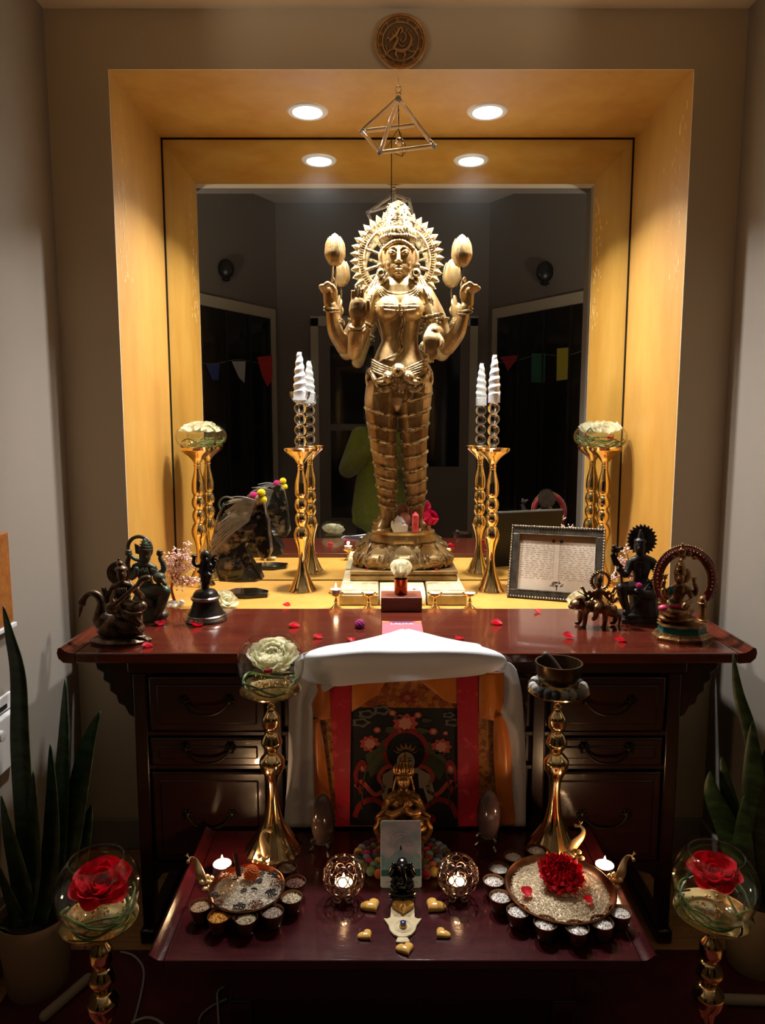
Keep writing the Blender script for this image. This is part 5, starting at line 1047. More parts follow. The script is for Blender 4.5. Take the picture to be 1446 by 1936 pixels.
for k2 in range(8): g.B((1211, 1078 + k2 * 3, -15 + k2 * .4), 1.6, 6, 4)
g.build('necklace', m_bk, t)
z0 = DZ + .0005
g = MB(); xx = ORG[t.name].x; yy = f.y0; g.box((xx - .004, yy, z0 + .006), (.114, .085, .012)); g.box((xx - .002, yy, z0 + .017), (.100, .074, .010)); g.build('stepped_base', m_bk, t, bev=.001)
q = Fig(f.y0, 1208, 1107).p((1208, 1107, -34)); tag(pompom(q, .0085, 40, 6).build('magenta_flower', bpy.data.materials['magenta_petal'], org=q), 'small magenta flower in the lap of the black figurine', 'flower')
# --- painted figure under an arch
f = fig(1288, 1206, DZ); t = root(f, 1288, 1206, DZ, 'arched_figurine', 'painted brass seated four-armed figurine under a beaded red arch')
m_pb = M('painted_brass', H(176, 134, 82), .32, .8, c2=H(100, 66, 42), vs=45, bump=.45, bs=110); m_tq = M('turquoise_enamel', H(22, 92, 88), .3); m_pk = M('pink_enamel', H(186, 48, 84), .4); m_rd = M('red_enamel', H(110, 24, 34), .4)
o = ORG[t.name]; k = f.k
def octa(r, z0_, z1_, r1=None, mat=m_pb, nm='base_tier'): g = MB(); g.T = Matrix.Translation(o) @ Matrix.Diagonal((1, .78, 1, 1)) @ Matrix.Rotation(pi / 8, 4, 'Z'); g.lathe([(0, z0_), (r * k, z0_), ((r1 or r) * k, z1_), (0, z1_)], 8); return g.build(nm, mat, t, smooth=False)
octa(56, .0004, .008); octa(55, .008, .013, 51); octa(51, .013, .020, 48); octa(45, .020, .036, 43, m_tq, 'enamel_band'); octa(47, .036, .042, 44)
f.B((1280, 1168), (36, 26, 8)); f.B((1279, 1156, -6), (30, 22, 10)); f.L([(1258, 1152, -10), (1276, 1160, -24), (1296, 1158, -22)], [10, 8, 6]); f.L([(1302, 1154, -8), (1284, 1162, -22), (1264, 1160, -18)], [10, 8, 6])
f.L([(1280, 1148), (1282, 1132), (1285, 1118), (1286, 1112)], [14, 10, 13, 11], flat=.7); f.L([(1272, 1112), (1286, 1108), (1300, 1114)], [6, 7, 6]); f.L([(1285, 1108), (1284, 1100)], [5, 5]); f.B((1284, 1092, -3), (9, 9.5, 12)); f.B((1283, 1094, -12), (1.8, 2.4, 2.6)); f.L([(1285, 1083), (1286, 1072), (1287, 1064), (1288, 1057)], [11, 9, 6, 2])
f.L([(1271, 1112, 4), (1258, 1118, 2), (1253, 1110, -4), (1255, 1100, -6)], [5, 5, 4.4, 4]); f.L([(1301, 1114, 4), (1312, 1124, 2), (1316, 1114, -4), (1313, 1104, -6)], [5, 5, 4.4, 4])
for x, y in ((1257, 1090), (1312, 1096)): f.B((x, y + 2, -6), (4, 4, 4)); [f.L([(x, y + 2, -6), (x + 5 * cos(a), y - 4, -6 + 5 * sin(a))], [2, 1.4]) for a in (0, 1.3, 2.5, 3.8, 5)]
f.L([(1272, 1114, -4), (1260, 1130, -10), (1254, 1124, -18), (1253, 1116, -20)], [5.4, 5, 4.6, 4.4]); f.L([(1300, 1116, -4), (1308, 1132, -12), (1296, 1142, -26), (1292, 1148, -28)], [5.4, 5, 4.6, 4])
f.build('figure', m_pb, t, vox=.0012, sm=1)
g = Fig(f.y0, 1280, 1140); g.B((1256, 1150, -12), (12, 9, 7)); g.B((1279, 1147, -17), (15, 5, 5)); g.B((1266, 1153, -15), (14, 8, 6)); g.build('pink_skirt', m_pk, t)
g = Fig(f.y0, 1280, 1120); g.B((1268, 1116, -8), (6, 7, 8)); g.B((1270, 1136, -14), (4, 4, 4)); g.build('turquoise_sash', m_tq, t)
for y, r_ in ((1084, 11.5), (1076, 10), (1069, 7.8)): Fig(f.y0, 1286, 1075).O((1285.5, y, 0), r_, 1, (0, .1, 1), 24).build('crown_band', m_pb, t)
Fig(f.y0, 1290, 1088).B((1294, 1088, 8), (13, 2.5, 15), 24, 10).build('small_halo', m_pb, t)
g = Fig(f.y0, 1295, 1095); A = [(1295 + 52 * cos(a), 1096 - 56 * sin(a), 12) for a in [radians(-38 + 256 * q / 40) for q in range(41)]]
g.L(A, [7] * 41, n=1); g.build('arch', m_rd, t)
g = Fig(f.y0, 1295, 1095)
for q in range(56): a = radians(-30 + 240 * q / 55); g.B((1295 + 60 * cos(a), 1096 - 64 * sin(a), 11), 2.4, 8, 5)
g.L([(1295 + 44 * cos(a), 1096 - 47 * sin(a), 10) for a in [radians(-34 + 248 * q / 30) for q in range(31)]], [2.2] * 31, n=1)
for q in range(30): a = radians(-20 + 220 * q / 29); g.B((1295 + 52 * cos(a), 1096 - 56 * sin(a), 4), 2.0, 7, 5)
g.build('arch_beading', m_pb, t)
g = Fig(f.y0, 1292, 1040)
for x, y, r_ in ((1291, 1042, 8), (1280, 1047, 6), (1303, 1047, 6), (1272, 1053, 5), (1312, 1054, 5), (1291, 1052, 7)): g.B((x, y, 8), (r_, 5, r_))
g.L([(1291, 1036, 8), (1290.5, 1028, 8)], [4, 1.5]); g.build('arch_finial', m_pb, t)
for x in (1253, 1328):
    g = Fig(f.y0, x, 1150); g.L([(x, 1134, 12), (x, 1176, 12)], [7.5, 7.5], 8); g.O((x, 1140, 12), 8.5, 1.6); g.O((x, 1146, 12), 8, 1.2); g.O((x, 1172, 12), 9, 1.8); g.build('pillar', m_pb, t)
# --- loose white roses on the sill
q = sill(438, 1140); flower('white_rose', 'white rose head lying beside the bronze bell', 'rose', V((q.x, .06, NB + .027)), .031, m_whitep, (.5, -.5, .6), ROSE, PM, seed=21)
q = sill(1084, 1140); flower('white_rose', 'white rose head lying in front of the picture frame', 'rose', V((q.x, .045, NB + .029)), .034, m_whitep, (-.3, -.5, .6), ROSE, PM, seed=22)
# --- picture frame leaning back
BL = sill(958, 1129); BR = sill(1139, 1143); ux = (BR - BL); Wf = ux.length; ux.normalize(); back = V((-ux.y, ux.x, 0)); up = (V((0, 0, 1)) * cos(.33) + back * sin(.33)).normalized(); nf = ux.cross(up)
Hf = .245
pf = thing('framed_print', 'leaning ornate silver frame with a faint family tree print', 'picture frame', BL)
m_fr = M('pewter_frame', H(104, 96, 84), .35, .7, c2=H(70, 64, 56), vs=40)
def fpt(a, b, c=0): return BL + ux * a + up * (b + .001) + nf * c
def slab(a0, a1, b0, b1, c0, c1, nm, mat, **kw):
    m = MB(); m.prism([(a0, b0 + .001), (a1, b0 + .001), (a1, b1 + .001), (a0, b1 + .001)], BL + nf * c0, ux, up, nf * (c1 - c0)); return m.build(nm, mat, pf, smooth=False, **kw)
bd_ = .028
slab(0, Wf, 0, Hf, -.012, -.006, 'backing', m_dark)
for a in ((0, Wf, 0, bd_), (0, Wf, Hf - bd_, Hf), (0, bd_, bd_, Hf - bd_), (Wf - bd_, Wf, bd_, Hf - bd_)): slab(*a, -.006, .006, 'frame_rail', m_fr, bev=.002)
g = MB()
for i in range(34):
    for b in (.004, Hf - .004): g.ball(fpt((i + .5) / 34 * Wf, b, .007), (.0046, .0046, .0040), 7, 5)
for i in range(26):
    for a in (.004, Wf - .004): g.ball(fpt(a, (i + .5) / 26 * Hf, .007), (.0040, .0046, .0048), 7, 5)
g.build('rope_border', m_silver, pf)
g = MB()
for a0, b0, a1, b1 in ((bd_, bd_, Wf - bd_, bd_), (bd_, Hf - bd_, Wf - bd_, Hf - bd_), (bd_, bd_, bd_, Hf - bd_), (Wf - bd_, bd_, Wf - bd_, Hf - bd_)): g.tube([fpt(a0, b0, .006), fpt(a1, b1, .006)], .0018, 6)
g.build('inner_bead', m_silver, pf)
slab(bd_ - .002, Wf - bd_ + .002, bd_ - .002, Hf - bd_ + .002, -.006, -.004, 'print', M('faded_print', H(196, 182, 164), .5, c2=H(168, 150, 130), vs=6))
slab(bd_ - .002, Wf - bd_ + .002, Hf - bd_ - .022, Hf - bd_ + .002, -.004, -.0036, 'print_heading', M('brown_print', H(132, 106, 84), .5))
ink = M('sepia_ink', H(150, 132, 114), .6); inkd = M('black_ink', H(30, 24, 22), .6)
g = MB(); rr = random.Random(9)
for i in range(17):
    b = Hf - bd_ - .030 - i * .0072
    for sd in (0, 1):
        a = bd_ + .006 + sd * (Wf / 2 - bd_ + .004); e_ = a + (Wf / 2 - bd_) * .86
        while a < e_: L_ = rr.uniform(.006, .018); g.prism([(a, b), (min(a + L_, e_), b), (min(a + L_, e_), b + .0006), (a, b + .0006)], BL + nf * -.0034, ux, up, nf * .0003); a += L_ + rr.uniform(.003, .01)
for a in (Wf * .47, Wf * .53): g.prism([(a, bd_ + .045), (a + .0006, bd_ + .045), (a + .0006, Hf - bd_ - .02), (a, Hf - bd_ - .02)], BL + nf * -.0034, ux, up, nf * .0003)
g.build('print_lines', ink, pf)
q3 = Matrix((ux, up, nf)).transposed()
for a in (Wf * .462, Wf * .545): MB().lathe([(0, 0), (.0058, 0), (.0058, .0004), (0, .0004)], 20, fpt(a, Hf - bd_ - .020, -.0033), q=q3).build('portrait_dot', inkd, pf)
g = MB(); tx, tb_ = Wf * .52, bd_ + .008; g.tube([fpt(tx, tb_, -.0034), fpt(tx, tb_ + .012, -.0034)], .0014, 5)
for i in range(46): a = rr.uniform(0, pi); q_ = sqrt(rr.random()); g.ball(fpt(tx + .022 * q_ * cos(a), tb_ + .010 + .018 * q_ * sin(a), -.0034), (rr.uniform(.0012, .0026), .0004, .0014), 6, 4)
g.build('printed_tree', inkd, pf)
MB().prism([(Wf * .4, .0), (Wf * .6, .0), (Wf * .55, .15), (Wf * .45, .15)], BL + nf * -.012, ux, (up * .95 + back * -.02), back * .002).build('easel_back', m_dark, pf, smooth=False)
# ================================================================ on the low table
def lt_(px, py, h=0): return on_z(px, py, LZ + h)
m_copper = M('old_copper', H(150, 98, 66), .28, .95, c2=H(110, 70, 46), vs=30)
m_rice = M('rice_grain', H(226, 216, 198), .5); m_salt = M('salt_crystal', H(224, 218, 212), .4, trans=.1)
def grains(o, R, n, sz, mat, label, seed, dome=.004, mat_name='rice', cat='rice', long_=2.6):
    g = MB(); rr = random.Random(seed); o = V(o)
    for k in range(n):
        q = R * sqrt(rr.random()); a = rr.uniform(0, 2 * pi); z = dome * (1 - (q / R) ** 2) + rr.uniform(-.0008, .001)
        b = rr.uniform(0, pi); l = sz * rr.uniform(.8, 1.2); d = V((cos(b), sin(b), rr.uniform(-.35, .35))) * l * long_ / 2; w_ = V((-sin(b), cos(b), 0)) * l / 2; u = V((0, 0, l / 2)); c = o + V((q * cos(a), q * sin(a), z))
        g.add([c - d, c + w_, c + u, c - w_, c - u, c + d], [(0, 1, 2), (0, 2, 3), (0, 3, 4), (0, 4, 1), (5, 2, 1), (5, 3, 2), (5, 4, 3), (5, 1, 4)])
    g.lathe([(0, -.004), (R * .99, -.004), (R * .99, -.0006), (R * .5, dome * .7), (0, dome * .9)], 32, o)
    return tag(g.build(mat_name, mat, org=o, ang=60), label, cat, kind='stuff')
def tray(px, py, R, side):
    o = on_z(px, py, LZ + .038); o.z = LZ; t = thing('offering_tray', f'round copper offering tray with peacock ornaments on the {side} of the low table', 'tray', o, 'offering trays')
    MB().lathe([(0, .0005), (R * .5, .0005), (R * .46, .004), (R * .2, .010), (R * .2, .021), (0, .021)], 40, o).build('foot', m_copper, t)
    MB().lathe([(0, .020), (R * .72, .020), (R * .95, .029), (R, .038), (R * 1.012, .038), (R * .985, .040), (R * .93, .031), (R * .7, .023), (0, .023)], 64, o).build('plate', m_copper, t)
    return t, o
m_ivory = M('ivory_gilt', H(206, 176, 126), .32, .6)
def peacock(t, o, ang, R, z, flip, tilt=.9):
    a = radians(ang); ux = V((-sin(a), cos(a), 0)) * flip; un = V((cos(a), sin(a), 0)); up = (V((0, 0, 1)) * sin(tilt) + un * cos(tilt)).normalized(); c = o + un * (R + .004) + V((0, 0, z))
    P = lambda x, y: c + ux * x * 1.35 + up * (y * 1.35 + .012)
    g = MB(); g.tube([P(-.004, .004), P(0, .014), P(.008, .026), P(.010, .036), P(.004, .042), P(-.004, .040)], [.009, .0105, .007, .0046, .004, .003], 10, 4, True, flat=.5); g.ball(P(-.004, .041), .004, 8, 6)
    for dx in (-.003, 0, .003): g.tube([P(.003, .044), P(.003 + dx, .050)], .0008, 5)
    for x, y in ((-.008, .004), (0, -.002), (.008, .002), (-.013, -.006), (-.004, -.010), (.006, -.008), (.014, -.006), (-.008, -.018), (.002, -.018), (.010, -.016), (.001, -.026)): g.ball(P(x, y), (.0062, .0062, .004), 10, 6); g.torus(P(x, y), .0044, .0012, tuple(un), 12, 5)
    g.build('peacock_ornament', m_ivory, t)
tL, oL = tray(467, 1677, .079, 'left side'); tR, oR = tray(1058, 1676, .113, 'right side')
peacock(tL, oL, 172, .079, .034, -1); peacock(tL, oL, 78, .082, .034, 1)
peacock(tR, oR, 8, .113, .034, 1); peacock(tR, oR, 62, .116, .034, -1)
grains(oL + V((0, 0, .0285)), .071, 2600, .0021, m_rice, 'white rice mixed with spices in the left tray', 1, .008)
grains(oR + V((0, 0, .0285)), .101, 4200, .0022, M('golden_rice', H(214, 196, 164), .5), 'pale rice heaped in the right tray', 2, .010)
# spices on the left tray
def heap(px, py, r, mat, label, seed):
    p = on_z(px, py, LZ + .036); g = MB(); rr = random.Random(seed)
    for k in range(70): q = r * sqrt(rr.random()); a = rr.uniform(0, 6.28); g.ball(p + V((q * cos(a), q * .9 * sin(a), .003 * (1 - q / r))), rr.uniform(.0008, .0018), 5, 4)
    tag(g.build('spice_heap', mat, org=p), label, 'spice', 'spice heaps in the left tray', 'stuff')
m_sp1 = M('dark_spice', H(46, 44, 50), .7); m_sp2 = M('brown_spice', H(122, 72, 50), .7); m_sp3 = M('pink_salt', H(214, 160, 146), .5)
heap(404, 1693, .012, m_sp1, 'dark spice heap at the left of the left tray', 1); heap(517, 1652, .013, m_sp1, 'dark spice heap at the back right of the left tray', 2); heap(514, 1687, .013, m_sp1, 'grey spice heap at the right of the left tray', 3); heap(523, 1669, .013, m_sp2, 'brown spice heap at the right of the left tray', 4); heap(484, 1709, .014, m_sp2, 'brown spice heap at the front of the left tray', 5); heap(452, 1714, .013, m_sp1, 'dark seeds at the front of the left tray', 6); heap(425, 1656, .016, m_sp3, 'pink salt heap at the back left of the left tray', 7); heap(414, 1705, .010, m_sp2, 'brown powder at the front left of the left tray', 8)
q = on_z(475, 1657, LZ + .043); tag(pompom(q + V((0, 0, .008)), .0165, 90, 8).build('orange_flower', M('orange_petal', H(206, 92, 16), .6), org=q), 'orange marigold head on the left tray', 'flower')
a_, b_ = on_z(450, 1657, LZ + .037), at_y(443, 1613, on_z(450, 1657, LZ + .037).y + .03)
g = MB(); g.tube([a_, b_], .0034, 8); g.tube([a_ + V((.005, 0, 0)), b_ + V((.005, 0, -.002))], .0030, 8); tag(g.build('cinnamon_stick', M('cinnamon', H(70, 36, 28), .7), org=a_), 'rolled cinnamon stick upright in the left tray', 'spice')
def star(px, py, lb):
    p = on_z(px, py, LZ + .0385); g = MB()
    for k in range(7): a = 2 * pi * k / 7; g.ball(p + V((cos(a) * .0042, sin(a) * .0042, 0)), (.0032, .0032, .0014), 6, 4)
    tag(g.build('star_anise', m_sp1, org=p), f'star anise {lb} on the left tray', 'spice', 'star anise')
for x, y, lb in ((458, 1643, 'behind the marigold'), (495, 1651, 'right of the marigold'), (491, 1664, 'below the marigold on the right'), (461, 1682, 'in the middle'), (444, 1660, 'by the cinnamon stick')): star(x, y, lb)
p = on_z(481, 1681, LZ + .0385); tag(MB().tube([p - V((.008, 0, 0)), p + V((0, 0, .002)), p + V((.007, -.003, 0))], [.001, .002, .001], 6, 3).build('clove', m_sp1, org=p), 'dark clove lying near the middle of the left tray', 'spice')
# carnation and petals on the right tray
q = on_z(1061, 1664, LZ + .046); flower('red_carnation', 'ruffled red carnation on the rice of the right tray', 'carnation', q + V((0, 0, .016)), .036, m_redp, (0, -.3, 1), PEON, PC, seed=31)
q = on_z(1070, 1690, LZ + .041); tag(MB().ball(q, (.012, .010, .008), 12, 8).build('pink_stone', M('salt_stone', H(196, 150, 130), .6, bump=.4, bs=120), org=q), 'rough pink stone below the red carnation', 'stone')
for x, y, sz, a, lb in ((994, 1688, .024, 20, 'left'), (1111, 1704, .020, 70, 'right')):
    o = on_z(x, y, LZ + .04); ob = bpy.data.objects.new('rose_petal', PL); COL.objects.link(ob); ob.location = o; ob.rotation_euler = (.2, 0, radians(a)); ob.scale = (sz, sz, sz); tag(ob, f'red petal on the rice {lb} of the carnation', 'petal', 'petals on the right tray')
# small offering bowls
m_bowlm = M('dark_copper', H(120, 80, 54), .28, .9)
def obowl(px, py, fill, label, what, seed, r=.0222):
    o = on_z(px, py, LZ + .034); o.z = LZ; o.y = max(o.y, LY0 + .026)
    sh = MB().lathe([(0, .0004), (r * .62, .0004), (r * .86, .012), (r, .027), (r * 1.03, .034), (r * .97, .034), (r * .92, .025), (r * .6, .008), (0, .007)], 32, o).build('offering_bowl', m_bowlm, org=o); tag(sh, f'small copper bowl of {what} {label}', 'bowl', 'offering bowls')
    grains(o + V((0, 0, .0275)), r * .90, 130, .0024, fill, f'{what} filling the small copper bowl {label}', seed, .006, what.split()[-1], 'offering', 1.5)
sp = {'cream paste': M('cream_paste', H(196, 164, 130), .6), 'yellow turmeric': M('turmeric', H(196, 134, 44), .7), 'pale herbs': M('pale_herb', H(196, 184, 150), .7), 'grey salt': M('grey_salt', H(176, 160, 146), .6), 'white seeds': M('white_seed', H(214, 200, 172), .6), 'brown powder': M('brown_powder', H(112, 74, 62), .7), 'dark seeds': M('dark_seed', H(130, 108, 88), .5)}
for i, (x, y, w_, lb) in enumerate(((379, 1711, 'cream paste', 'at the left end of the left tray'), (414, 1731, 'yellow turmeric', 'in front of the left tray'), (465, 1734, 'pale herbs', 'in front of the left tray'), (515, 1722, 'grey salt', 'at the front right of the left tray'), (551, 1695, 'white seeds', 'right of the left tray'), (558, 1666, 'brown powder', 'right of the left tray'), (541, 1639, 'dark seeds', 'behind the left tray'))): obowl(x, y, sp[w_], lb, w_, 40 + i)
wh = ['behind the right tray, farthest', 'behind the right tray by the egg stand', 'left of the right tray, third from the back', 'leftmost around the right tray', 'at the front left of the right tray', 'before the right tray, leftmost of its front row', 'before the right tray, second of its front row', 'before the right tray, third of its front row', 'before the right tray, fourth of its front row', 'rightmost around the right tray']
for i, (x, y) in enumerate(((1014, 1606), (971, 1618), (943, 1640), (933, 1664), (946, 1694), (979, 1721), (1031, 1744), (1091, 1753), (1138, 1743), (1172, 1723))): obowl(x, y, m_salt, wh[i], 'white salt', 60 + i)
p = on_z(1070, 1604, LZ + .02); tag(MB().ball(p, (.008, .016, .008), 12, 8, Matrix.Rotation(.6, 3, 'Z')).build('pink_stone', M('rose_stone', H(150, 84, 84), .35), org=p), 'long polished pink stone behind the right tray', 'stone')
# candles on the table
def pxs(px, py, h): p = lt_(px, py, h); p.z = LZ + .0004; return p
tealight(pxs(420, 1631, .036), 'burning tea light behind the left offering tray', True, .0205, .034, FLAME_W)
tealight(pxs(1143, 1633, .036), 'burning tea light behind the right offering tray', True, .0205, .034, FLAME_W)
RG = MB().torus((0, 0, 0), .0098, .0011, (0, 0, 1), 18, 5).mesh('jewel_ring'); JW = MB().lathe([(0, -.003), (.005, -.0026), (.0086, 0), (.005, .0026), (0, .003)], 10).mesh('jewel', smooth=False)
m_rose = M('rose_gold_wire', H(170, 128, 110), .22, 1)
def jewel_holder(px, py, side):
    o = lt_(px, py); o.z = LZ; t = thing('jewelled_candle_holder', f'round candle holder of wire rings and crystals {side}', 'candle holder', o, 'jewelled candle holders'); R_ = .042; cz = .052
    MB().lathe([(0, .019), (.022, .019), (.022, .021), (0, .021)], 24, o).build('floor_plate', m_rose, t)
    for k in range(4): a = pi / 4 + k * pi / 2; MB().ball(o + V((.018 * cos(a), .018 * sin(a), .008)), .0078, 12, 8).build('crystal_foot', m_crystal, t); MB().tube([o + V((.018 * cos(a), .018 * sin(a), .015)), o + V((.020 * cos(a), .020 * sin(a), .020))], .002, 6).build('foot_pin', m_rose, t)
    for row, (el, n, off) in enumerate(((-38, 10, 0), (-10, 12, .5), (18, 12, 0), (43, 10, .5))):
        for k in range(n):
            a = 2 * pi * (k + off) / n; e = radians(el); d = V((cos(e) * cos(a), cos(e) * sin(a), sin(e))); m4 = Matrix.Translation(V((0, 0, cz)) + d * R_) @ V((0, 0, 1)).rotation_difference(d).to_matrix().to_4x4()
            rg_ = place('wire_ring', RG, m_rose, t, m4); place('jewel', JW, m_glass, rg_, Matrix.Identity(4))
    tealight(o + V((0, 0, .0213)), f'burning tea light inside the jewelled holder {side}', True, .0195, .018, FLAME_W * .08)
jewel_holder(650, 1700, 'left of the card'); jewel_holder(865, 1698, 'right of the card')
# felt ball mat
FB = MB().ball((0, 0, 0), 1, 12, 8).mesh('felt_ball')
fc = [M('felt_%s' % n, H(*c_), .95, bump=.4, bs=400, sheen=.3) for n, c_ in (('red', (150, 30, 44)), ('magenta', (190, 30, 96)), ('orange', (208, 100, 40)), ('yellow', (206, 168, 70)), ('mint', (120, 150, 100)), ('olive', (100, 96, 50)), ('teal', (50, 80, 84)), ('rose', (176, 110, 110)), ('plum', (92, 34, 66)), ('brown', (120, 80, 56)), ('sky', (130, 140, 160)))]
o = on_z(761, 1628, LZ); mt = thing('felt_ball_mat', 'round mat of colourful felt balls under the brass figurine', 'mat', (o.x, o.y, LZ)); rr = random.Random(17); i = 0
for R_, n in ((.104, 30), (.083, 24), (.062, 18), (.041, 12), (.020, 6), (0, 1)):
    for k in range(n): a = 2 * pi * k / n + R_ * 30; place('felt_ball', FB, rr.choice(fc), mt, Matrix.Translation((R_ * cos(a), R_ * .72 * sin(a), .0112)) @ Matrix.Diagonal((.0108, .0100, .0108, 1)))
# brass seated figure on the mat
f = Fig(o.y + .030, 762, 1520); bz = LZ + .0225; t = thing('brass_figurine', 'crowned golden seated figurine in front of the hanging scroll', 'figurine', (o.x, f.y0, bz))
m_bf = M('gilt_bronze', H(204, 154, 88), .3, .75, c2=H(116, 78, 44), vs=45, bump=.4, bs=120)
f.L([(760, 1548), (760, 1534), (761, 1518), (762, 1506)], [24, 18, 22, 18], flat=.65); f.L([(738, 1510), (762, 1502), (786, 1510)], [10, 11, 10]); f.L([(762, 1502), (763, 1492)], [8, 8]); f.B((763, 1477, -4), (12.5, 13, 16)); f.B((763, 1479, -17), (2.2, 3, 4)); f.B((763, 1486, -15), (4, 3, 2)); f.B((763, 1464), (17, 16, 7))
for sx in (-1, 1): f.B((763 + sx * 6, 1475, -15), (3, 2, 1.6)); f.L([(763 + sx * 14, 1470, 2), (763 + sx * 18, 1488, 6), (763 + sx * 21, 1504, 4)], [2.6, 2.6, 2.6])
f.L([(763, 1456), (764, 1446), (765, 1436), (766, 1426)], [13, 10, 7, 3.5])
f.L([(738, 1510), (728, 1530, -4), (742, 1540, -18), (760, 1532, -24)], [9, 8, 7, 6]); f.L([(786, 1510), (796, 1530, -4), (780, 1538, -18), (764, 1530, -24)], [9, 8, 7, 6]); f.L([(764, 1532, -24), (768, 1518, -26)], [4, 3])
f.B((762, 1560, -6), (48, 32, 14)); f.L([(730, 1556, -16), (762, 1564, -30), (790, 1556, -18)], [12, 12, 12])
f.build('figure', m_bf, t, vox=.0016, sm=1)
g = Fig(f.y0, 762, 1500)
for k in range(9): a = pi * k / 8; g.L([(763 + 16 * cos(a), 1462, -12 * sin(a)), (763 + 17 * cos(a), 1452, -13 * sin(a)), (763 + 14 * cos(a), 1444, -10 * sin(a))], [3.4, 2.6, 1])
for y, r_ in ((1458, 15), (1464, 17.5), (1448, 11.5), (1440, 8.6)): g.O((763.5, y, -1), r_, 1.3, (0, .12, 1), 30)
g.build('crown', m_bf, t); g = Fig(f.y0, 762, 1500)
for i in range(3):
    for k in range(13): u = k / 12; g.B((748 + 29 * u, 1502 + i * 4 + 8 * sin(pi * u), -14 - 6 * sin(pi * u)), 1.7, 6, 4)
g.build('necklace', m_bf, t)
for sx in (-1, 1):
    Fig(f.y0, 762, 1500).L([(762 + sx * 30, 1528, -10), (762 + sx * 42, 1538, -14), (762 + sx * 50, 1544, -14), (762 + sx * 42, 1548, -16), (762 + sx * 34, 1544, -14)], [2.6, 3.4, 2.4, 3, 2]).build('scarf_end', m_bf, t)
    Fig(f.y0, 762, 1500).L([(762 + sx * 46, 1580, -10), (762 + sx * 52, 1566, -12), (762 + sx * 46, 1554, -12), (762 + sx * 50, 1544, -12)], [5, 5, 4, 1.5]).build('flame_scroll', m_bf, t)
g = MB(); g.T = Matrix.Translation((o.x, f.y0, bz)) @ Matrix.Diagonal((1, .7, 1, 1)); zt_ = max(f.p((762, 1570)).z - bz, .03); g.lathe([(0, .0), (.046, .0), (.050, zt_ * .2), (.042, zt_ * .45), (.046, zt_ * .7), (.056, zt_), (0, zt_ + .004)], 40, flute=lambda a, z: 1 + .05 * abs(sin(9 * a))); g.build('lotus_throne', m_bf, t)
# card, black figure
p0 = on_z(719, 1679, LZ); p1 = on_z(797, 1679, LZ); wc_ = (p1.x - p0.x); kk = mpp(p0); bkv = V((0, sin(.34), cos(.34)))
top = at_y(719, 1553, p0.y); hc = .150
for _ in range(30):
    tp = p0 + bkv * hc; q = tp - CAM; py_ = 968 - F * (q.y * sin(TH) + q.z * cos(TH)) / (q.y * cos(TH) - q.z * sin(TH)); hc *= 1 + (py_ - 1553) / 1500
cd_ = thing('picture_card', 'blue and lilac picture card propped behind the black figurine', 'card', p0)
def rrect(w_, h_, r, n=5): return [(cx + r * cos(a), cy + r * sin(a)) for cx, cy, a0 in ((w_ - r, r, -pi / 2), (w_ - r, h_ - r, 0), (r, h_ - r, pi / 2), (r, r, pi)) for a in [a0 + pi / 2 * j / n for j in range(n + 1)]]
nrm = V((0, -cos(.34), sin(.34)))
m_card = M('misty_print', H(150, 174, 196), .35, c2=H(214, 200, 222), vs=34, stretch=(1, 1, 1.4))
MB().prism(rrect(wc_, hc, .005), p0 + V((0, 0, .0006)), (1, 0, 0), bkv, nrm * -.0016).build('card_stock', M('card_white', H(204, 222, 230), .4), cd_, smooth=False)
c0 = lambda x, y, l=.0003: p0 + V((x, 0, .0006)) + bkv * y + nrm * l
def cprint(poly, mat, nm, l): MB().prism(poly, p0 + V((0, 0, .0006)) + nrm * l, (1, 0, 0), bkv, nrm * .0001).build(nm, mat, cd_, smooth=False)
cprint([(.002, hc * .17), (wc_ - .002, hc * .17), (wc_ - .002, hc - .003), (.002, hc - .003)], m_card, 'sky_print', .0001)
cprint([(.002, hc * .17), (wc_ - .002, hc * .17)] + [(wc_ - .002 - (wc_ - .004) * j / 12, hc * (.50 + .05 * sin(j * 1.1) - .03 * abs(j - 6) / 6)) for j in range(13)], M('sea_print', H(120, 166, 184), .35, c2=H(176, 202, 214), vs=30), 'sea_print', .0003)
cprint([(.002, hc * .17), (wc_ - .002, hc * .17), (wc_ - .002, hc * .28), (.002, hc * .26)], M('teal_print', H(64, 112, 122), .35), 'wave_print', .0005)
for j in range(4): g = MB(); R_ = .010 + j * .006; g.tube([c0(wc_ / 2 + R_ * cos(a), hc * .60 + R_ * 1.1 * sin(a), .0006) for a in [pi * q / 12 for q in range(13)]], .0007, 5); g.build('arch_print', M('lilac_print', H(176, 164, 184), .4), cd_)
cprint([(wc_ / 2 - .002, hc * .56), (wc_ / 2 + .002, hc * .56), (wc_ / 2 + .001, hc * .62), (wc_ / 2, hc * .64), (wc_ / 2 - .001, hc * .62)], inkd, 'figure_print', .0008)
cprint([(wc_ * .1, hc * .085), (wc_ * .9, hc * .085), (wc_ * .9, hc * .09), (wc_ * .1, hc * .09)], M('grey_print', H(110, 130, 140), .4), 'caption_line', .0002)
f = fig(762, 1700, LZ); t = root(f, 762, 1700, LZ, 'black_figurine', 'small glossy black elephant-headed figurine in front of the card')
f.B((762, 1694), (20, 16, 12)); f.L([(762, 1698), (762, 1684), (762, 1668), (762, 1654)], [20, 20, 19, 13], flat=.8); f.B((762, 1668, -8), (17, 15, 16)); f.B((760, 1636, -3), (12, 12, 12)); f.B((760, 1627), (9, 9, 5))
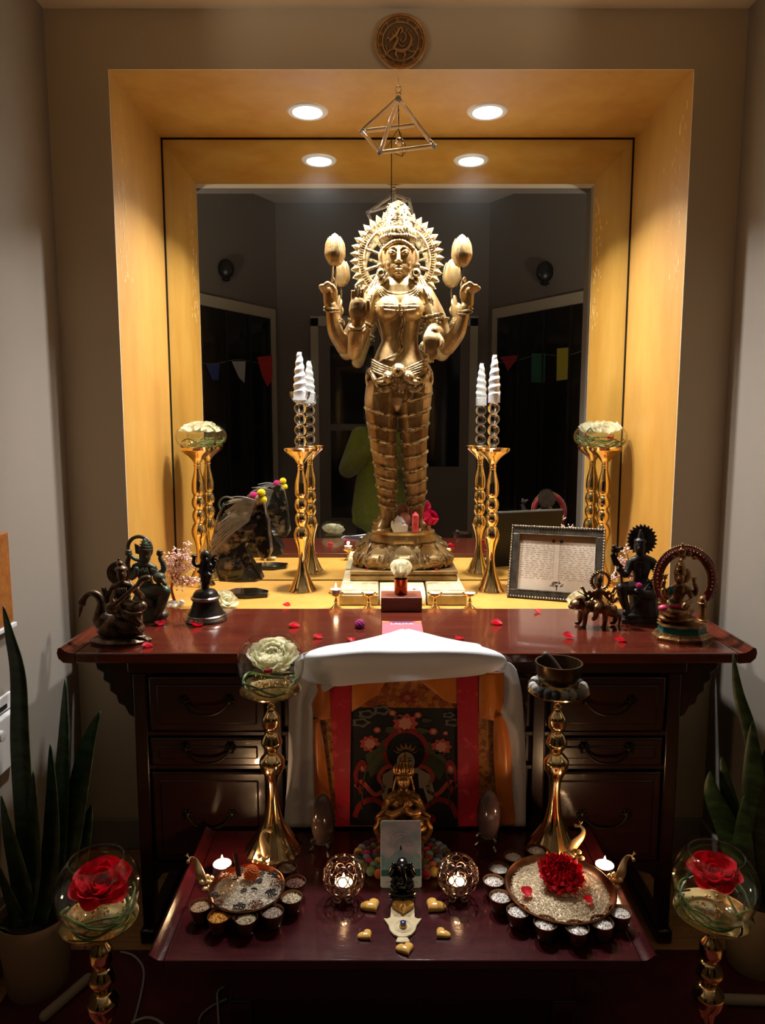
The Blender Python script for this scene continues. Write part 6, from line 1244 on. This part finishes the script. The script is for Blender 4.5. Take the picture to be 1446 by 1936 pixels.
for sx in (-1, 1): f.B((760 + sx * 14, 1640, 2), (6, 3, 10)); f.L([(760 + sx * 14, 1656, 0), (760 + sx * 21, 1652, -4), (760 + sx * 17, 1640, -6)], [6, 5.5, 5]); f.B((760 + sx * 16, 1634, -6), 4.4); f.L([(760 + sx * 10, 1660, -8), (760 + sx * 18, 1672, -14), (760 + sx * 12, 1682, -22)], [6, 6, 5]); f.L([(760 + sx * 8, 1690, -8), (760 + sx * 20, 1692, -14), (760 + sx * 4, 1696, -24)], [8, 8, 6])
f.L([(760, 1640, -13), (763, 1654, -20), (765, 1666, -24), (760, 1674, -28), (754, 1672, -28)], [5.5, 5, 4.4, 4, 3.4])
f.build('figure', m_black, t, vox=.0013, sm=1)
g = MB(); g.T = Matrix.Translation(ORG[t.name]) @ Matrix.Diagonal((1, .8, 1, 1)); g.lathe([(0, .0004), (.0255, .0004), (.0255, .010), (.024, .012), (0, .012)], 28); g.build('base', m_black, t)
# stone eggs on tripods
def egg(px, py, mat, label):
    o = lt_(px, py); o.z = LZ; k = mpp(o + V((0, 0, .07))); t = thing('egg_stand', f'silver tripod stand under the {label}', 'stand', o, 'egg stands')
    MB().torus(o + V((0, 0, .030)), .020, .0022, seg=32).build('ring', m_silver, t)
    for j in range(3): a = -pi / 2 + .5 + j * 2 * pi / 3; d = V((cos(a), sin(a), 0)); MB().tube([o + d * .020 + V((0, 0, .031)), o + d * .027 + V((0, 0, .026)), o + d * .022 + V((0, 0, .014)), o + d * .030 + V((0, 0, .0035))], [.003, .0038, .0024, .0034], 8, 4, True).build('leg', m_silver, t)
    e = o + V((0, 0, .0175)); pr = [(0, 0)] + [(.0285 * sin(u) * (1 - .16 * (1 - cos(u)) / 2 + .06), .0625 * (1 - cos(u)) * 1.0) for u in [pi * j / 20 for j in range(1, 20)]] + [(0, .125)]
    tag(MB().lathe(pr, 32, e).build('stone_egg', mat, org=e), f'{label}', 'stone egg', 'polished stone eggs')
egg(611, 1610, M('banded_agate', H(96, 78, 72), .08, c2=H(52, 38, 36), vs=14, coat=.6), 'tall brown banded stone egg left of the scroll')
egg(922, 1600, M('two_tone_stone', H(112, 92, 92), .08, c2=H(74, 40, 44), vs=9, coat=.6), 'tall grey and brown stone egg right of the scroll')
# hearts and hand charm
m_heart = M('honey_calcite', H(226, 186, 104), .12, c2=H(202, 148, 62), vs=30, coat=.6, sss=.25)
def heart_mesh():
    g = MB(); n = 40; rows = []
    for s_, z in ((.0, .36), (.35, .34), (.62, .28), (.84, .17), (.96, .05), (1, -.08), (.9, -.18), (0, -.2)):
        r_ = []
        for k in range(n):
            a = 2 * pi * k / n; x = 16 * sin(a) ** 3 / 17; y = (13 * cos(a) - 5 * cos(2 * a) - 2 * cos(3 * a) - cos(4 * a)) / 17
            r_.append(V((x * s_, (y + .1) * s_ - .1, z)))
        rows.append(r_)
    g.add([p for r_ in rows for p in r_], [(j * n + k, j * n + (k + 1) % n, (j + 1) * n + (k + 1) % n, (j + 1) * n + k) for j in range(len(rows) - 1) for k in range(n)])
    return g.mesh('heart_shape', ang=70)
HM = heart_mesh(); HM.materials.append(m_heart)
for x, y, sz, a, lb, dz_ in ((701, 1716, .0235, 32, 'large honey stone heart, left one of the top row', 0), (762, 1722, .0245, 0, 'large honey stone heart resting on the hand charm', .006), (822, 1716, .0245, -40, 'large honey stone heart, right one of the top row', 0), (691, 1771, .0170, 40, 'small honey stone heart, lower left', 0), (836, 1768, .0175, -48, 'small honey stone heart, lower right', 0), (766, 1797, .0190, 18, 'small honey stone heart nearest the table edge', 0)):
    o = lt_(x, y); ob = bpy.data.objects.new('stone_heart', HM); COL.objects.link(ob); ob.location = V((o.x, o.y, LZ + .2 * sz + .0004 + dz_)); ob.scale = (sz, sz, sz); ob.rotation_euler = (0, 0, radians(a)); tag(ob, lb, 'stone heart', 'honey stone hearts')
hc_ = thing('hand_charm', 'carved pale stone hand charm with a blue stone between the hearts', 'charm', lt_(761, 1756)); m_hs = M('carved_soapstone', H(196, 182, 146), .4, c2=H(176, 158, 118), vs=40, bump=.15, bs=160); kx = mpp(lt_(761, 1750))
def lp(x, y): p = lt_(x, y); return (p.x, p.y)
hl = [(739, 1716), (738, 1738), (732, 1741), (725, 1740), (729, 1746), (734, 1753), (737, 1763), (744, 1771), (753, 1775), (761, 1776)]
poly = [lp(*q) for q in hl] + [lp(1522 - x, y) for x, y in hl[::-1][1:]]
MB().prism(poly, (0, 0, LZ + .0004), (1, 0, 0), (0, 1, 0), (0, 0, .005)).build('hand', m_hs, hc_, bev=.001)
tp = [(751, 1776), (748, 1784), (761, 1785), (775, 1784), (771, 1776), (761, 1774)]; MB().prism([lp(*q) for q in tp], (0, 0, LZ + .0004), (1, 0, 0), (0, 1, 0), (0, 0, .004)).build('cuff', m_hs, hc_, bev=.001)
cq = lt_(762, 1756); cq.z = LZ + .0056
for r_ in (.0085, .013, .017): MB().torus(cq, r_, .0006, seg=32).build('carved_ring', m_hs, hc_)
MB().lathe([(0, 0), (.0075, 0), (.007, .004), (.0064, .0055), (0, .006)], 24, cq).build('setting', M('gilt_setting', H(190, 160, 90), .3, .8), hc_); MB().lathe([(0, .005), (.0062, .005), (.0060, .009), (.003, .0105), (0, .0108)], 20, cq).build('blue_stone', M('lapis', H(28, 34, 96), .15, coat=.5), hc_)
# singing bowl on a felt ring
tz = T_R + V((0, 0, h2)); fr_ = thing('felt_ring', 'grey and white felt ball ring under the singing bowl', 'felt ring', tz + V((0, 0, .0005)))
gr = [M('felt_%s' % n, H(*c_), .95, bump=.4, bs=400) for n, c_ in (('white', (196, 190, 182)), ('light_grey', (160, 154, 148)), ('grey', (116, 112, 108)), ('charcoal', (52, 50, 50)))]
for k in range(20): a = 2 * pi * k / 20; place('felt_ball', FB, rr.choice(gr), fr_, Matrix.Translation((.058 * cos(a), .058 * sin(a), .0160)) @ Matrix.Diagonal((.0105, .0105, .0115, 1)))
sb = tz + V((0, 0, .022)); tag(MB().lathe([(0, 0), (.030, .0005), (.042, .008), (.050, .024), (.053, .048), (.0535, .053), (.0500, .053), (.0485, .047), (.046, .025), (.038, .011), (.026, .005), (0, .0045)], 48, sb).build('singing_bowl', M('bowl_bronze', H(112, 92, 68), .3, .9, c2=H(76, 62, 48), vs=20), org=sb), 'dark metal singing bowl on the felt ring', 'bowl')
tag(MB().tube([sb + V((.020, -.010, .010)), sb + V((-.012, .014, .050)), sb + V((-.026, .020, .062))], [.006, .008, .009], 12, 3, True).build('striker', M('dark_striker', H(62, 46, 40), .5), org=sb), 'dark wooden striker resting inside the singing bowl', 'striker')
# ================================================================ plants, cords, rods
m_snake = M('snake_leaf', H(30, 52, 30), .42, c2=H(54, 84, 50), vs=5, stretch=(3, 3, 9), lo=.42, hi=.6)
m_pot = M('beige_pot', H(150, 132, 108), .6, bump=.08, bs=120); m_soil = M('soil', H(26, 20, 16), .95, bump=.6, bs=150)
def plant(cx, cy, rt, rb, hgt, where, leaves):
    o = V((cx, cy, 0.0095)); t = thing('snake_plant', f'tall dark green snake plant in a beige pot by the {where}', 'plant', o)
    MB().lathe([(0, 0), (rb, 0), (rb * 1.03, .004), (rt, hgt), (rt * 1.0, hgt + .003), (rt * .94, hgt), (rt * .9, hgt - .03), (0, hgt - .03)], 48, o).build('pot', m_pot, t)
    MB().lathe([(0, hgt - .018), (rt * .9, hgt - .022)], 32, o).build('soil', m_soil, t)
    for pts, w_ in leaves:
        w_ *= 1.35
        P = [V(p) for p in pts]; Q = cr(P, 6); n = len(Q); g = MB(); L = []; Rr = []; Cc = []
        for i, q in enumerate(Q):
            u = i / (n - 1); tg = (Q[min(i + 1, n - 1)] - Q[max(i - 1, 0)]).normalized(); sd = tg.cross(V((.25, 1, 0))).normalized(); ww = w_ * (.45 + .55 * sin(pi * min(u * 1.25, .62) / 1.24 * 2 * .5 + .5)) * (1 - max(0, u - .45) ** 2.2 * 3.6); ww = max(ww, .0006)
            tw = sd * cos(u * .8) + V((0, 1, 0)) * sin(u * .8) * .4; L.append(q - tw * ww); Rr.append(q + tw * ww); Cc.append(q + V((0, ww * .35, 0)))
        g.add(L + Cc + Rr, [(i, i + 1, n + i + 1, n + i) for i in range(n - 1)] + [(n + i, n + i + 1, 2 * n + i + 1, 2 * n + i) for i in range(n - 1)])
        g.build('leaf', m_snake, t, solid=.0025, ang=80)
def pl(px, py, y): return at_y(px, py, y)
cxl = at_y(70, 1800, -.565).x; yl = -.565
def leafpx(base, mids, tip, y0, y1): return [V((base[0], base[1], .16))] + [pl(x, y, y0 + (y1 - y0) * (i + 1) / (len(mids) + 1)) for i, (x, y) in enumerate(mids)] + [pl(*tip, y1)]
B0 = (cxl, yl)
plant(cxl, yl, .084, .064, .185, 'left wall', [
    (leafpx((cxl - .01, yl), [(50, 1600), (38, 1420), (34, 1280), (18, 1200)], (6, 1146), yl, -.60), .022),
    (leafpx((cxl + .02, yl + .02), [(105, 1620), (118, 1450)], (123, 1283), yl, -.52), .022),
    (leafpx((cxl + .03, yl + .01), [(125, 1620), (150, 1480), (168, 1400)], (189, 1345), yl, -.53), .023),
    (leafpx((cxl + .01, yl - .02), [(92, 1640), (98, 1520)], (95, 1406), yl, -.58), .020),
    (leafpx((cxl - .02, yl - .03), [(58, 1650), (62, 1560)], (63, 1457), yl, -.62), .021),
    (leafpx((cxl + .04, yl), [(130, 1680), (156, 1590)], (173, 1521), yl, -.54), .024),
    (leafpx((cxl - .03, yl), [(40, 1680), (20, 1590)], (2, 1505), yl, -.62), .024),
    (leafpx((cxl - .03, yl - .02), [(30, 1730), (12, 1680)], (-6, 1628), yl, -.62), .018),
    (leafpx((cxl - .04, yl - .02), [(22, 1770), (8, 1758)], (-12, 1752), yl, -.62), .014)])
cxr = at_y(1428, 1790, -.50).x; yr = -.50
plant(cxr, yr, .080, .062, .185, 'right wall', [
    (leafpx((cxr - .01, yr), [(1440, 1560), (1420, 1400), (1396, 1310)], (1386, 1238), yr, -.52), .013),
    (leafpx((cxr - .02, yr), [(1400, 1640), (1372, 1560), (1346, 1500)], (1342, 1458), yr, -.47), .022),
    (leafpx((cxr - .01, yr + .02), [(1400, 1600), (1376, 1500)], (1363, 1429), yr, -.46), .016),
    (leafpx((cxr, yr), [(1430, 1620), (1424, 1480)], (1422, 1362), yr, -.52), .024),
    (leafpx((cxr + .01, yr), [(1440, 1600), (1450, 1500)], (1448, 1415), yr, -.52), .024),
    (leafpx((cxr - .02, yr - .02), [(1408, 1680), (1404, 1600)], (1408, 1500), yr, -.54), .022)])
m_rod = M('pale_rod', H(150, 138, 118), .6)
for a, b, lb in (((84, 1921), (166, 1850), 'left'), ((1366, 1889), (1452, 1892), 'right')):
    A, B = on_z(*a, .021), on_z(*b, .021); tag(MB().tube([A, B], .0115, 16, 0, True).build('pale_rod', m_rod, org=A), f'pale round rod lying on the rug beside the {lb} pot', 'rod', 'pale rods')
m_cord = M('white_cord', H(150, 146, 138), .5)
for pts, lb in (([(228, 1800), (250, 1806), (268, 1824), (272, 1850), (262, 1900), (252, 1934)], 'curving on the rug by the left rose stand'), ([(248, 1934), (275, 1924), (296, 1928), (312, 1940)], 'at the bottom edge, short piece beside the long curve'), ([(376, 1934), (382, 1918), (402, 1902), (428, 1890)], 'lower of two under the low table corner'), ([(414, 1936), (412, 1900), (412, 1876), (424, 1866)], 'upright one of two by the low table corner')):
    P = [on_z(x, y, .0125) for x, y in pts]; tag(MB().tube(P, .0028, 8, 5).build('power_cord', m_cord, org=P[0]), f'white power cord {lb}', 'cord', 'white power cords')
# small fittings on the left wall
def on_x(px, py, x): d = ray(px, py); return CAM + d * ((x - CAM.x) / d.x)
a, b = on_x(15, 1340, XL), on_x(8, 1450, XL)
wu = thing('wall_control', 'white wall control box with a round knob on the left wall', 'control box', (XL, a.y - .05, a.z))
MB().bx(XL + .0005, XL + .018, a.y - .11, a.y, b.z, a.z).build('box', m_white, wu, bev=.005); MB().bx(XL + .0005, XL + .008, a.y - .13, a.y + .006, a.z + .004, a.z + .045).build('upper_plate', m_white, wu, bev=.003)
MB().bx(XL + .008, XL + .010, a.y - .06, a.y - .02, a.z + .012, a.z + .022).build('slot', m_dark, wu); kq = on_x(2, 1392, XL + .03); MB().lathe([(0, 0), (.011, 0), (.014, .010), (.012, .018), (0, .020)], 20, (XL + .018, kq.y, kq.z), q=Matrix.Rotation(pi / 2, 3, 'Y')).build('knob', m_white, wu)
a, b = on_x(5, 1005, XL), on_x(7, 1180, XL)
wp = thing('wall_panel', 'edge of an orange wooden panel on the left wall', 'wood panel', (XL, a.y - .05, b.z)); MB().bx(XL + .0005, XL + .014, a.y - .14, a.y, b.z, a.z).build('board', wood('honey_wood', H(170, 106, 46), H(130, 74, 28), .4, .3), wp, bev=.003)
MB().bx(XL + .0005, XL + .020, a.y - .14, a.y + .003, b.z - .012, b.z - .0003).build('lower_moulding', m_white, wp, bev=.002)
# ================================================================ seen only in the mirror: prayer flags, wall masks, the photographer
MP = ND - .008
def mhit(px, py, a, b, off=.03):
    d = ray(px, py); A = V((*a, 0)); B = V((*b, 0)); e = B - A; nn = V((e.y, -e.x, 0)).normalized(); nn = nn if nn.y > 0 else -nn; A = A + nn * off
    # mirrored ray: y = 2*MP - (CAM.y + d.y t)
    cx, cy, dx, dy = CAM.x, 2 * MP - CAM.y, d.x, -d.y
    t = ((A.x - cx) * e.y - (A.y - cy) * e.x) / (dx * e.y - dy * e.x); return V((cx + dx * t, cy + dy * t, CAM.z + d.z * t)), nn
def flag(pxs_, col, seg, label):
    P = [mhit(x, y, *seg)[0] for x, y in pxs_]; n = mhit(*pxs_[0], *seg)[1]
    g = MB(); nn = len(P); g.add(P, [tuple(range(nn))]); bm = g.build('prayer_flag', M('flag_%s' % label.split()[0], H(*col), .8, sheen=.2), org=P[0], smooth=False, solid=.003); tag(bm, f'{label} cloth flag reflected in the mirror', 'flag', 'prayer flags')
SL, SR = (PTS[2], PTS[3]), (PTS[4], PTS[5])
flag([(389, 688), (415, 688), (413, 718), (402, 719)], (40, 70, 150), SL, 'blue')
flag([(438, 683), (464, 683), (462, 724), (452, 714)], (180, 184, 190), SL, 'white')
flag([(486, 675), (514, 672), (521, 700), (512, 722), (505, 731), (496, 712)], (190, 24, 24), SL, 'scarlet')
flag([(944, 675), (982, 671), (970, 688), (960, 702), (952, 684)], (160, 20, 28), SR, 'crimson')
flag([(1005, 668), (1031, 668), (1030, 724), (1004, 723)], (20, 92, 70), SR, 'green')
flag([(1053, 659), (1074, 657), (1074, 717), (1052, 720)], (200, 190, 60), SR, 'yellow')
for (x, y, r_), seg, lb in (((427, 508, 15), SL, 'left'), ((1030, 514, 16), SR, 'right')):
    c, n = mhit(x, y, *seg, .05); k = 7.0 / 1340; t = thing('wall_mask', f'dark round mask reflected on the {lb} side of the mirror', 'mask', c)
    MB().ball(c, (r_ * k, .05, r_ * k * 1.15), 20, 12).build('face', m_blackb, t); MB().ball(c - V((0, 0, r_ * k * 1.25)), (r_ * k * .5, .04, r_ * k * .25), 14, 8).build('collar', m_blackb, t)
for lb, seg, X in (('left', SL, (372, 525)), ('right', SR, (938, 1116))):
    P = [mhit(x, 684 - 16 * sin(0) - (0 if lb == 'left' else (x - 938) * .12) + (4 * sin((x - X[0]) * .06)), *seg)[0] for x in range(X[0], X[1], 12)]; tag(MB().tube(P, .0018, 6).build('flag_string', m_cord, org=P[0]), f'thin cord carrying the {lb} row of reflected flags', 'cord')
# the photographer
m_skin = M('skin', H(176, 124, 98), .5, sss=.2); m_swe = M('green_sweater', H(138, 142, 44), .85, c2=H(118, 124, 34), vs=20, bump=.3, bs=250, sheen=.3); m_tr = M('black_trousers', H(16, 16, 20), .8); m_hair = M('dark_hair', H(20, 15, 14), .5, bump=.6, bs=90)
ax, ay = -.075, -2.46
per = thing('person', 'person in a loose green sweater holding a phone, reflected behind the statue', 'person', (ax, ay, 0))
g = MB(); X = lambda x, y, z: V((ax + x, ay + y, z))
for s_ in (-1, 1):
    g.limb([X(s_ * .09, 0, .80), X(s_ * .10, .01, .44), X(s_ * .10, -.02, .10)], [.082, .058, .040]); g.limb([X(s_ * .10, -.03, .045), X(s_ * .105, .10, .035)], [.038, .032])
    g.limb([X(s_ * .165, 0, 1.24), X(s_ * .235, .03, 1.00)], [.048, .042])
g.limb([X(-.235, .03, 1.00), X(-.16, .18, 1.08), X(-.030, .285, 1.19)], [.042, .036, .027]); g.limb([X(.235, .03, 1.00), X(.17, .18, 1.08), X(.060, .285, 1.20)], [.042, .036, .027])
g.limb([X(0, 0, .82), X(0, 0, 1.0), X(0, 0, 1.2), X(0, 0, 1.29)], [.14, .12, .135, .09], seg=16, flat=.7); g.limb([X(0, 0, 1.28), X(0, .015, 1.37)], [.05, .048])
g.ball(X(0, .02, 1.46), (.072, .088, .10), 20, 14); g.ball(X(0, .105, 1.445), (.014, .02, .02)); g.ball(X(0, .085, 1.40), (.032, .022, .02))
for s_ in (-1, 1): g.ball(X(s_ * .03, .098, 1.465), (.014, .01, .007)); g.ball(X(s_ * .074, .01, 1.455), (.012, .02, .03))
# hands with separate fingers closing on the phone
for s_, hx in ((-1, -.024), (1, .062)):
    g.limb([X(hx, .285, 1.19), X(hx + s_ * -.004, .318, 1.235)], [.028, .030], flat=.6)
    for j in range(4): g.limb([X(hx + s_ * .006, .322, 1.215 + j * .020), X(hx + s_ * .002, .350, 1.222 + j * .020), X(hx - s_ * .022, .362, 1.226 + j * .020)], [.0095, .0088, .0075])
    g.limb([X(hx, .305, 1.235), X(hx - s_ * .010, .318, 1.265), X(hx - s_ * .024, .330, 1.280)], [.012, .010, .008])
g.build('body', m_skin, per, vox=.006, sm=2)
g = MB(); g.limb([X(0, 0, .66), X(0, 0, .82), X(0, 0, 1.0), X(0, 0, 1.18), X(0, 0, 1.28)], [.22, .20, .17, .175, .115], seg=20, flat=.72)
for s_ in (-1, 1): g.limb([X(s_ * .15, 0, 1.25), X(s_ * .245, .03, 1.00)], [.075, .072])
g.limb([X(-.24, .03, 1.00), X(-.17, .165, 1.07), X(-.055, .262, 1.165)], [.075, .066, .046]); g.limb([X(.24, .03, 1.00), X(.18, .165, 1.07), X(.085, .255, 1.17)], [.075, .066, .046])
g.limb([X(-.14, .06, .72), X(-.17, .06, .60)], [.07, .045], flat=.5)
g.build('sweater', m_swe, per, vox=.008, sm=4)
g = MB(); g.limb([X(0, 0, .86), X(0, 0, .74)], [.15, .16], seg=16, flat=.75)
for s_ in (-1, 1): g.limb([X(s_ * .09, 0, .78), X(s_ * .10, .01, .44), X(s_ * .10, -.02, .08)], [.098, .076, .062])
g.build('trousers', m_tr, per, vox=.008, sm=2)
g = MB(); rr = random.Random(5); g.ball(X(0, -.015, 1.49), (.092, .095, .10), 18, 12)
for j in range(60): a = rr.uniform(.6, 2 * pi - .6) - pi / 2 + pi; u = rr.random(); g.ball(X(cos(a + pi / 2) * 0 + sin(a) * .105 * -1, cos(a) * .085 - .02 if cos(a) < .4 else -.02, 1.52 - .34 * u), rr.uniform(.022, .036), 8, 6)
g.build('hair', m_hair, per, vox=.007, sm=0)
for s_ in (-1, 1): MB().limb([X(s_ * .10, -.045, .040), X(s_ * .108, .12, .034)], [.046, .040]).build('shoe', m_dark, per)
phn = thing('phone', 'black phone held up by the photographer in the mirror', 'phone', (-.052 + .01, -2.112, 1.265))
MB().box((-.045, -2.1135, 1.270), (.075, .008, .152)).build('case', m_dark, phn, bev=.006); MB().box((-.045, -2.118, 1.270), (.069, .0012, .144)).build('screen', M('phone_screen', H(60, 60, 60), .2), phn)
for dz_ in (.0, .022): MB().lathe([(0, 0), (.008, 0), (.008, .002), (0, .002)], 20, (-.052 - .01, -2.1095, 1.322 - dz_), q=Matrix.Rotation(-pi / 2, 3, 'X')).build('lens', m_black, phn)
